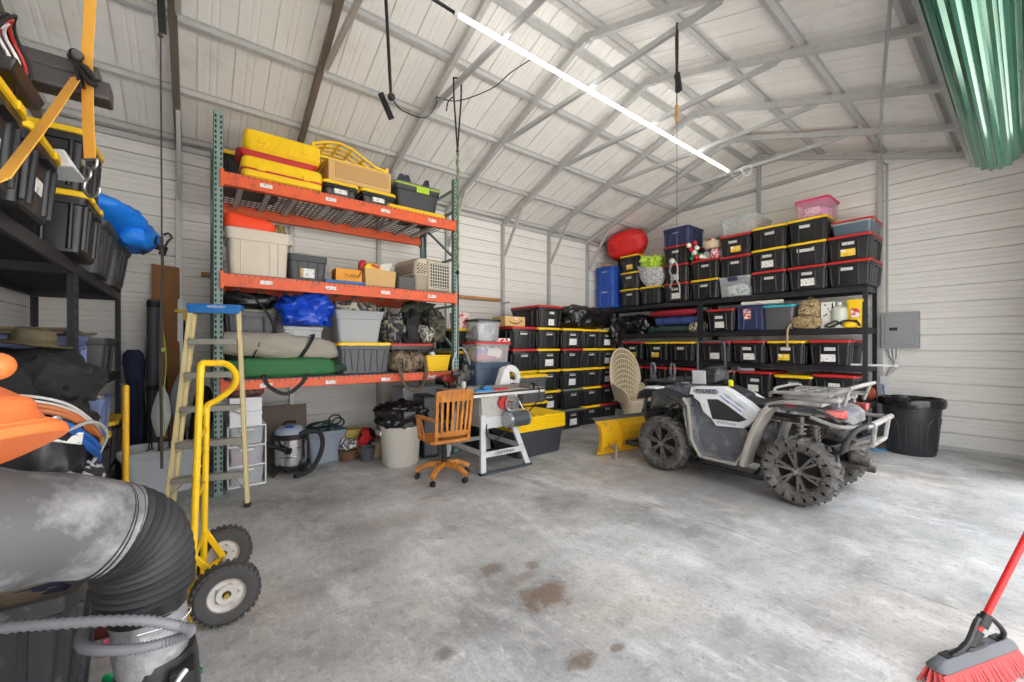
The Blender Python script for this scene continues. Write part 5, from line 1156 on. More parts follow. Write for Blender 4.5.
# ------------------------------------------------------------------ wooden swivel chair
ch = thing('swivel_chair', 'honey oak slat-back swivel armchair on casters beside the table saw', 'chair', (2.15, 3.96, 0), -4); ch.scale = (1, 1, 1.04)
WD = M['wood']
b = B(); b.rrect([(0.405, 0.44, 0.40), (0.42, 0.48, 0.44), (0.445, 0.48, 0.44), (0.45, 0.46, 0.42), (0.436, 0.36, 0.32)], 0.06, 5); obj('seat', b, WD, ch)
for s in (-1, 1):
    b = B(); b.bar((s * 0.185, -0.20, 0.43), (s * 0.20, -0.27, 0.90), 0.035, 0.03, (0, 1, 0)); obj('back_post', b, WD, ch, bevel=0.006)
b = B(); n = 8
def cr(x, z): return -0.20 - 0.149 * (z - 0.43) - 0.03 * (1 - (x / 0.2) ** 2)
for z0, z1, ww in ((0.84, 0.965, 0.215), (0.485, 0.545, 0.19)):
    b = B()
    for i in range(n):
        xa, xb = -ww + 2 * ww * i / n, -ww + 2 * ww * (i + 1) / n
        h1a = z1 - 0.02 * (xa / ww) ** 2; h1b = z1 - 0.02 * (xb / ww) ** 2
        b.hexa([(xa, cr(xa, z0) - 0.011, z0), (xb, cr(xb, z0) - 0.011, z0), (xb, cr(xb, z0) + 0.011, z0), (xa, cr(xa, z0) + 0.011, z0), (xa, cr(xa, z1) - 0.011, h1a), (xb, cr(xb, z1) - 0.011, h1b), (xb, cr(xb, z1) + 0.011, h1b), (xa, cr(xa, z1) + 0.011, h1a)])
    obj('back_rail', b, WD, ch, bevel=0.004)
for k in range(6):
    x = -0.14 + 0.056 * k; b = B(); b.bar((x * 0.95, cr(x, 0.53), 0.53), (x * 1.05, cr(x, 0.86), 0.86), 0.026, 0.014, (0, 1, 0)); obj('slat', b, WD, ch, bevel=0.003)
for s in (-1, 1):
    b = B(); P = smooth([(s * 0.20, -0.22, 0.655), (s * 0.245, -0.08, 0.665), (s * 0.27, 0.06, 0.67), (s * 0.25, 0.17, 0.655)], 5)
    for i in range(len(P) - 1): b.bar(P[i], P[i + 1], 0.045 + 0.012 * i / len(P), 0.026)
    b.bar((s * 0.235, 0.10, 0.42), (s * 0.262, 0.12, 0.66), 0.035, 0.035, (0, 1, 0)); b.bar((s * 0.21, 0.04, 0.43), (s * 0.255, 0.06, 0.655), 0.02, 0.02, (0, 1, 0))
    obj('armrest', b, WD, ch, bevel=0.005)
b = B(); b.cyl((0, 0, 0.18), (0, 0, 0.40), 0.022, n=14); b.cyl((0, 0, 0.12), (0, 0, 0.30), 0.032, n=14); b.box((0, 0, 0.395), (0.2, 0.18, 0.02)); obj('column', b, M['blackmatte'], ch)
b = B(); b.box((0.09, 0.02, 0.37), (0.22, 0.05, 0.03)); obj('yellow_tag', b, M['yellow'], ch)
for k in range(5):
    a = R(150 + 72 * k); ca, sa = math.cos(a), math.sin(a)
    b = B(); b.bar((0.02 * ca, 0.02 * sa, 0.155), (0.18 * ca, 0.18 * sa, 0.150), 0.05, 0.055); b.bar((0.18 * ca, 0.18 * sa, 0.150), (0.315 * ca, 0.315 * sa, 0.085), 0.05, 0.045); lg = obj('leg', b, WD, ch, bevel=0.008)
    b = B(); b.cyl((0.29 * ca, 0.29 * sa, 0.03), (0.29 * ca, 0.29 * sa, 0.09), 0.008, n=8)
    for s in (-1, 1): b.cyl((0.29 * ca - s * sa * 0.006, 0.29 * sa + s * ca * 0.006, 0.028), (0.29 * ca - s * sa * 0.024, 0.29 * sa + s * ca * 0.024, 0.028), 0.028, n=14)
    obj('caster', b, M['rubber'], lg)
# ------------------------------------------------------------------ table saw
ts = thing('table_saw', 'grey table saw on splayed legs with a cast top and side motor', 'table saw', (3.02, 4.33, 0))
SAWG = mat('saw_grey', rgb(176, 174, 168), 0.5, var=0.06, dirt=rgb(140, 134, 124), dirt_amt=0.3); SAWL = mat('saw_light_grey', rgb(196, 198, 200), 0.5, var=0.05)
b = B(); b.b2(-0.58, 0.62, -0.38, 0.40, 0.875, 0.905); b.b2(-0.58, 0.62, -0.38, -0.365, 0.845, 0.905); b.b2(-0.58, -0.565, -0.38, 0.40, 0.845, 0.905)
obj('table_top', b, mat('worn_cast_iron', rgb(206, 204, 200), 0.35, metal=0.1, var=0.06, dirt=rgb(176, 160, 142), dirt_amt=0.2), ts, bevel=0.006)
b = B(); b.hexa([(-0.34, -0.33, 0.47), (0.16, -0.33, 0.47), (0.16, 0.30, 0.47), (-0.34, 0.30, 0.47), (-0.36, -0.33, 0.875), (-0.14, -0.33, 0.875), (-0.14, 0.30, 0.875), (-0.36, 0.30, 0.875)])
b.b2(-0.36, 0.22, -0.30, 0.30, 0.60, 0.875); obj('body', b, SAWG, ts, bevel=0.006)
b = B(); b.b2(-0.34, 0.22, -0.345, -0.30, 0.46, 0.60); obj('apron', b, SAWL, ts, bevel=0.006)
for sx, x0, x1 in ((-1, -0.33, -0.48), (1, 0.09, 0.18)):
    for sy, y0, y1 in ((-1, -0.32, -0.55), (1, 0.28, 0.30)):
        b = B(); xa = x0; xb = x1
        b.bar((xa, y0, 0.62 if sx < 0 else 0.56), (xb, y1, 0.0), 0.07, 0.035, (0, 1, 0)); lg = obj('leg', b, SAWL, ts, bevel=0.004)
        b = B(); b.box((xb, y1, 0.012), (0.09, 0.05, 0.024)); obj('foot', b, M['rubber'], lg)
b = B(); b.bar((-0.44, -0.484, 0.20), (0.15, -0.494, 0.20), 0.018, 0.065)
b.bar((-0.44, 0.29, 0.20), (0.15, 0.29, 0.20), 0.018, 0.05); b.bar((-0.45, -0.47, 0.22), (-0.45, 0.29, 0.22), 0.018, 0.06); b.bar((0.15, -0.49, 0.22), (0.15, 0.29, 0.22), 0.018, 0.06)
cbx = obj('crossbar', b, SAWL, ts, bevel=0.003)
text('lettering', 'CRAFTSMAN', 0.05, M['blackmatte'], cbx, (-0.135, -0.502, 0.20), (PI / 2, 0, 0))
b = B(); b.bar((-0.50, -0.56, 0.012), (0.22, -0.565, 0.012), 0.05, 0.024); obj('skid', b, mat('dark_blue_steel', rgb(60, 66, 76), 0.5), ts, bevel=0.004)
b = B(); b.cyl((-0.04, -0.46, 0.56), (0.22, -0.46, 0.56), 0.092, n=26); mo = obj('motor', b, mat('motor_grey', rgb(70, 73, 80), 0.4), ts)
b = B(); b.cyl((-0.075, -0.46, 0.56), (-0.035, -0.46, 0.56), 0.098, n=26); b.cyl((0.215, -0.46, 0.56), (0.24, -0.46, 0.56), 0.094, n=26); b.box((0.08, -0.40, 0.65), (0.14, 0.08, 0.06)); obj('end_bell', b, M['steel'], mo, bevel=0.004)
b = B(); b.bar((0.10, -0.40, 0.50), (0.10, -0.30, 0.52), 0.16, 0.04); b.tube([(0.24, -0.44, 0.60), (0.12, -0.36, 0.86)], 0.014, 8); b.tube([(-0.02, -0.37, 0.70), (0.06, -0.44, 0.62)], 0.02, 8); obj('motor_mount', b, M['steel'], ts, bevel=0.003)
b = B(); b.lathe([(0.0, -0.02), (0.075, -0.02), (0.075, 0.02), (0.0, 0.02)], 24, (-0.05, -0.36, 0.755), 'Y'); obj('red_guard', b, M['red'], ts)
b = B(); b.lathe([(0.085, -0.012), (0.11, -0.012), (0.11, 0.012), (0.085, 0.012)], 24, (0.05, -0.40, 0.74), 'Y'); b.bar((-0.03, -0.40, 0.74), (0.13, -0.40, 0.74), 0.02, 0.02); b.cyl((0.05, -0.44, 0.74), (0.05, -0.34, 0.74), 0.025); obj('handwheel', b, M['steel'], ts)
b = B(); b.b2(-0.46, 0.38, -0.17, -0.125, 0.906, 0.95); b.b2(0.36, 0.42, -0.40, 0.02, 0.90, 0.95); obj('rip_fence', b, mat('fence_brown', rgb(128, 120, 112), 0.4, metal=0.4, var=0.15), ts, bevel=0.004)
b = B(); b.box((0.40, -0.39, 0.94), (0.03, 0.06, 0.08)); obj('fence_lock', b, M['blackmatte'], ts, bevel=0.005)
b = B(); b.tube(smooth([(0.42, -0.2, 0.92), (0.50, -0.36, 0.93), (0.48, -0.42, 0.80), (0.36, -0.44, 0.68), (0.22, -0.46, 0.60)], 6), 0.008, 6); b.tube(smooth([(-0.3, -0.36, 0.52), (-0.36, -0.46, 0.40), (-0.25, -0.50, 0.36), (0.02, -0.42, 0.46), (0.1, -0.38, 0.5)], 6), 0.008, 6); obj('power_cord', b, M['rubber'], ts)
gd = thing('blade_guard', 'curved white plastic guard lying on the table saw top', 'guard', (3.38, 4.42, 0.905), 10)
b = B(); b.prism([(-0.22, 0.0), (-0.12, 0.24), (-0.04, 0.27), (-0.02, 0.25), (0.0, 0.05), (0.06, 0.02), (0.06, 0.0)], -0.05, 0.05, 'Y'); obj('shell', b, M['white'], gd, bevel=0.008)
b = B(); P = smooth([(-0.02, 0.0, 0.24), (0.10, 0.0, 0.23), (0.19, 0.0, 0.16), (0.20, 0.0, 0.06), (0.12, 0.0, 0.02), (0.04, 0.0, 0.05)], 5)
for i in range(len(P) - 1): b.bar(P[i], P[i + 1], 0.09, 0.03, (0, 1, 0.0))
obj('curl', b, M['white'], gd)
dp = thing('drill_press_vise', 'small grey bench motor with a pale post on the left of the saw table', 'tool', (2.66, 4.40, 0.905))
b = B(); b.cyl((0, 0, 0), (0, 0, 0.11), 0.035, n=14); obj('post', b, M['offwhite'], dp)
b = B(); b.blob((0, 0.0, 0.10), (0.2, 0.16, 0.15), 0.7, 0.04, 12, 2, amp2=0.03); b.cyl((-0.16, 0, 0.2), (0.14, 0, 0.2), 0.035, n=12); b.cyl((0.02, 0, 0.22), (0.02, 0, 0.31), 0.045, n=12); b.box((-0.1, -0.05, 0.12), (0.05, 0.05, 0.10)); obj('motor', b, mat('oily_grey', rgb(74, 72, 72), 0.45, metal=0.3, var=0.3, scale=30), dp)
b = B(); b.tube(smooth([(-0.12, 0, 0.16), (-0.15, 0, 0.34), (-0.06, 0, 0.52), (0.04, 0, 0.46), (0.10, 0.0, 0.30)], 6), 0.006, 6); obj('wire_bail', b, M['steel'], dp)
b = B(); b.rrect([(0, 0.30, 0.16), (0.02, 0.30, 0.16)], 0.03, 3); b.blob((0.05, 0, 0.02), (0.12, 0.1, 0.03), 0.6, 0.01, 9, 2); single('blue_tray', b, mat('bright_blue_tool', rgb(48, 130, 190), 0.5), 'flat bright blue template lying on the front of the saw table', 'template', loc=(2.75, 4.10, 0.905))
b = B(); b.bar((-0.12, 0, 0.012), (0.12, 0.03, 0.012), 0.03, 0.02); single('red_bar', b, M['red'], 'red push stick lying on the saw table by the fence', 'push stick', loc=(2.98, 4.03, 0.905))
rt = thing('red_drill', 'small red power drill on the left edge of the saw table', 'drill', (2.56, 4.60, 0.905))
b = B(); b.blob((0, 0, 0.09), (0.22, 0.09, 0.10), 0.6, 0.015, 9, 2); b.bar((0.05, 0, 0.02), (0.02, 0, 0.12), 0.045, 0.05); obj('body', b, mat('tool_red', rgb(150, 40, 32), 0.5), rt)
b = B(); b.cyl((-0.09, 0, 0.14), (-0.18, 0, 0.14), 0.024, 0.014, 12); obj('chuck', b, M['blackmatte'], rt)
b = B(); b.rrect([(0, 0.11, 0.07, 0.05, 0), (0.04, 0.11, 0.07, 0.05, 0)], 0.01, 2); obj('battery', b, M['blackmatte'], rt)
# ------------------------------------------------------------------ stepladder leaning closed against the upright
la = thing('step_ladder', 'cream fibreglass stepladder with a blue top folded against the rack upright', 'ladder', (0.085, 4.44, 0), -17)
lean = math.atan(0.20 / 1.80)
def LP(x, z, o=0.0): return (x, 0.20 * z / 1.80 + o, z)
for s in (-1, 1):
    b = B(); b.bar(LP(s * 0.30, 0.0), LP(s * 0.185, 1.78), 0.028, 0.06, (0, 1, 0)); o = obj('rail', b, M['fiber'], la, bevel=0.004)
    b = B(); b.bar(LP(s * 0.30, 0.0), LP(s * 0.299, 0.035), 0.04, 0.075, (0, 1, 0)); obj('foot', b, M['rubber'], o)
    b = B(); b.bar(LP(s * 0.275, 0.04, 0.075), LP(s * 0.165, 1.74, 0.05), 0.024, 0.04, (0, 1, 0)); obj('rear_rail', b, M['fiber'], la, bevel=0.003)
for k in range(5):
    z = 0.30 + 0.30 * k; w = 0.278 - 0.112 * z / 1.78
    b = B(); b.box(LP(0, z, 0.0), (2 * w, 0.085, 0.03)); b.box(LP(0, z - 0.012, -0.04), (2 * w, 0.008, 0.045)); o = obj('step', b, M['alum'], la, bevel=0.003)
    for s in (-1, 1):
        b = B(); b.bar(LP(s * w, z - (0.12 if k == 0 else 0.07), -0.02), LP(s * (w - 0.09), z - 0.02, -0.02), 0.012, 0.02, (0, 1, 0)); obj('gusset', b, M['alum'], o)
BLUE = mat('ladder_blue', rgb(40, 116, 190), 0.45)
b = B(); b.box(LP(0, 1.81, 0.02), (0.42, 0.12, 0.05)); b.box(LP(0, 1.775, -0.03), (0.40, 0.035, 0.05)); tp = obj('top_cap', b, BLUE, la, bevel=0.01)
text('lettering', 'WERNER', 0.036, M['white'], tp, LP(0.02, 1.808, -0.0465), (PI / 2, 0, 0))
# ------------------------------------------------------------------ yellow hand truck
ht = thing('hand_truck', 'yellow tubular hand truck with chunky air tires', 'hand truck', (0, 0, 0))
YT = mat('truck_yellow', rgb(238, 190, 20), 0.38, var=0.06, dirt=rgb(150, 120, 40), dirt_amt=0.12)
A0, A1 = Vector((-0.02, 2.735, 0.02)), Vector((0.022, 2.75, 1.337)); B0, B1 = Vector((0.036, 3.05, 0.03)), Vector((0.052, 3.03, 1.09))
b = B(); b.tube([A0, A1], 0.017, 10); obj('rail', b, YT, ht)
b = B(); b.tube([B0, B1], 0.017, 10); obj('rail', b, YT, ht)
b = B(); b.tube(smooth([A1 - Vector((0, 0, 0.03)), A1 + Vector((0.005, 0.015, 0.015)), (0.06, 2.80, 1.355), (0.14, 2.88, 1.345), (0.19, 2.95, 1.28), (0.18, 2.99, 1.20), (0.11, 3.02, 1.13), B1, B1 - Vector((0, 0, 0.06))], 6), 0.018, 10); obj('loop_handle', b, YT, ht)
for z in (0.30, 0.62, 0.95):
    b = B(); b.bar(A0.lerp(A1, z / 1.337), B0.lerp(B1, z / 1.09), 0.012, 0.03); obj('cross_bar', b, YT, ht)
b = B(); b.b2(-0.10, -0.02, 2.66, 3.12, 0.012, 0.02); b.b2(-0.028, -0.012, 2.66, 3.12, 0.012, 0.16); obj('toe_plate', b, YT, ht, bevel=0.003)
wn, wf = Vector((0.127, 2.60, 0.157)), Vector((0.136, 3.12, 0.157))
b = B(); b.cyl(wn + Vector((0, -0.02, 0)), wf + Vector((0, 0.02, 0)), 0.011, n=10); obj('axle', b, M['steel'], ht)
for p, q in (((-0.015, 2.73, 0.34), (0.128, 2.70, 0.16)), ((-0.02, 2.73, 0.10), (0.128, 2.70, 0.157)), ((0.035, 3.05, 0.36), (0.134, 3.04, 0.16)), ((0.036, 3.05, 0.10), (0.134, 3.04, 0.157))):
    b = B(); b.bar(p, q, 0.02, 0.03); obj('axle_brace', b, YT, ht, bevel=0.003)
def air_wheel(c, yw):
    b = B(); b.lathe([(0.02, -0.03), (0.045, -0.035), (0.05, -0.02), (0.072, -0.02), (0.085, -0.038), (0.09, -0.036), (0.09, 0.036), (0.085, 0.038), (0.072, 0.02), (0.05, 0.02), (0.045, 0.035), (0.02, 0.03)], 28, c, 'Y'); o = obj('wheel', b, mat('wheel_enamel', rgb(198, 192, 186), 0.5, dirt=rgb(150, 130, 116), dirt_amt=0.3), ht)
    b = B(); b.lathe([(0.082, -0.036), (0.10, -0.045), (0.135, -0.043), (0.150, -0.028), (0.1525, 0), (0.150, 0.028), (0.135, 0.043), (0.10, 0.045), (0.082, 0.036)], 36, c, 'Y')
    for k in range(30):
        a = 2 * PI * k / 30
        for s in (-1, 1): b.box((c[0] + 0.1485 * math.cos(a + s * 0.05), c[1] + s * 0.026, c[2] + 0.1485 * math.sin(a + s * 0.05)), (0.012, 0.032, 0.017), (0, -(a + s * 0.05), 0))
    obj('tire', b, mat('truck_tire', rgb(70, 68, 66), 0.8, var=0.2, scale=20), o, ang=30)
    b = B(); b.cyl((c[0], c[1] - 0.05, c[2]), (c[0], c[1] + 0.05, c[2]), 0.012, n=12); obj('hub', b, mat('brass', rgb(190, 160, 60), 0.4, metal=0.6), o)
    b = B()
    for k in range(5): a = 2 * PI * k / 5; b.cyl((c[0] + 0.05 * math.cos(a), c[1] - 0.026, c[2] + 0.05 * math.sin(a)), (c[0] + 0.05 * math.cos(a), c[1] + 0.026, c[2] + 0.05 * math.sin(a)), 0.008, n=8)
    obj('lug', b, M['steel'], o)['kind'] = 'stuff'
air_wheel(tuple(wn), 0); air_wheel(tuple(wf), 0)
# ------------------------------------------------------------------ quad bike (front towards the long wall)
qb = thing('quad_bike', 'dusty white and grey quad bike parked facing the tote columns', 'quad bike', (4.8, 1.98, 0))
QW = mat('quad_white', rgb(226, 228, 232), 0.35, var=0.04, dirt=rgb(186, 180, 170), dirt_amt=0.25)
QG = mat('quad_dusty_grey', rgb(104, 106, 114), 0.5, var=0.15, dirt=rgb(168, 164, 156), dirt_amt=0.45, scale=6)
QD = mat('quad_dark', rgb(46, 46, 50), 0.5, var=0.2, dirt=rgb(96, 92, 86), dirt_amt=0.2)
QDUST = mat('quad_dust', rgb(150, 145, 137), 0.8, var=0.14, dirt=rgb(120, 114, 106), dirt_amt=0.35, scale=8)
QDW = mat('quad_white_dusty', rgb(150, 148, 145), 0.65, var=0.12, dirt=rgb(104, 101, 98), dirt_amt=0.5, scale=9)
QS = mat('quad_frame', rgb(64, 62, 60), 0.55, metal=0.3, var=0.2, dirt=rgb(130, 124, 116), dirt_amt=0.4)
QRIM = mat('quad_rim', rgb(98, 93, 88), 0.45, metal=0.3, var=0.15, dirt=rgb(128, 121, 112), dirt_amt=0.35)
def quad_wheel(x, y, wd, r=0.315):
    side = -1 if x < 0 else 1
    b = B(); h = wd / 2
    b.lathe([(0.185, -h * 0.72), (0.19, -h * 0.80), (0.20, -h * 0.80), (0.20, -h * 0.5), (0.165, -h * 0.3), (0.165, h * 0.3), (0.20, h * 0.5), (0.20, h * 0.8), (0.19, h * 0.8), (0.185, h * 0.72)], 36, (0, 0, 0), 'X')
    xo = side * h
    b.cyl((xo * 0.25, 0, 0), (xo * 0.72, 0, 0), 0.042, n=20)
    for k in range(6):
        a = 2 * PI * k / 6 + 0.3
        for q in (-0.15, 0.15):
            b.bar((xo * 0.62, 0.035 * math.cos(a), 0.035 * math.sin(a)), (xo * 0.70, 0.185 * math.cos(a + q), 0.185 * math.sin(a + q)), 0.02, 0.035, (1, 0, 0))
    o = obj('wheel', b, QRIM, qb, loc=(x, y, r))
    b = B(); b.cyl((xo * 0.02, 0, 0), (xo * 0.12, 0, 0), 0.168, n=30); obj('brake_disc', b, M['blackmatte'], o)
    b = B()
    b.lathe([(0.186, -h * 0.80), (0.20, -h * 0.90), (0.235, -h), (0.265, -h * 0.99), (0.288, -h * 0.86), (r - 0.030, -h * 0.6), (r - 0.026, 0), (r - 0.030, h * 0.6), (0.288, h * 0.86), (0.265, h * 0.99), (0.235, h), (0.20, h * 0.90), (0.186, h * 0.80)], 48, (0, 0, 0), 'X')
    n = 18
    for k in range(n):
        for s in (-1, 1):
            a = 2 * PI * (k + (0.5 if s > 0 else 0)) / n
            P = []
            for u, da, rr in ((0.02, 0.06, r), (0.30, 0.02, r - 0.001), (0.62, -0.05, r - 0.006), (0.92, -0.10, r - 0.026), (1.03, -0.12, r - 0.055), (1.02, -0.12, r - 0.085)):
                P.append((s * u * h, rr, a + da))
            for i in range(len(P) - 1):
                (x0, r0, a0), (x1, r1, a1) = P[i], P[i + 1]; da = 0.034; dp = 0.034
                def q(xx, rr, aa): return (xx, rr * math.cos(aa), rr * math.sin(aa))
                b.hexa([q(x0, r0 - dp, a0 - da), q(x1, r1 - dp, a1 - da), q(x1, r1 - dp, a1 + da), q(x0, r0 - dp, a0 + da), q(x0, r0, a0 - da * 0.8), q(x1, r1, a1 - da * 0.8), q(x1, r1, a1 + da * 0.8), q(x0, r0, a0 + da * 0.8)])
    obj('tire', b, M['dustrubber'], o, ang=30)
    b = B()
    for k in range(4):
        a = 2 * PI * k / 4 + 0.5; b.cyl((xo * 0.70, 0.028 * math.cos(a), 0.028 * math.sin(a)), (xo * 0.80, 0.028 * math.cos(a), 0.028 * math.sin(a)), 0.009, n=8)
    for k in range(6):
        a = 2 * PI * k / 6 + 0.3; b.cyl((xo * 0.72, 0.165 * math.cos(a), 0.165 * math.sin(a)), (xo * 0.77, 0.165 * math.cos(a), 0.165 * math.sin(a)), 0.008, n=8)
    b.cyl((xo * 0.70, 0, 0), (xo * 0.84, 0, 0), 0.017, n=14)
    obj('lug_nut', b, M['steel'], o)['kind'] = 'stuff'
for x, y, wd in ((-0.435, 0.68, 0.23), (0.435, 0.68, 0.23), (-0.425, -0.68, 0.26), (0.425, -0.68, 0.26)): quad_wheel(x, y, wd)
# frame, engine, skid
b = B()
for s in (-1, 1):
    b.tube(smooth([(s * 0.14, 0.95, 0.45), (s * 0.15, 0.75, 0.30), (s * 0.16, 0.45, 0.26), (s * 0.16, -0.45, 0.26), (s * 0.15, -0.75, 0.34), (s * 0.14, -0.95, 0.55)], 4), 0.022, 8)
    b.tube(smooth([(s * 0.13, 0.95, 0.45), (s * 0.13, 0.7, 0.75), (s * 0.12, 0.3, 0.82), (s * 0.12, -0.3, 0.72), (s * 0.14, -0.95, 0.72)], 4), 0.022, 8)
b.box((0, 0, 0.235), (0.36, 1.1, 0.02)); obj('chassis', b, QS, qb)
b = B(); b.box((0, -0.02, 0.46), (0.32, 0.56, 0.36)); b.cyl((-0.2, -0.05, 0.42), (-0.16, -0.05, 0.42), 0.13, n=24); b.box((0, 0.45, 0.5), (0.26, 0.3, 0.3)); b.cyl((0, -0.6, 0.36), (0, -0.85, 0.36), 0.08, n=16); b.box((0, -0.66, 0.34), (0.2, 0.22, 0.22)); b.box((0, 0.66, 0.34), (0.2, 0.2, 0.2)); obj('engine', b, QS, qb, bevel=0.03)
for y in (0.68, -0.68):
    for s in (-1, 1):
        b = B()
        for dz, dy in ((0.0, 0.13), (0.0, -0.13)): b.tube([(s * 0.12, y + dy, 0.27), (s * 0.34, y + dy * 0.25, 0.26)], 0.018, 8); b.tube([(s * 0.14, y + dy, 0.45), (s * 0.33, y + dy * 0.2, 0.38)], 0.016, 8)
        b.tube([(s * 0.09, y, 0.34), (s * 0.36, y, 0.315)], 0.02, 8); b.box((s * 0.34, y, 0.32), (0.05, 0.07, 0.16))
        obj('suspension_arm', b, QS, qb)
        yy = y + (0.06 if y < 0 else -0.05)
        b = B(); p0, p1 = Vector((s * 0.29, yy, 0.29)), Vector((s * 0.17, yy, 0.76)); b.tube([p0, p1], 0.018, 8)
        t = (p1 - p0); n = 70; u = t.orthogonal().normalized(); v = t.normalized().cross(u)
        b.tube([p0 + t * (0.18 + 0.72 * k / n) + (u * math.cos(k * 0.72) + v * math.sin(k * 0.72)) * 0.038 for k in range(n)], 0.0075, 6); obj('shock', b, QDUST if y < 0 else QS, qb)
# footwells, sills
for s in (-1, 1):
    b = B()
    pth = [(0.42, 0.86), (0.40, 0.68), (0.345, 0.40), (0.23, 0.265), (0.0, 0.255), (-0.15, 0.262), (-0.245, 0.40), (-0.30, 0.60), (-0.40, 0.80), (-0.47, 0.88)]
    x0, x1 = (s * 0.24, s * 0.50)
    b.band(pth, 0.025, min(x0, x1), max(x0, x1)); obj('footwell', b, QG, qb, bevel=0.004)
    b = B(); b.prism([(0.42, 0.86), (0.34, 0.42), (0.22, 0.27), (-0.15, 0.27), (-0.235, 0.42), (-0.13, 0.60), (0.10, 0.60), (0.20, 0.66)], s * 0.24, s * 0.27); obj('inner_panel', b, QG, qb)
    b = B(); b.tube(smooth([(s * 0.30, 0.42, 0.17), (s * 0.44, 0.36, 0.165), (s * 0.47, 0.28, 0.165), (s * 0.47, -0.30, 0.165), (s * 0.44, -0.38, 0.165), (s * 0.30, -0.42, 0.17)], 4), 0.024, 8); b.tube([(s * 0.17, 0.3, 0.25), (s * 0.44, 0.3, 0.17)], 0.018, 8); b.tube([(s * 0.17, -0.3, 0.25), (s * 0.44, -0.3, 0.17)], 0.018, 8)
    obj('step_bar', b, M['black'], qb)
    b = B(); pth = [(0.42, 0.87), (0.36, 0.78), (0.325, 0.42), (0.225, 0.255), (-0.14, 0.25), (-0.225, 0.40), (-0.285, 0.60), (-0.375, 0.79), (-0.47, 0.875)]
    b.band(pth, 0.03, s * 0.49 - 0.02, s * 0.49 + 0.02); obj('sill_edge', b, QDUST, qb, bevel=0.008)
    # dusty rear mudguard front, flaring outwards
    b = B(); b.band([(-0.205, 0.25), (-0.245, 0.42), (-0.30, 0.60), (-0.385, 0.80), (-0.45, 0.87)], 0.05, min(s * 0.30, s * 0.53), max(s * 0.30, s * 0.53)); obj('mud_flap', b, QDUST, qb, bevel=0.012)
    # front and rear wings
    b = B(); b.band([(0.40, 0.76), (0.46, 0.835), (0.60, 0.885), (0.76, 0.93), (0.90, 0.925), (0.97, 0.88), (1.0, 0.80)], 0.022, min(s * 0.24, s * 0.52), max(s * 0.24, s * 0.52)); obj('front_wing', b, QD, qb, bevel=0.005)
    b = B(); b.band([(0.76, 0.945), (0.86, 0.952), (0.95, 0.905)], 0.03, min(s * 0.30, s * 0.50), max(s * 0.30, s * 0.50)); obj('front_wing_cap', b, QW, qb, bevel=0.006)
    b = B(); b.band([(-0.40, 0.83), (-0.47, 0.885), (-0.60, 0.905), (-0.80, 0.905), (-0.90, 0.865), (-0.98, 0.80)], 0.022, min(s * 0.20, s * 0.52), max(s * 0.20, s * 0.52)); obj('rear_wing', b, QD, qb, bevel=0.005)
    b = B(); b.band([(-0.42, 0.885), (-0.50, 0.915), (-0.64, 0.93), (-0.86, 0.925)], 0.03, min(s * 0.22, s * 0.50), max(s * 0.22, s * 0.50)); obj('rear_wing_cap', b, QDW, qb, bevel=0.006)
    # white side panel
    xs = s * 0.355
    def sp(poly, x0, x1, nm, m_, bev=0.006, par=qb):
        bb_ = B(); bb_.prism(poly, min(x0, x1), max(x0, x1)); return obj(nm, bb_, m_, par, bevel=bev)
    side = sp([(0.40, 0.985), (0.06, 1.01), (-0.01, 0.975), (-0.19, 0.865), (-0.33, 0.75), (-0.16, 0.60), (0.12, 0.585), (0.17, 0.655), (0.26, 0.72), (0.30, 0.82), (0.42, 0.90)], s * 0.20, xs, 'side_panel', QW)
    if s > 0: side.scale = (1, 1, 0.93)
    sp([(0.215, 0.865), (0.10, 0.875), (0.02, 0.835), (-0.195, 0.695), (-0.12, 0.66), (0.155, 0.655)], xs - s * 0.02, xs + s * 0.004, 'dark_insert', QD, 0.0, side)
    sp([(0.36, 0.965), (0.12, 0.985), (0.085, 0.955), (0.11, 0.925), (0.34, 0.915), (0.375, 0.935)], xs - s * 0.02, xs + s * 0.003, 'badge_recess', mat('badge_grey', rgb(140, 148, 160), 0.4), 0.0, side)
    for k in range(2):
        d = 0.115 * k; sp([(0.05 - d, 0.955 - 0.075 * k), (-0.02 - d, 0.925 - 0.075 * k), (-0.075 - d, 0.865 - 0.075 * k), (0.01 - d * 0.9, 0.905 - 0.07 * k)], xs - s * 0.02, xs + s * 0.003, 'pale_stripe', mat('stripe_grey', rgb(170, 180, 192), 0.4), 0.0, side)
        sp([(0.085 - d, 0.92 - 0.075 * k), (0.075 - d, 0.92 - 0.075 * k), (-0.03 - d, 0.85 - 0.075 * k), (-0.02 - d, 0.84 - 0.07 * k)], xs - s * 0.02, xs + s * 0.004, 'blue_stripe', mat('stripe_blue', rgb(52, 86, 170), 0.4), 0.0, side)
    if s < 0:
        text('lettering', 'POLARIS', 0.058, M['blackmatte'], side, (xs - 0.0045, 0.23, 0.948), (PI / 2, 0, -PI / 2))
        text('lettering', 'SPORTSMAN', 0.034, mat('faded_ink', rgb(110, 112, 118), 0.5), side, (xs - 0.001, 0.01, 0.628), (PI / 2, 0, -PI / 2))
    for z in (0.83, 0.79):
        bb_ = B(); bb_.box((xs + s * 0.001, 0.255, z), (0.003, 0.05, 0.028)); obj('warning_label', bb_, M['paper2'], side)
    sp([(0.43, 0.90), (0.37, 0.90), (0.36, 0.875), (0.42, 0.87)], xs - s * 0.01, xs + s * 0.012, 'vent', QD, 0.003, side)
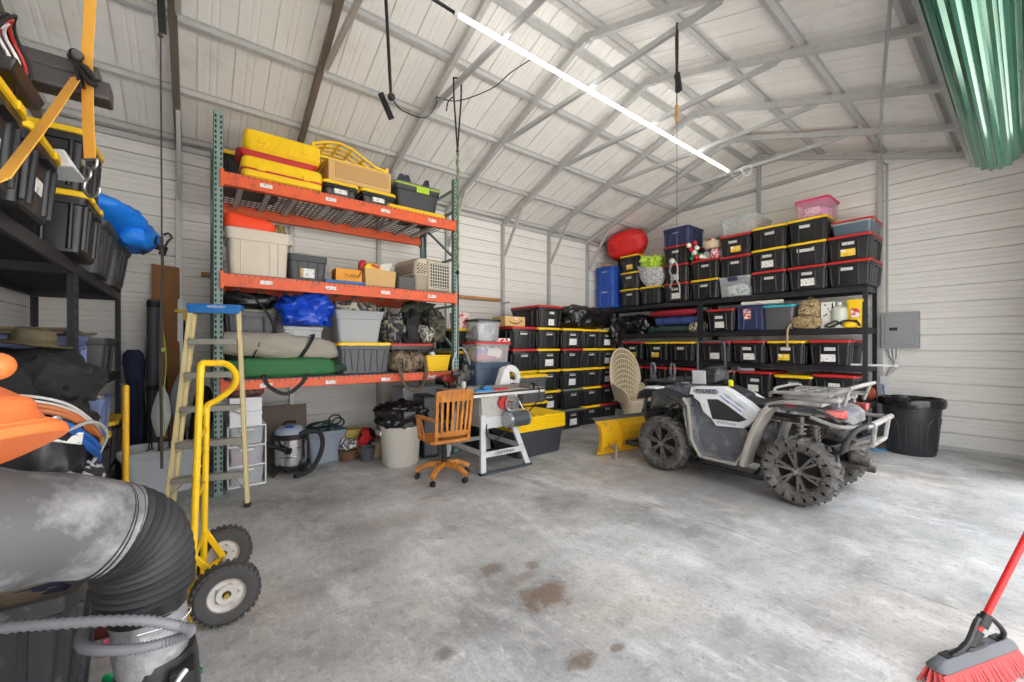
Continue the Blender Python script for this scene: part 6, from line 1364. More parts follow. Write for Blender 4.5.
# nose, cowl, tank, seat
b = B(); b.rings([[Vector((sx * w, y, z)) for sx, z in ((-1, z0), (1, z0), (0.86, z1), (-0.86, z1))] for y, w, z0, z1 in ((0.30, 0.24, 0.80, 1.0), (0.55, 0.26, 0.78, 0.985), (0.80, 0.26, 0.72, 0.965), (0.98, 0.22, 0.68, 0.90), (1.06, 0.16, 0.62, 0.80))]); obj('cowl', b, QG, qb, bevel=0.02)
b = B(); b.rings([[Vector((sx * w, y, z)) for sx, z in ((-1, z0), (1, z0), (0.7, z1), (-0.7, z1))] for y, w, z0, z1 in ((-0.10, 0.17, 0.72, 0.93), (0.10, 0.22, 0.74, 1.0), (0.32, 0.22, 0.78, 1.02), (0.42, 0.18, 0.78, 0.98))]); obj('tank_cover', b, QD, qb, bevel=0.02)
b = B(); secs = [(0.16, 0.10, 0.955, 1.0), (0.08, 0.13, 0.90, 0.99), (-0.02, 0.15, 0.83, 0.935), (-0.14, 0.165, 0.79, 0.885), (-0.26, 0.17, 0.78, 0.875), (-0.40, 0.175, 0.80, 0.915), (-0.50, 0.175, 0.83, 0.985), (-0.545, 0.16, 0.86, 0.975)]
b.rings([[Vector((w * x, y, z0 + (z1 - z0) * u)) for x, u in ((-1, 0), (1, 0), (1.04, 0.6), (0.75, 0.95), (0.3, 1.03), (-0.3, 1.03), (-0.75, 0.95), (-1.04, 0.6))] for y, w, z0, z1 in secs]); obj('seat', b, mat('seat_vinyl', rgb(48, 48, 50), 0.55, var=0.12, dirt=rgb(78, 76, 74), dirt_amt=0.3), qb, sub=1, ang=60)
# handlebars and pod
b = B(); b.tube(smooth([(-0.43, 0.06, 1.165), (-0.27, 0.16, 1.175), (-0.14, 0.26, 1.12), (0, 0.29, 1.08), (0.14, 0.26, 1.12), (0.27, 0.16, 1.175), (0.43, 0.06, 1.165)], 5), 0.013, 8); b.tube([(0, 0.38, 0.78), (0, 0.29, 1.09)], 0.028, 10); hb = obj('handlebar', b, QS, qb)
for s in (-1, 1):
    b = B(); b.cyl((s * 0.30, 0.145, 1.173), (s * 0.44, 0.052, 1.165), 0.019, n=12); obj('grip', b, M['greyplastic'], hb)
    b = B(); b.tube(smooth([(s * 0.24, 0.21, 1.17), (s * 0.30, 0.24, 1.165), (s * 0.42, 0.16, 1.15)], 4), 0.008, 6); b.box((s * 0.25, 0.17, 1.185), (0.06, 0.06, 0.05)); obj('brake_lever', b, QD, hb)
b = B(); b.rings([[Vector((sx * w, y, z)) for sx, z in ((-1, z0), (1, z0), (0.8, z1), (-0.8, z1))] for y, w, z0, z1 in ((0.16, 0.07, 1.06, 1.16), (0.24, 0.14, 1.02, 1.225), (0.36, 0.15, 1.0, 1.20), (0.44, 0.12, 1.02, 1.15))]); pod = obj('headlight_pod', b, QD, qb, bevel=0.02)
b = B(); b.box((-0.02, 0.455, 1.09), (0.20, 0.02, 0.14), (R(-12), 0, 0)); b.box((-0.17, 0.40, 1.085), (0.03, 0.15, 0.16), (0, R(-8), R(10))); obj('headlight', b, mat('headlight_lens', rgb(190, 192, 196), 0.25), pod, bevel=0.01)
b = B()
for k in range(5): b.tube(smooth([(-0.10 + 0.045 * k, 0.2, 1.20), (-0.14 + 0.05 * k, 0.26, 1.14 - 0.02 * (k % 2)), (-0.12 + 0.05 * k, 0.36, 1.02), (-0.1 + 0.04 * k, 0.42, 0.92)], 4), 0.008, 6)
obj('cable', b, M['rubber'], pod)
b = B(); b.cyl((-0.06, 0.10, 1.03), (-0.06, 0.10, 1.07), 0.018, n=10); b.box((-0.06, 0.09, 1.03), (0.05, 0.03, 0.06)); obj('yellow_tag', b, mat('acid_yellow', rgb(232, 226, 20), 0.4), pod)
# front rack with clamps
b = B()
for s in (-1, 1):
    b.tube(smooth([(s * 0.36, 0.50, 0.98), (s * 0.40, 0.52, 1.03), (s * 0.42, 0.80, 1.03), (s * 0.38, 0.98, 1.02), (s * 0.32, 1.00, 0.95)], 4), 0.014, 8)
for y in (0.56, 0.68, 0.80, 0.92): b.tube([(-0.41, y, 1.03), (0.41, y, 1.03)], 0.011, 8)
for x in (-0.2, 0.2): b.tube([(x, 0.56, 1.03), (x, 0.98, 1.02)], 0.010, 8); b.tube([(x, 0.7, 1.03), (x, 0.7, 0.95)], 0.012, 8)
obj('front_rack', b, QD, qb)
for y in (0.92, 0.66):
    b = B()
    c = Vector((-0.30, y, 1.06)); b.box(c, (0.07, 0.06, 0.05)); b.tube([c + Vector((0.05 * math.cos(a) , 0.06 * math.cos(a), 0.10 + 0.08 * math.sin(a))) for a in [R(-250 + 320 * k / 14) for k in range(15)]], 0.017, 7); obj('gun_clamp', b, M['greyplastic'], qb, bevel=0.006)
# rear rack
b = B()
b.tube(smooth([(-0.34, -0.40, 0.955), (-0.37, -0.43, 1.0), (-0.39, -0.60, 1.005), (-0.41, -0.85, 1.015), (-0.38, -1.0, 1.07), (-0.32, -1.06, 1.10), (0.32, -1.06, 1.10), (0.38, -1.0, 1.07), (0.41, -0.85, 1.015), (0.39, -0.60, 1.005), (0.37, -0.43, 1.0), (0.34, -0.40, 0.955)], 4), 0.016, 8)
b.tube(smooth([(-0.36, -0.46, 1.0), (-0.30, -0.44, 1.04), (0.30, -0.44, 1.04), (0.36, -0.46, 1.0)], 4), 0.013, 8)
for y in (-0.55, -0.66, -0.77, -0.88): b.tube([(-0.39, y, 1.0), (0.39, y, 1.0)], 0.010, 8)
for x in (-0.22, 0, 0.22): b.tube([(x, -0.46, 1.0), (x, -1.04, 1.01)], 0.010, 8)
for x in (-0.26, 0.26):
    b.tube([(x, -0.6, 1.0), (x, -0.6, 0.92)], 0.014, 8); b.tube([(x, -0.92, 1.0), (x, -0.92, 0.9)], 0.014, 8); b.tube([(x * 1.4, -1.02, 1.07), (x * 1.3, -0.98, 0.93)], 0.013, 8)
obj('rear_rack', b, QDW, qb)
b = B()
for x in (-0.26, 0, 0.26): b.blob((x, -0.72, 0.935), (0.20, 0.44, 0.05), 0.4, 0.01, 6, 2)
obj('rack_tray', b, QDW, qb)
b = B(); b.rings([[Vector((sx * w, y, z)) for sx, z in ((-1, z0), (1, z0), (0.9, z1), (-0.9, z1))] for y, w, z0, z1 in ((-0.45, 0.28, 0.82, 0.91), (-0.80, 0.30, 0.82, 0.91), (-0.95, 0.28, 0.78, 0.885), (-1.02, 0.22, 0.74, 0.84))]); obj('tail', b, QG, qb, bevel=0.02)
TL = mat('tail_lens', rgb(190, 66, 62), 0.3, var=0.06, dirt=rgb(176, 120, 112), dirt_amt=0.4)
for s in (-1, 1):
    b = B(); b.rings([[Vector((s * x, y, z)) for x, z in ((x0, 0.815), (x1, 0.83), (x1, 0.885), (x0, 0.89))] for y, x0, x1 in ((-0.88, 0.40, 0.50), (-1.0, 0.33, 0.46))]); obj('tail_light', b, TL, qb, bevel=0.008)
    b = B(); b.box((s * 0.512, -0.62, 0.905), (0.012, 0.09, 0.028)); obj('side_reflector', b, TL, qb, bevel=0.003)
# rear bumper
for s in (-1, 1):
    b = B(); b.tube(smooth([(s * 0.16, -0.72, 0.42), (s * 0.38, -0.90, 0.50), (s * 0.50, -1.0, 0.56), (s * 0.515, -1.04, 0.66), (s * 0.48, -1.10, 0.76), (s * 0.36, -1.17, 0.79)], 5), 0.022, 8); obj('bumper_tube', b, QD, qb)
b = B()
for s in (-1, 1):
    b.tube(smooth([(s * 0.50, -0.78, 0.82), (s * 0.52, -0.98, 0.765), (s * 0.42, -1.14, 0.78), (s * 0.36, -1.17, 0.79)], 4), 0.018, 8)
b.tube([(-0.37, -1.17, 0.79), (0.37, -1.17, 0.79)], 0.024, 8); b.tube([(-0.26, -1.17, 0.79), (-0.24, -1.15, 0.60), (0.24, -1.15, 0.60), (0.26, -1.17, 0.79)], 0.018, 8)
b.tube([(-0.15, -0.9, 0.5), (-0.24, -1.15, 0.60)], 0.018, 8); b.tube([(0.15, -0.9, 0.5), (0.24, -1.15, 0.60)], 0.018, 8)
obj('rear_bumper', b, QDW, qb)
b = B(); b.box((0, -1.0, 0.34), (0.06, 0.26, 0.05)); b.cyl((0, -0.95, 0.42), (0, -1.10, 0.40), 0.045, n=14); obj('hitch', b, QS, qb, bevel=0.005)
# front bumper
b = B()
for s in (-1, 1): b.tube(smooth([(s * 0.16, 0.95, 0.40), (s * 0.2, 1.08, 0.50), (s * 0.2, 1.10, 0.72), (s * 0.14, 1.06, 0.86)], 4), 0.02, 8)
b.tube([(-0.2, 1.10, 0.70), (0.2, 1.10, 0.70)], 0.018, 8); b.box((0, 1.04, 0.52), (0.28, 0.14, 0.14)); obj('front_bumper', b, QD, qb)
# snow plow blade carried on the front
pw = thing('plow_blade', 'yellow curved snow plow blade attached to the front of the quad bike', 'plow', (4.80, 3.36, 0), -8)
PY = mat('plow_yellow', rgb(226, 172, 26), 0.4, var=0.08, dirt=rgb(120, 100, 50), dirt_amt=0.2)
b = B(); b.band([(0.04, 0.06), (0.02, 0.12), (0.0, 0.2), (-0.005, 0.28), (0.02, 0.37), (0.09, 0.45)], 0.008, -0.66, 0.66); bl = obj('blade', b, PY, pw)
for x in (-0.655, -0.3, 0.3, 0.655):
    b = B(); b.prism([(0.035, 0.06), (-0.03, 0.08), (-0.05, 0.2), (-0.05, 0.30), (-0.02, 0.40), (0.085, 0.452), (0.02, 0.375), (-0.005, 0.28), (0.0, 0.2), (0.02, 0.12)], x - 0.006, x + 0.006); obj('rib', b, PY, bl)
b = B(); b.band([(0.06, 0.015), (0.03, 0.09)], 0.012, -0.66, 0.66); obj('wear_bar', b, PY, pw)
b = B(); b.band([(0.085, 0.455), (0.15, 0.485), (0.22, 0.47)], 0.008, -0.66, 0.66); obj('rubber_flap', b, M['greyplastic'], pw)
b = B()
for x in (-0.5, 0.5): b = B(); b.cyl((x, -0.13, 0.0), (x, -0.13, 0.02), 0.06, n=16); b.cyl((x, -0.13, 0.02), (x, -0.13, 0.18), 0.016, n=10); b.box((x, -0.08, 0.13), (0.04, 0.12, 0.04)); obj('skid_shoe', b, M['steel'], pw)
b = B()
for s in (-1, 1): b.bar((s * 0.28, -0.09, 0.17), (s * 0.12, -0.95, 0.18), 0.04, 0.05)
b.bar((-0.3, -0.12, 0.18), (0.3, -0.12, 0.18), 0.05, 0.05); b.bar((-0.14, -0.75, 0.18), (0.14, -0.75, 0.18), 0.04, 0.04); obj('push_frame', b, QD, pw)
# ------------------------------------------------------------------ wicker peacock chair
wc = thing('wicker_chair', 'tall-backed pale wicker chair behind the quad bike by the tote columns', 'chair', (6.42, 4.58, 0), -14); wc.scale = (0.95, 0.9, 1.0)
WK = mat('pale_wicker_cane', rgb(204, 190, 164), 0.85, var=0.4, scale=55, bump=1.0, bscale=60)
b = B(); b.rrect([(0.40, 0.50, 0.46), (0.44, 0.52, 0.48), (0.45, 0.50, 0.46)], 0.16, 6); obj('seat', b, WK, wc)
b = B(); b.rrect([(0.0, 0.36, 0.34), (0.18, 0.30, 0.28), (0.40, 0.44, 0.40)], 0.13, 6)
for k in range(28):
    a = 2 * PI * k / 28; b.tube([(0.19 * math.cos(a), 0.18 * math.sin(a), 0.0), (0.16 * math.cos(a), 0.15 * math.sin(a), 0.18), (0.235 * math.cos(a), 0.215 * math.sin(a), 0.40)], 0.008, 5)
obj('base', b, WK, wc)
b = B(); n = 22; outl = []
for k in range(n + 1):
    t = -1 + 2 * k / n; a = PI * (k / n)
    outl.append((-0.37 * math.cos(a) * (1 if True else 0), 0.80 + 0.60 * math.sin(a) ** 0.8))
front, back = [], []
def fan(x, z): return 0.22 + 0.12 * (z - 0.45) - 0.55 * x * x
cols_ = []
for k in range(n + 1):
    x, zt = outl[k]; x0 = x * 0.62
    cols_.append([(x0 + (x - x0) * (j / 10) ** 0.7, 0.43 + (zt - 0.43) * j / 10) for j in range(11)])
R1 = [[Vector((x, fan(x, z), z)) for x, z in c] for c in cols_]
V0 = [[b.v(p) for p in c] for c in R1]; V1 = [[b.v(p + Vector((0, 0.022, 0))) for p in c] for c in R1]
for i in range(n):
    for j in range(10): b.face((V0[i][j], V0[i + 1][j], V0[i + 1][j + 1], V0[i][j + 1])); b.face((V1[i][j], V1[i][j + 1], V1[i + 1][j + 1], V1[i + 1][j]))
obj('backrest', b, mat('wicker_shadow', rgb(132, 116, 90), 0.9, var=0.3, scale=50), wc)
b = B(); b.tube([c[-1] + Vector((0, 0.011, 0)) for c in R1], 0.02, 8)
for j in range(1, 10): b.tube([c[j] + Vector((0, 0.011, 0)) for c in R1], 0.016, 6)
for i in range(0, n + 1): b.tube([p + Vector((0, 0.011, 0)) for p in R1[i]], 0.014, 6)
obj('back_weave', b, WK, wc)
for s in (-1, 1):
    b = B(); P = smooth([(s * 0.34, 0.16, 0.74), (s * 0.36, 0.02, 0.70), (s * 0.34, -0.14, 0.66), (s * 0.28, -0.21, 0.58), (s * 0.24, -0.22, 0.44)], 5)
    low = smooth([(s * 0.26, 0.18, 0.43), (s * 0.27, 0.05, 0.43), (s * 0.26, -0.10, 0.43), (s * 0.25, -0.18, 0.43), (s * 0.23, -0.21, 0.43)], 5)
    A = [b.v(p) for p in P]; C = [b.v(p) for p in low]; A2 = [b.v(p + Vector((s * 0.018, 0, 0))) for p in P]; C2 = [b.v(p + Vector((s * 0.018, 0, 0))) for p in low]
    for i in range(len(P) - 1): b.face((A[i], A[i + 1], C[i + 1], C[i])); b.face((A2[i], C2[i], C2[i + 1], A2[i + 1]))
    b.tube(P, 0.02, 8); obj('arm', b, WK, wc)
# ------------------------------------------------------------------ black trash can with liner
bc = thing('trash_can', 'large black plastic trash can with a liner by the white far wall', 'trash can', (7.66, 1.00, 0)); bc.scale = (1.05, 1.05, 1.02)
b = B(); prof = [(0, 0), (0.22, 0), (0.235, 0.02), (0.285, 0.66), (0.30, 0.67), (0.305, 0.71), (0.29, 0.72), (0.28, 0.70), (0.22, 0.04), (0, 0.04)]
b.lathe(prof, 40)
for k in range(8):
    a = 2 * PI * k / 8 + 0.2; ca, sa = math.cos(a), math.sin(a)
    b.tube(smooth([((0.237 + 0.001) * math.cos(a - 0.28), 0.238 * math.sin(a - 0.28), 0.06), (0.262 * math.cos(a - 0.24), 0.262 * math.sin(a - 0.24), 0.38), (0.270 * math.cos(a - 0.12), 0.270 * math.sin(a - 0.12), 0.46), (0.271 * ca, 0.271 * sa, 0.48), (0.270 * math.cos(a + 0.12), 0.270 * math.sin(a + 0.12), 0.46), (0.262 * math.cos(a + 0.24), 0.262 * math.sin(a + 0.24), 0.38), (0.238 * math.cos(a + 0.28), 0.238 * math.sin(a + 0.28), 0.06)], 4), 0.007, 6)
obj('body', b, mat('black_can', rgb(40, 40, 44), 0.4, var=0.1), bc)
b = B()
for s in (-1, 1): b.tube(smooth([(s * 0.29, -0.09, 0.60), (s * 0.345, -0.08, 0.60), (s * 0.345, 0.08, 0.60), (s * 0.29, 0.09, 0.60)], 4), 0.015, 7)
obj('handle', b, M['black'], bc)
b = B(); n = 60; rings_ = []
for rr, z in ((0.262, 0.50), (0.276, 0.70), (0.30, 0.738), (0.318, 0.72), (0.322, 0.67), (0.318, 0.635), (0.312, 0.66), (0.306, 0.725), (0.268, 0.70), (0.255, 0.50)):
    rings_.append([Vector(((rr + 0.008 * noise.noise(Vector((a * 4, z * 20, 1)))) * math.cos(a), (rr + 0.008 * noise.noise(Vector((a * 4, z * 20, 1)))) * math.sin(a), z + (0.022 * noise.noise(Vector((a * 5, rr * 40, 2))) if 0.62 < z else 0))) for a in [2 * PI * j / n for j in range(n)]])
b.rings(rings_, False, False, True)
b.blob((0.28, -0.2, 0.56), (0.17, 0.19, 0.15), 0.8, 0.03, 9, 2, amp2=0.03, flat_bottom=False)
obj('liner', b, M['bagblack'], bc)
# ------------------------------------------------------------------ red push broom
br = thing('push_broom', 'red push broom with a red pole standing on the floor near the doorway', 'broom', (2.70, 0.155, 0), -21); br.scale = (0.88, 0.88, 0.88)
b = B(); b.rrect([(0.09, 0.60, 0.075), (0.10, 0.62, 0.085), (0.122, 0.60, 0.06), (0.145, 0.50, 0.04)], 0.035, 4); hd = obj('block', b, M['greyplastic'], br)
b = B(); b.rrect([(0.145, 0.16, 0.05), (0.16, 0.12, 0.045)], 0.02, 3); obj('mount', b, M['black'], hd)
b = B(); rb_ = random.Random(5)
for i in range(62):
    for j in range(5):
        x = -0.295 + 0.59 * i / 61; y = -0.032 + 0.016 * j
        fx, fy = x * 1.06 + rb_.uniform(-.006, .006), y * 2.2 - 0.012 + rb_.uniform(-.006, .006)
        b.cyl((x, y, 0.088), (fx, fy, 0.003), 0.0042, 0.0032, 5)
bt_ = obj('bristles', b, mat('pinkish_bristles', rgb(214, 92, 92), 0.7, var=0.25, scale=30), br); bt_['kind'] = 'stuff'
# pole leans away and to the right: rises towards the doorway pier
pd = Vector((0.26, -0.038, 0.39)).normalized()
p0 = Vector((-0.015, 0.0, 0.16))
b = B(); b.cyl(p0 + pd * 0.02, p0 + pd * 1.35, 0.0145, n=14); obj('pole', b, mat('pole_red', rgb(206, 32, 32), 0.3, var=0.04), br)
b = B(); b.cyl(p0 - pd * 0.02, p0 + pd * 0.075, 0.024, n=14); b.cyl(p0 + pd * 0.10, p0 + pd * 0.15, 0.027, n=14); b.cyl(p0 + pd * 0.15, p0 + pd * 0.17, 0.02, n=14); obj('socket', b, M['black'], br)
b = B()
for s in (-1, 1):
    b.tube(smooth([(s * 0.20, 0.0, 0.13), (s * 0.15 + 0.03, -0.03, 0.20), (p0 + pd * 0.13) + Vector((s * 0.05, 0, 0.01)), p0 + pd * 0.125], 5), 0.012, 8)
    b.box((s * 0.20, 0, 0.14), (0.07, 0.04, 0.02))
obj('brace', b, M['black'], br)
# ------------------------------------------------------------------ left side: black shelving on the near gable wall
SX0, SX1 = -1.24, -0.62
shelving('storage_shelf', 'black steel shelf unit at left, near bay, loaded with yellow-lidded totes', 1.92, 3.89, SX0, SX1, [2.0, 0.72, 0.10], 2.03, thick=0.075)
shelving('storage_shelf', 'black steel shelf unit at left, bay nearer the long wall, under the blue inflatable', 3.90, 5.90, SX0, SX1, [2.0, 1.19, 0.38], 2.03, thick=0.075)
LX = -0.50
def lt_(yc, z, lid, label, w=0.51, h=0.375, d=0.74, stick=()):
    return tote(label, (LX - d / 2, yc, z), 90, w, d, h, 'black', lid, 'std', stick, 'yellow-lidded totes on the left shelf')
for k in range(2):
    lt_(3.73, 2.0 + 0.375 * k, 'yellow', 'yellow-lidded black tote on the left shelf, %s of two by the inflatable' % ('lower', 'upper')[k])
for ci, yc in enumerate((2.62, 2.13)):
    lt_(yc, 2.0, 'yellow', 'yellow-lidded black tote low on the left shelf, %s' % ('under the dark pipe bundle', 'nearest to the orange strap end')[ci], w=0.475, h=0.34, stick=[(0.0, 0.13, 0.09, 0.06, 'paper2')])
single('black_crate', B().rrect([(0, 0.48, 0.46), (0.24, 0.52, 0.50), (0.26, 0.53, 0.51), (0.272, 0.53, 0.51)], 0.03, 3), M['black'], 'black crate holding up the dark pipe bundle on the left shelf', 'crate', loc=(-0.98, 2.62, 2.34))
single('crumpled_sheet', B().hexa([(-0.02, -0.10, 0.0), (0.14, -0.16, 0.02), (0.16, 0.05, 0.0), (0.0, 0.08, 0.0), (-0.05, -0.10, 0.08), (0.10, -0.14, 0.10), (0.12, 0.05, 0.06), (-0.03, 0.08, 0.06)]), M['white'], 'white folded sheet poking out between the totes on the left shelf', 'sheet', loc=(-0.60, 3.00, 2.30), bevel=0.01)
b = B(); b.rings([[Vector((sx, sy, z)) for sx, sy, z in r] for r in ([(-0.26, -0.37, 0.0), (0.26, -0.37, 0.0), (0.26, -0.36, 0.03), (-0.26, -0.36, 0.03)], [(-0.26, -0.05, 0.05), (0.26, -0.05, 0.05), (0.26, -0.05, 0.08), (-0.26, -0.05, 0.08)], [(-0.25, 0.25, 0.30), (0.25, 0.25, 0.30), (0.25, 0.26, 0.33), (-0.25, 0.26, 0.33)])])
single('bent_lid', b, M['yellow'], 'yellow tote lid bent up and leaning on the upper totes of the left shelf', 'lid', loc=(-0.97, 2.58, 2.345), rot=(0, 0, R(84)))
def grey_bin(yc, label):
    t = thing('open_bin', label, 'bin', (-0.83, yc, 2.0), 90)
    b = B(); b.rrect([(0, 0.48, 0.50), (0.33, 0.55, 0.58), (0.335, 0.57, 0.60), (0.36, 0.60, 0.63), (0.39, 0.605, 0.635), (0.39, 0.57, 0.60), (0.02, 0.46, 0.48)], 0.05, 4); obj('body', b, mat('faded_black', rgb(66, 66, 68), 0.5, var=0.12, dirt=rgb(96, 96, 98), dirt_amt=0.3), t)
    for u in (-0.2, 0.0, 0.2):
        b = B(); b.bar((u * 0.9, -0.252, 0.03), (u, -0.293, 0.33), 0.015, 0.016, (0, 1, 0)); obj('rib', b, M['darkgrey'], t)
    return t
grey_bin(4.55, 'open faded black bin on the left shelf next to the yellow-lidded totes')
grey_bin(5.36, 'open faded black bin at the far end of the left shelf')
inf = thing('inflatable', 'bright blue folded inflatable drooping over the open black bins on the left shelf', 'inflatable', (-0.66, 4.98, 2.40))
BLU = mat('inflatable_blue', rgb(30, 136, 250), 0.5, var=0.1, bump=0.4, bscale=10)
b = B(); b.blob((0, 0.10, 0.0), (0.66, 1.25, 0.28), 0.85, 0.07, 4, 4, amp2=0.08, fr2=6, u=44, v=20, rot=(R(-7), R(6), R(-6))); b.blob((0.22, -0.02, -0.07), (0.22, 0.34, 0.20), 0.7, 0.05, 6, 6, amp2=0.04); obj('fabric', b, BLU, inf)
b = B(); b.tube(smooth([(0.20, 0.40, 0.16), (0.29, 0.42, 0.10), (0.30, 0.43, 0.02), (0.24, 0.42, -0.04)], 4), 0.016, 6, flat=1); obj('strap', b, M['blackmatte'], inf)
b = B(); b.tube(smooth([(0.22, 0.58, 0.09), (0.33, 0.66, 0.085), (0.40, 0.68, 0.07)], 4), 0.022, 8); b.cyl((0.38, 0.66, 0.02), (0.40, 0.70, 0.10), 0.03, n=12); obj('valve', b, M['rubber'], inf)
# dark channel bundle on the totes, coil of cables, tray
pp = thing('pipe_bundle', 'dark grey square downspout bundle lying on the totes of the left shelf', 'pipes', (-0.74, 2.74, 2.612))
b = B(); b.prism([(-0.055, 0.0), (0.055, 0.0), (0.06, 0.02), (0.055, 0.04), (0.06, 0.06), (0.055, 0.085), (-0.055, 0.085), (-0.06, 0.06), (-0.055, 0.04), (-0.06, 0.02)], -0.45, 0.42); b.prism([(-0.05, 0.086), (0.05, 0.086), (0.05, 0.145), (-0.05, 0.145)], -0.45, 0.38)
obj('pipe', b, mat('brown_grey_steel', rgb(78, 74, 74), 0.45, metal=0.3, var=0.15), pp, bevel=0.006)
cc = thing('cable_coil', 'coil of red, white and black jumper cables hanging above the left shelf totes', 'cable', (-0.59, 2.46, 2.43))
for nm, m_, dr_ in (('red_cable', M['red'], 0.0), ('black_cable', M['rubber'], 0.016), ('white_cable', M['white'], -0.02)):
    b = B()
    for k in range(2): b.tube([(0.02 * k + dr_ * 0.6 + 0.015 * math.cos(3 * a), (0.10 + 0.012 * k + dr_) * math.cos(a), 0.155 + (0.135 + dr_) * math.sin(a)) for a in [2 * PI * j / 28 for j in range(28)]], 0.0055, 7, True)
    obj(nm, b, m_, cc)
b = B(); b.hexa([(-0.2, -0.15, 0), (0.16, -0.15, 0), (0.16, 0.17, 0), (-0.2, 0.17, 0), (-0.22, -0.17, 0.05), (0.18, -0.17, 0.05), (0.18, 0.19, 0.05), (-0.22, 0.19, 0.05)])
obj('tray', b, M['black'], cc, loc=(-0.10, -0.02, 0.02), bevel=0.008)
# orange ratchet strap
rs = thing('hanging_ratchet_strap', 'bright orange ratchet strap hanging from the roof with a steel hook', 'strap', (0, 0, 0))
def webbing(pts, w, side, m_, par, nm='webbing', th=0.003):
    b = B(); side = Vector(side).normalized()
    for i in range(len(pts) - 1):
        p, q = Vector(pts[i]), Vector(pts[i + 1]); t = (q - p).normalized(); s_ = (side - t * side.dot(t)).normalized(); n_ = t.cross(s_) * th / 2; s2 = s_ * w / 2
        b.hexa([p - s2 - n_, p + s2 - n_, p + s2 + n_, p - s2 + n_, q - s2 - n_, q + s2 - n_, q + s2 + n_, q - s2 + n_])
    return obj(nm, b, m_, par)
sd = (0.80, -0.60, 0.0)
webbing([(-0.36, 2.63, 4.80), (-0.36, 2.63, 3.4), (-0.392, 2.655, 2.76), (-0.386, 2.65, 2.45), (-0.38, 2.645, 2.30)], 0.052, sd, M['straporange'], rs)
webbing([(-0.425, 2.675, 2.68), (-0.435, 2.3, 2.33), (-0.46, 1.9, 1.946), (-0.55, 1.80, 1.82), (-0.625, 1.915, 1.74)], 0.05, (0.75, -0.2, 0.45), M['straporange'], rs)
b = B(); c = Vector((-0.400, 2.635, 2.70)); b.bar(c + Vector((-0.025, 0.0, 0.035)), c + Vector((0.035, -0.02, -0.07)), 0.04, 0.022, sd); b.bar(c + Vector((0.0, -0.02, 0.015)), c + Vector((0.05, -0.035, -0.05)), 0.034, 0.015, sd); b.bar(c + Vector((-0.015, -0.015, -0.01)), c + Vector((0.0, -0.02, -0.095)), 0.03, 0.012, sd)
b.cyl(c + Vector((-0.03, 0.012, 0.045)), c + Vector((-0.015, -0.03, 0.045)), 0.025, n=20); rt_ = obj('ratchet', b, M['black'], rs, bevel=0.006)
b = B(); b.cyl(c + Vector((-0.016, -0.028, 0.045)), c + Vector((-0.013, -0.037, 0.045)), 0.018, n=20); obj('spool', b, M['chrome'], rt_)
b = B(); h0 = Vector((-0.38, 2.645, 2.31))
e1 = Vector((0.80, -0.60, 0))
P = [h0 + e1 * x + Vector((0, 0, z)) for x, z in ((-0.032, -0.01), (-0.026, -0.04), (0.0, -0.055), (0.0, -0.085), (-0.022, -0.11), (-0.026, -0.15), (0.0, -0.178), (0.034, -0.168), (0.042, -0.135))]
b.tube(smooth(P, 5), 0.0065, 8); b.tube(smooth([h0 + e1 * x + Vector((0, 0, z)) for x, z in ((0.032, -0.01), (0.026, -0.04), (0.0, -0.055))], 5), 0.0065, 8); b.tube([h0 + e1 * -0.034 + Vector((0, 0, -0.008)), h0 + e1 * 0.034 + Vector((0, 0, -0.008))], 0.006, 8); obj('hook', b, M['steel'], rs)
# shelf contents, near bay
db_ = thing('duffel_bag', 'big black canvas bag with flaps on the left shelf below the hat', 'bag', (-0.84, 3.60, 0.72))
b = B(); b.blob((0, 0, 0), (0.58, 0.56, 0.72), 0.45, 0.06, 4, 3, amp2=0.06, fr2=6, u=40, v=28); obj('bag', b, M['blacknylon'], db_)
b = B(); b.blob((0.17, -0.05, 0.42), (0.32, 0.50, 0.24), 0.6, 0.05, 6, 5, amp2=0.06, rot=(0, R(25), 0)); obj('flap', b, M['blacknylon'], db_)
b = B(); b.tube(smooth([(0.27, -0.3, 0.5), (0.31, -0.15, 0.42), (0.32, 0.05, 0.44), (0.3, 0.25, 0.52)], 5), 0.014, 6); obj('strap', b, M['blackmatte'], db_)
ha = thing('brimmed_hat', 'olive brown wide-brimmed hat lying on the black canvas bag', 'hat', (-0.76, 3.62, 1.45), 0, rot=(R(4), R(9), R(20))); ha.scale = (0.84, 0.84, 0.84)
HM = mat('olive_felt', rgb(100, 90, 68), 0.85, var=0.2, dirt=rgb(146, 130, 100), dirt_amt=0.3, bump=0.2)
b = B(); prof = [(0.0, 0.125), (0.06, 0.128), (0.095, 0.115), (0.108, 0.08), (0.112, 0.03), (0.125, 0.018), (0.175, 0.012), (0.198, 0.022), (0.198, 0.016), (0.175, 0.004), (0.12, 0.006), (0.104, 0.02), (0.10, 0.07), (0.0, 0.1)]
b.lathe(prof, 36); obj('hat', b, HM, ha)
b = B(); b.lathe([(0.1125, 0.03), (0.115, 0.03), (0.1125, 0.06), (0.110, 0.06)], 36); obj('band', b, mat('hat_band', rgb(90, 80, 60), 0.8), ha)
b = B(); b.box((0, 0, 0.03), (0.16, 0.10, 0.06)); single('striped_cloth', b, mat_patches('pale_stripes', [rgb(190, 190, 196), rgb(200, 140, 150), rgb(150, 170, 200), rgb(215, 214, 212)], 12, stretch=(6, 0.3, 0.3)), 'small folded pale striped cloth behind the brimmed hat', 'cloth', loc=(-0.93, 3.42, 1.47), rot=(0, 0, R(30)), bevel=0.02)
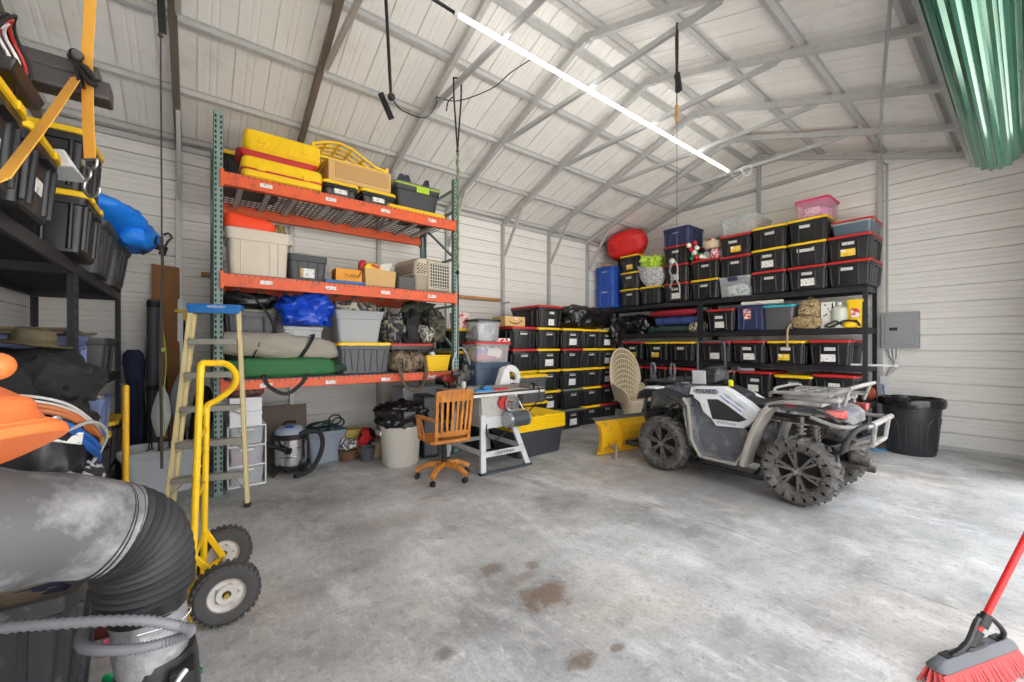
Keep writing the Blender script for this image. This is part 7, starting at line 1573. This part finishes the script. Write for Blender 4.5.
# cable bag in front
hbg = thing('cable_bag', 'open black bag stuffed with blue and orange cables on the left shelf', 'bag', (-0.72, 3.09, 0.72))
b = B(); b.blob((0, 0, 0), (0.56, 0.40, 0.44), 0.6, 0.06, 5, 8, amp2=0.06, u=36, v=22); obj('bag', b, mat('black_vinyl', rgb(34, 34, 38), 0.3, var=0.2), hbg)
b = B(); b.blob((0.20, -0.05, -0.10), (0.24, 0.32, 0.22), 0.7, 0.05, 7, 3, amp2=0.05, flat_bottom=False); obj('side_pocket', b, mat_patches('black_white_print', [rgb(34, 34, 38), rgb(40, 40, 44), rgb(190, 190, 196), rgb(30, 30, 34)], 12, 0.4), hbg)
for nm, col_, oz in (('blue_cable', rgb(36, 96, 176), 0.33), ('orange_cable', rgb(196, 112, 60), 0.39), ('blue_cable', rgb(36, 96, 176), 0.29), ('white_cord', rgb(206, 204, 200), 0.43)):
    b = B()
    for k in range(2): b.tube(smooth([(-0.10, -0.20 - 0.012 * k, oz + 0.06 + 0.012 * k), (0.08, -0.20 - 0.01 * k, oz + 0.05 + 0.02 * k), (0.22, -0.15, oz - 0.01 + 0.02 * k), (0.29 + 0.01 * k, -0.02, oz - 0.12), (0.29, 0.12, oz - 0.20)], 6), 0.014 if 'cable' in nm else 0.007, 7)
    obj(nm, b, mat(nm + '_jacket', col_, 0.5), hbg)
b = B(); b.box((0.22, -0.16, 0.28), (0.12, 0.01, 0.06), (R(-20), R(20), R(35))); obj('label', b, M['paper2'], hbg)
b = B(); b.tube(smooth([(0.20, -0.16, 0.30), (0.30, -0.12, 0.34), (0.34, 0.0, 0.26), (0.31, 0.06, 0.16), (0.28, 0.0, 0.10)], 5), 0.009, 6); obj('grey_strap', b, mat('grey_web', rgb(176, 174, 168), 0.8), hbg)
# second bay
M['bluebin'] = M['lightblue']
def open_bin(label, loc, rz, w, d, h, m_, name='open_bin'):
    t = thing(name, label, 'bin', loc, rz)
    b = B(); b.rrect([(0, w * 0.84, d * 0.84), (h * 0.82, w * 0.93, d * 0.93), (h * 0.83, w * 0.97, d * 0.97), (h - 0.012, w, d), (h, w, d), (h, w - 0.04, d - 0.04), (0.015, w * 0.82, d * 0.82)], 0.03, 3)
    for u in (-0.25, 0.25): b.bar((u * w * 0.9, -d * 0.422, 0.02), (u * w, -d * 0.466, h * 0.8), 0.012, 0.014, (0, 1, 0))
    obj('body', b, m_, t); return t
tote('slate blue tote under flattened boxes on the left shelf, bay nearer the long wall', (-0.90, 4.24, 1.19), 90, 0.50, 0.50, 0.34, 'lightblue', 'lightblue', 'blue', [])
for k in range(3):
    b = B(); b.box((0, 0, 0.008), (0.46 - 0.06 * k, 0.60 - 0.08 * k, 0.014)); 
    if k == 0: b.box((0.12, 0.34, 0.012), (0.2, 0.12, 0.01), (R(6), 0, 0))
    single('flattened_box', b, [mat('grey_brown_card', rgb(116, 100, 82), 0.85), mat('dark_card', rgb(88, 74, 60), 0.85), mat('tan_card', rgb(140, 120, 92), 0.85)][k], 'flattened cardboard box on the slate blue tote, %s of the three' % ('lowest', 'middle', 'topmost')[k], 'cardboard', loc=(-0.88, 4.22 + 0.03 * k, 1.53 + 0.016 * k), rot=(0, 0, R(8 * k - 6)))
M['mesh'] = mat_clear('dark_translucent', (0.10, 0.10, 0.11, 1), 0.82, 0.35)
open_bin('dark translucent open bin at the far end of the middle left shelf', (-0.86, 5.22, 1.19), 90, 0.66, 0.52, 0.33, M['mesh'])
tote('yellow-lidded black tote on the bottom left shelf under the pale blue bin', (-0.84, 4.40, 0.38), 90, 0.56, 0.60, 0.38, 'black', 'yellow', 'std', [])
open_bin('open pale blue bin on the yellow-lidded tote of the left shelf', (-0.70, 4.40, 0.76), 90, 0.40, 0.34, 0.30, M['lightblue'])
b = B(); b.blob((0, 0, 0), (0.30, 0.26, 0.10), 0.7, 0.03, 9, 2, amp2=0.03); single('tool_jumble', b, mat_patches('tan_grey_jumble', [rgb(176, 160, 132), rgb(120, 116, 110), rgb(205, 200, 190), rgb(90, 86, 80)], 12), 'tan and grey odds and ends heaped in the pale blue bin', 'odds and ends', loc=(-0.70, 4.40, 0.985))
tote('black tote on the bottom left shelf at the corner end', (-0.86, 5.30, 0.38), 90, 0.60, 0.60, 0.40, 'black', 'yellow', 'std', [])
# yellow post
b = B(); b.cyl((0, 0, 0), (0, 0, 1.12), 0.021, n=16); b.ball((0, 0, 1.12), 0.021, 12, 8); b.cyl((0, 0, 0), (0, 0, 0.012), 0.07, n=20)
single('yellow_post', b, mat('post_yellow', rgb(240, 184, 30), 0.4, var=0.05), 'plain yellow steel post standing in front of the left shelf', 'post', loc=(-0.44, 4.46, 0))
# corner: cardboard, tube, paddles, rods, tub
cdl = thing('cardboard_sleeve', 'tall flat cardboard sleeve leaning in the corner behind the grey tube', 'cardboard', (-0.27, 6.20, 0.0))
b = B(); b.hexa([(-0.11, -0.16, 0.0), (0.13, -0.16, 0.0), (0.13, -0.11, 0.0), (-0.11, -0.11, 0.0), (-0.13, 0.03, 2.40), (0.12, 0.03, 2.38), (0.12, 0.075, 2.38), (-0.13, 0.075, 2.40)]); obj('sleeve', b, mat('sleeve_card', rgb(150, 106, 66), 0.85, var=0.1), cdl, bevel=0.004)
b = B(); b.hexa([(-0.13, 0.028, 2.25), (-0.06, 0.026, 2.25), (-0.07, 0.03, 2.36), (-0.11, 0.03, 2.38), (-0.13, 0.032, 2.25), (-0.06, 0.03, 2.25), (-0.07, 0.034, 2.36), (-0.11, 0.034, 2.38)]); obj('worn_corner', b, M['cardlight'], cdl)
b = B(); b.cyl((0, -0.08, 0), (0.0, 0.06, 1.96), 0.055, n=20); tu = single('grey_tube', b, mat('slate_tube', rgb(72, 76, 84), 0.6, var=0.1), 'long dark grey cylindrical case leaning on the cardboard sleeve', 'tube', loc=(-0.37, 5.96, 0))
for z in (0.98, 1.90):
    b = B(); b.cyl((0, -0.08 + 0.14 * z / 1.96, z - 0.02), (0, -0.08 + 0.14 * z / 1.96, z + 0.04), 0.059, n=20); obj('cap', b, M['blackmatte'], tu)
nv = thing('navy_bag', 'slim navy blue padded bag leaning by the left shelf end post', 'bag', (-0.52, 5.99, 0))
b = B(); b.rings([[Vector((0.02 * math.sin(z * 3) + w * math.cos(a), 0.06 * z / 1.4 + w * 0.7 * math.sin(a), z)) for a in [2 * PI * j / 18 for j in range(18)]] for z, w in ((0, 0.05), (0.2, 0.07), (0.6, 0.075), (1.0, 0.07), (1.15, 0.085), (1.27, 0.095), (1.36, 0.085), (1.41, 0.05))]); obj('bag', b, mat('navy_nylon', rgb(34, 42, 72), 0.75, var=0.15, bump=0.3), nv)
b = B(); b.tube(smooth([(0.02, -0.06, 0.3), (0.04, -0.07, 0.7), (0.02, -0.06, 1.1)], 4), 0.006, 5); obj('zipper', b, M['blackmatte'], nv)
def paddle(label, x, y, lean, zb, m_, flip, h=1.15):
    t = thing('kayak_paddle', label, 'paddle', (x, y, zb), 0, rot=(R(-2), R(lean), 0))
    b = B(); b.cyl((0, 0, 0), (0, 0, h - 0.46), 0.014, n=10); obj('shaft', b, M['black'], t)
    b = B(); prof_ = []
    for k in range(15):
        u = k / 14; w = 0.078 * math.sin(PI * min(1, 0.12 + 0.88 * u) ** 0.8) ** 0.6 * (0.55 + 0.45 * min(1, u * 2.5)); prof_.append((u, max(w, 0.012)))
    L_ = [[Vector((s * w * q, -0.02 * (1 - q * q) - 0.0 + (0.004 if dd else -0.004), h - 0.50 + 0.50 * u)) for (s, q, dd) in ((-1, 1, 0), (-1, .5, 0), (1, 0, 0), (1, .5, 0), (1, 1, 0), (1, 1, 1), (1, .5, 1), (1, 0, 1), (-1, .5, 1), (-1, 1, 1))] for u, w in prof_]
    b.rings(L_); obj('blade', b, m_, t)
    return t
TZ = 0.0
tb_ = thing('white_tub', 'wide white plastic tub holding paddles and rods behind the stepladder', 'tub', (-0.25, 5.42, 0), -8)
b = B(); b.rrect([(0, 0.46, 0.34), (0.35, 0.60, 0.44), (0.36, 0.62, 0.46), (0.41, 0.65, 0.49), (0.43, 0.68, 0.52), (0.43, 0.62, 0.46), (0.02, 0.45, 0.33)], 0.09, 5); obj('body', b, mat('tub_white', rgb(222, 226, 232), 0.45, var=0.05), tb_)
b = B(); b.tube(smooth([(0.26, -0.24, 0.33), (0.33, -0.26, 0.25), (0.36, -0.1, 0.22), (0.31, 0.1, 0.33)], 5), 0.012, 7); obj('rope_handle', b, M['white'], tb_)
paddle('pale grey paddle blade standing nearest in the white tub', -0.30, 5.40, 2, 0.02, mat('paddle_pale', rgb(188, 190, 190), 0.4, var=0.05), 0, 1.02)
paddle('darker grey paddle blade behind the pale one in the white tub', -0.21, 5.53, 5, 0.02, mat('paddle_grey', rgb(140, 146, 150), 0.4, var=0.06), 0, 1.18)
for k, (x, y, lx, ly, h) in enumerate(((-0.40, 5.45, 4, -3, 1.2), (-0.33, 5.48, -3, -4, 1.5), (-0.16, 5.42, 3, -3, 1.35), (-0.08, 5.46, 6, -3, 1.1), (-0.20, 5.46, -2, -5, 1.9))):
    t = thing('fishing_rod', 'thin black fishing rod standing in the white tub', 'fishing rod', (x, y, 0.022), 0, 'fishing rods in the white tub', (R(ly), R(lx), 0))
    b = B(); b.cyl((0, 0, 0), (0, 0, 0.30), 0.013, n=8); obj('grip', b, M['blackmatte'], t)
    b = B(); b.cyl((0, 0, 0.30), (0, 0, h), 0.007, 0.002, 6); obj('blank', b, M['black'], t)
    b = B(); b.cyl((-0.02, -0.03, 0.36), (0.02, -0.03, 0.36), 0.028, n=12); obj('reel', b, M['steel'], t)
b = B(); b.blob((0, 0, 0), (0.2, 0.16, 1.0), 0.7, 0.03, 4, 4, rot=(R(-5), R(4), 0)); single('umbrella_bag', b, M['blackmatte'], 'slim black folded umbrella bag leaning between the paddles and the rack', 'bag', loc=(0.01, 5.75, 0))
sp_ = thing('clamp_pole', 'silver pole with a yellow clamp leaning in the corner by the paddles', 'pole', (-0.15, 6.13, 0))
b = B(); b.bar((0, 0, 0), (0.01, 0.06, 2.0), 0.05, 0.03, (0, 1, 0)); obj('pole', b, M['galv'], sp_)
b = B(); b.box((0.01, 0.02, 1.86), (0.11, 0.05, 0.035)); b.box((0.05, 0.01, 1.80), (0.03, 0.04, 0.1)); obj('clamp', b, M['yellow'], sp_, bevel=0.004)
b = B(); b.tube([(0.05, 0.0, 0.05), (0.045, 0.03, 1.78)], 0.011, 8); obj('bar', b, M['blackmatte'], sp_)
# dark strap hanging from the first rafter
ds = thing('hanging_strap', 'dark brown webbing strap hanging from the roof in front of the paddles', 'strap', (-0.225, 4.36, 0))
webbing([(0, 0, 4.47), (0, 0, 4.30), (0.012, 0, 4.0)], 0.05, (1, 0.1, 0), M['blackmatte'], ds)
b = B()
b.tube([(-0.0, 0, 4.0), (0.005, 0, 3.2), (0.008, 0, 2.33)], 0.006, 6); b.ball((0, 0, 3.98), 0.02, 8, 6); obj('cord', b, mat('brown_cord', rgb(74, 64, 56), 0.8), ds)
webbing([(0.008, 0, 2.34), (0.012, 0, 2.1), (0.0, 0, 1.4), (0.008, 0, 0.45)], 0.020, (1, 0.1, 0), mat('brown_webbing', rgb(60, 52, 45), 0.85, var=0.15), ds, 'webbing')
b = B(); b.tube(smooth([(0.02, 0, 2.36), (0.05, -0.02, 2.37), (0.07, -0.02, 2.34), (0.05, -0.02, 2.31), (0.02, 0, 2.26), (-0.03, 0, 2.28), (-0.02, 0, 2.34)], 4), 0.009, 7); obj('hook', b, M['black'], ds)
b = B(); b.tube(smooth([(0.02, 0, 1.55), (0.035, 0, 1.3), (0.015, 0, 1.0), (0.03, 0, 0.7)], 4), 0.004, 5); b.box((0.02, -0.01, 1.42), (0.03, 0.03, 0.03)); obj('green_cord', b, mat('green_yellow_cord', rgb(120, 140, 60), 0.7), ds)
# ceiling hangings
dc = thing('drop_cord', 'black tube with a flat paddle hanging from the roof left of the light strip', 'cord', (0, 0, 0))
b = B(); b.tube(smooth([(1.10, 2.99, 4.42), (1.125, 2.985, 4.1), (1.16, 2.97, 3.36)], 4), [0.013] * 8 + [0.011], 8); obj('tube', b, M['black'], dc)
b = B(); b.bar((1.10, 3.02, 3.36), (1.165, 2.965, 3.16), 0.045, 0.014, (0.6, 0.8, 0)); b.ball((1.165, 2.97, 3.33), 0.03, 10, 7); obj('paddle', b, M['black'], dc, bevel=0.004)
b = B(); b.tube(smooth([(1.165, 2.97, 3.33), (1.35, 3.2, 3.40), (1.8, 3.7, 3.72), (2.2, 4.25, 4.25), (2.26, 4.36, 4.42)], 6), 0.006, 6); obj('wire', b, M['rubber'], dc)
b = B(); b.tube(smooth([(2.26, 4.36, 4.42), (2.4, 4.1, 4.30), (2.6, 3.7, 4.32), (2.68, 3.45, 4.40), (2.7, 3.15, 4.38)], 6), 0.006, 6); single('light_wire', b, M['rubber'], 'thin black wire drooping from the collar tie to the light strip', 'wire')
cs = thing('hanging_strap', 'doubled black strap with a wooden pull hanging from the collar tie near the ridge', 'strap', (3.52, 2.02, 0))
for dx in (-0.03, 0.03): webbing([(dx * 0.8, dx * 0.6, 4.43), (dx, dx * 0.7, 4.2), (dx * 0.3, 0, 3.80)], 0.025, (0.8, -0.6, 0), M['blackmatte'], cs)
b = B(); b.bar((0, 0, 3.98), (0.03, -0.01, 3.82), 0.05, 0.03); b.cyl((0, 0, 3.80), (0, 0, 3.68), 0.006, n=6); obj('tie', b, M['blackmatte'], cs, bevel=0.006)
b = B(); b.cyl((0, 0, 3.68), (0, 0, 3.52), 0.018, 0.013, 10); obj('pull', b, M['lumber'], cs)
b = B(); b.cyl((0, 0, 3.52), (0, 0, 2.2), 0.0025, n=5); obj('string', b, M['greyplastic'], cs)
# ------------------------------------------------------------------ foreground at left: leaf collector
dh = thing('leaf_collector_hose', 'big dusty grey elbow hose with black bellows and taped pipe in the foreground', 'hose', (0, 0, 0))
DU = mat('dusty_black_rubber', rgb(86, 86, 88), 0.6, var=0.22, dirt=rgb(150, 150, 150), dirt_amt=0.4, scale=6)
E_R, E_F = Vector((0.788, -0.616, 0)), Vector((0.616, 0.788, 0)); E_U = Vector((0, 0, 1))
hc0 = E_F * 0.72 + E_R * -1.005 + E_U * 1.252; hax = E_R * 0.42 - E_U * 0.90
cen = smooth([(-0.56, 1.29, 1.15), (-0.445, 1.335, 1.095), (-0.35, 1.380, 1.050), (-0.256, 1.431, 1.019), (-0.172, 1.478, 0.970)], 5)
b = B(); b.tube(cen, [0.116 + 0.045 * (1 - k / len(cen)) ** 2 for k in range(len(cen))], 32); obj('elbow', b, DU, dh)
c2 = smooth([(-0.20, 1.46, 0.985), (-0.165, 1.485, 0.962), (-0.128, 1.515, 0.915), (-0.112, 1.54, 0.835), (-0.110, 1.55, 0.760)], 14)
b = B(); k_ = len(c2); b.tube(c2, [0.112 + 0.008 * math.cos(2 * PI * i / 4.0) - 0.010 * i / k_ for i in range(k_)], 36); obj('bellows', b, mat('bellows_rubber', rgb(52, 52, 54), 0.5, var=0.2), dh, ang=80)
b = B(); b.cyl((-0.110, 1.55, 0.765), (-0.106, 1.555, 0.70), 0.088, n=32); obj('cuff', b, M['black'], dh)
b = B(); n = 40; rr_ = []
for z, r in [(0.72 - 0.015 * k, 0.083 - 0.0002 * k) for k in range(13)]:
    rr_.append([Vector((-0.106 + 0.06 * (0.70 - z), 1.555 + 0.03 * (0.70 - z), z)) + Vector((math.cos(a), math.sin(a), 0)) * (r + 0.007 * abs(noise.noise(Vector((math.cos(a) * 2.5 + z * 9, math.sin(a) * 2.5, z * 22))))) for a in [2 * PI * j / n for j in range(n)]])
b.rings(rr_); obj('taped_pipe', b, mat('silver_tape', rgb(176, 176, 178), 0.3, metal=0.6, var=0.15, bump=0.6, bscale=25), dh)
b = B(); b.lathe([(0.0, 0.0), (0.10, 0.0), (0.10, 0.44), (0.094, 0.53), (0.088, 0.565), (0.0, 0.565)], 28, (-0.087, 1.565, 0)); b.box((-0.03, 1.48, 0.50), (0.05, 0.08, 0.09)); obj('inlet_boot', b, M['black'], dh)
b = B(); b.tube(smooth([(-0.06, 1.43, 0.50), (-0.04, 1.43, 0.535), (-0.02, 1.445, 0.55)], 4), 0.008, 6); b.cyl((-0.07, 1.435, 0.50), (-0.04, 1.435, 0.50), 0.010); obj('clamp', b, M['steel'], dh)
b = B(); b.tube(smooth([(-0.10, 1.43, 0.72), (-0.05, 1.42, 0.735), (-0.01, 1.44, 0.72), (-0.04, 1.425, 0.70), (-0.12, 1.425, 0.70)], 5), 0.0018, 5); obj('wire_tie', b, M['steel'], dh)
oh = thing('orange_hood', 'orange plastic blower hood with a bolted flange above the grey hose', 'machine hood', (0, 0, 0))
# a shell that swells from a bolted flange
ax = (Vector((-0.36, 1.38, 1.05)) - Vector((-0.62, 1.30, 1.16))).normalized()
b = B()
secs = [((-0.255, 1.195, 1.275), 0.030, 0.155), ((-0.275, 1.19, 1.285), 0.030, 0.155), ((-0.30, 1.185, 1.31), 0.045, 0.14), ((-0.36, 1.18, 1.36), 0.075, 0.13), ((-0.46, 1.17, 1.40), 0.10, 0.12)]
def ell(c, ru, rv, eu, ev, n=28, p=0.7):
    o = []
    for j in range(n):
        a = 2 * PI * j / n; cu, su = math.cos(a), math.sin(a)
        o.append(Vector(c) + Vector(eu) * ru * math.copysign(abs(cu) ** p, cu) + Vector(ev) * rv * math.copysign(abs(su) ** p, su))
    return o
eu = Vector((0.45, 0.35, -0.82)).normalized(); ev = Vector((0.62, -0.78, 0.0)).normalized(); en = eu.cross(ev)
def hs_(d, ru, rv, ou=0.0): return ell(hc0 + hax * (d + ou), ru, rv, E_R * 0.90 + E_U * 0.42, E_F, 32, 0.7)
b.rings([hs_(0.0, 0.12, 0.135), hs_(-0.010, 0.122, 0.135), hs_(-0.022, 0.108, 0.122), hs_(-0.05, 0.102, 0.114), hs_(-0.054, 0.106, 0.117), hs_(-0.068, 0.103, 0.114), hs_(-0.072, 0.096, 0.108), hs_(-0.10, 0.078, 0.09), hs_(-0.14, 0.052, 0.065), hs_(-0.155, 0.025, 0.03)])
obj('shell', b, M['hood'], oh, ang=50)
b = B(); b.rings([hs_(0.018, 0.128, 0.142), hs_(-0.004, 0.128, 0.142), hs_(-0.006, 0.120, 0.134)]); obj('flange', b, M['hood'], oh, bevel=0.006)
b = B(); 
for a in (-1.9, -1.3, -0.6, 0.2): pass
obj('knob', B().ball(E_F * 0.70 + E_R * -0.893 + E_U * 1.415, (0.024, 0.03, 0.024), 16, 10).tube([E_F * 0.70 + E_R * -0.90 + E_U * 1.405, hc0 - hax * 0.10], 0.016, 10), M['hood'], oh)
b = B(); p = hs_(-0.004, 0.117, 0.130)[26]; b.cyl(p + E_F * 0.004, p - E_F * 0.014, 0.010, n=12); b.cyl(p, p - E_F * 0.006, 0.014, n=16)
for j in (4, 12, 20, 28):
    p = hs_(-0.004, 0.117, 0.130)[j]; b.cyl(p, p - hax * 0.012, 0.009, n=10)
obj('bolt', b, M['steel'], oh)
b = B(); b.rrect([(0.30, 0.34, 0.40, -0.76, 1.28), (0.34, 0.38, 0.44, -0.76, 1.28), (1.18, 0.36, 0.40, -0.76, 1.28), (1.24, 0.26, 0.30, -0.74, 1.26)], 0.06, 4)
for x in (-0.90, -0.62):
    for y in (1.12, 1.44): b.bar((x, y, 0.0), (x, y, 0.34), 0.04, 0.04)
b.tube([(-0.62, 1.27, 1.16), (-0.545, 1.29, 1.15)], 0.158, 24)
obj('blower_housing', b, M['black'], oh, bevel=0.01)
sh_ = thing('corrugated_hose', 'thin ribbed grey hose looping in front of the big elbow hose', 'hose', (0, 0, 0))
P = smooth([(-0.75, 1.62, 0.80), (-0.417, 1.531, 0.779), (-0.264, 1.475, 0.765), (-0.114, 1.410, 0.745), (-0.03, 1.395, 0.700), (-0.012, 1.40, 0.678), (-0.04, 1.405, 0.668), (-0.11, 1.41, 0.672), (-0.19, 1.45, 0.68), (-0.235, 1.52, 0.68), (-0.22, 1.63, 0.68), (-0.10, 1.70, 0.68)], 18)
b = B(); b.tube(P, [0.0125 + 0.0018 * math.cos(PI * i) for i in range(len(P))], 12); obj('hose', b, mat('hose_grey', rgb(120, 120, 124), 0.5, var=0.12), sh_, ang=80)
# black bin with timber, green pole
bb2 = thing('black_cart', 'big black plastic bin near the grey hose, holding a board and green pole', 'bin', (-0.60, 2.02, 0), -4)
b = B(); b.rrect([(0, 0.52, 0.34), (0.64, 0.62, 0.40), (0.655, 0.66, 0.44), (0.70, 0.66, 0.44), (0.70, 0.61, 0.39), (0.03, 0.50, 0.32)], 0.04, 4)
for u in (-0.2, 0.0, 0.2): b.bar((u, -0.17, 0.04), (u * 1.1, -0.201, 0.62), 0.02, 0.014, (0, 1, 0))
for u in (-0.1, 0.0, 0.1): b.bar((0.26, u, 0.04), (0.311, u, 0.62), 0.014, 0.02, (1, 0, 0))
obj('body', b, mat('bin_black', rgb(48, 48, 52), 0.35, var=0.15, dirt=rgb(110, 110, 112), dirt_amt=0.25), bb2)
bx = single('plywood_board', B().box((0, 0, 0), (0.56, 0.02, 0.34), (R(14), 0, 0)), mat_patches('worn_ply', [rgb(160, 136, 110), rgb(184, 160, 134), rgb(90, 92, 120), rgb(170, 146, 120)], 5, stretch=(1, 6, 6)), 'worn plywood board with dark paint marks lying in the black bin', 'board', loc=(-0.60, 2.05, 0.70), bevel=0.003)
b = B(); b.cyl((0, 0, 0), (-0.10, -0.12, 0.74), 0.018, n=12); single('green_pole', b, mat('pole_green', rgb(22, 166, 98), 0.35), 'bright green broom pole sticking out of the black bin', 'pole', loc=(-0.40, 1.98, 0.04))
gm_ = single('green_mat', B().box((0, 0, 0.01), (0.36, 0.30, 0.02)), mat('turf_green', rgb(44, 118, 92), 0.9, var=0.2, scale=60, bump=0.5), 'small green turf mat on the floor by the black bin', 'mat', loc=(-0.20, 2.32, 0), rot=(0, 0, R(25)))
b = B(); b.hexa([(-0.06, -0.04, 0), (0.07, -0.05, 0), (0.06, 0.05, 0), (-0.06, 0.04, 0), (-0.05, -0.03, 0.045), (0.06, -0.04, 0.06), (0.05, 0.04, 0.06), (-0.05, 0.03, 0.045)]); single('pink_foam', b, mat('pink_foam', rgb(226, 96, 130), 0.8), 'chunk of pink foam on the floor beside the green mat', 'foam', loc=(-0.30, 2.70, 0), bevel=0.008)
b = B(); b.bar((-0.16, 0, 0.03), (0.22, -0.04, 0.03), 0.05, 0.06); single('dark_red_bar', b, mat('dark_red_steel', rgb(92, 34, 34), 0.5), 'dark red steel bar on the floor behind the black bin', 'bar', loc=(-0.30, 2.86, 0), bevel=0.006)
b = B(); b.lathe([(0, 0), (0.17, 0), (0.18, 0.02), (0.20, 0.40), (0.21, 0.41), (0.19, 0.41), (0.165, 0.03), (0, 0.03)], 28); single('white_bucket', b, M['white'], 'round white bucket on the floor behind the grey elbow hose', 'bucket', loc=(-0.38, 3.30, 0))
b = B(); b.rrect([(0, 0.5, 0.14), (0.02, 0.5, 0.14)], 0.03, 3); b.cyl((0.1, 0, 0.02), (0.1, 0, 0.2), 0.012); 
single('green_pole', B().cyl((0, 0, 0.018), (0.22, -0.32, 0.018), 0.016, n=12), MATS['pole_green'], 'bright green pole lying on the floor next to the black bin', 'pole', loc=(-0.30, 2.42, 0.022))
# ------------------------------------------------------------------ light, camera
wd = bpy.data.worlds.new('sky'); SC.world = wd; wd.use_nodes = True
nt = wd.node_tree; bgN = nt.nodes['Background']
tc = nt.nodes.new('ShaderNodeTexCoord'); sx = nt.nodes.new('ShaderNodeSeparateXYZ'); rp = nt.nodes.new('ShaderNodeValToRGB')
nt.links.new(tc.outputs['Generated'], sx.inputs[0]); nt.links.new(sx.outputs[2], rp.inputs[0]); nt.links.new(rp.outputs[0], bgN.inputs[0])
rp.color_ramp.elements[0].position = 0.0; rp.color_ramp.elements[0].color = (1.0, 0.98, 0.96, 1)
rp.color_ramp.elements[1].position = 0.6; rp.color_ramp.elements[1].color = (0.92, 0.95, 1.0, 1)
bgN.inputs[1].default_value = 2.7
sn = bpy.data.lights.new('sun', 'SUN'); so_ = bpy.data.objects.new('sun', sn); COL.objects.link(so_); sn.energy = 15.0; sn.angle = R(0.6); sn.color = (1.0, 0.96, 0.9)
so_.rotation_euler = Vector((0.35, -1.0, -1.6)).to_track_quat('-Z', 'Y').to_euler()
cd = bpy.data.cameras.new('camera'); cam = bpy.data.objects.new('camera', cd); COL.objects.link(cam)
cd.sensor_width = 36; cd.lens = 405 / 1024 * 36; cd.shift_y = 5 / 1024; cd.clip_start = 0.02; cd.clip_end = 200
cam.location = (0, 0, 1.45); cam.rotation_euler = (PI / 2, 0, R(52 - 90))
SC.camera = cam
vs = SC.view_settings
vs.view_transform = 'Standard'; vs.look = 'None'; vs.exposure = 0.50; vs.gamma = 1.0; vs.use_curve_mapping = False
SC.cycles.max_bounces = 10; SC.cycles.diffuse_bounces = 6; SC.cycles.transparent_max_bounces = 16
SC.cycles.use_denoising = True
SC.cycles.sample_clamp_indirect = 10.0
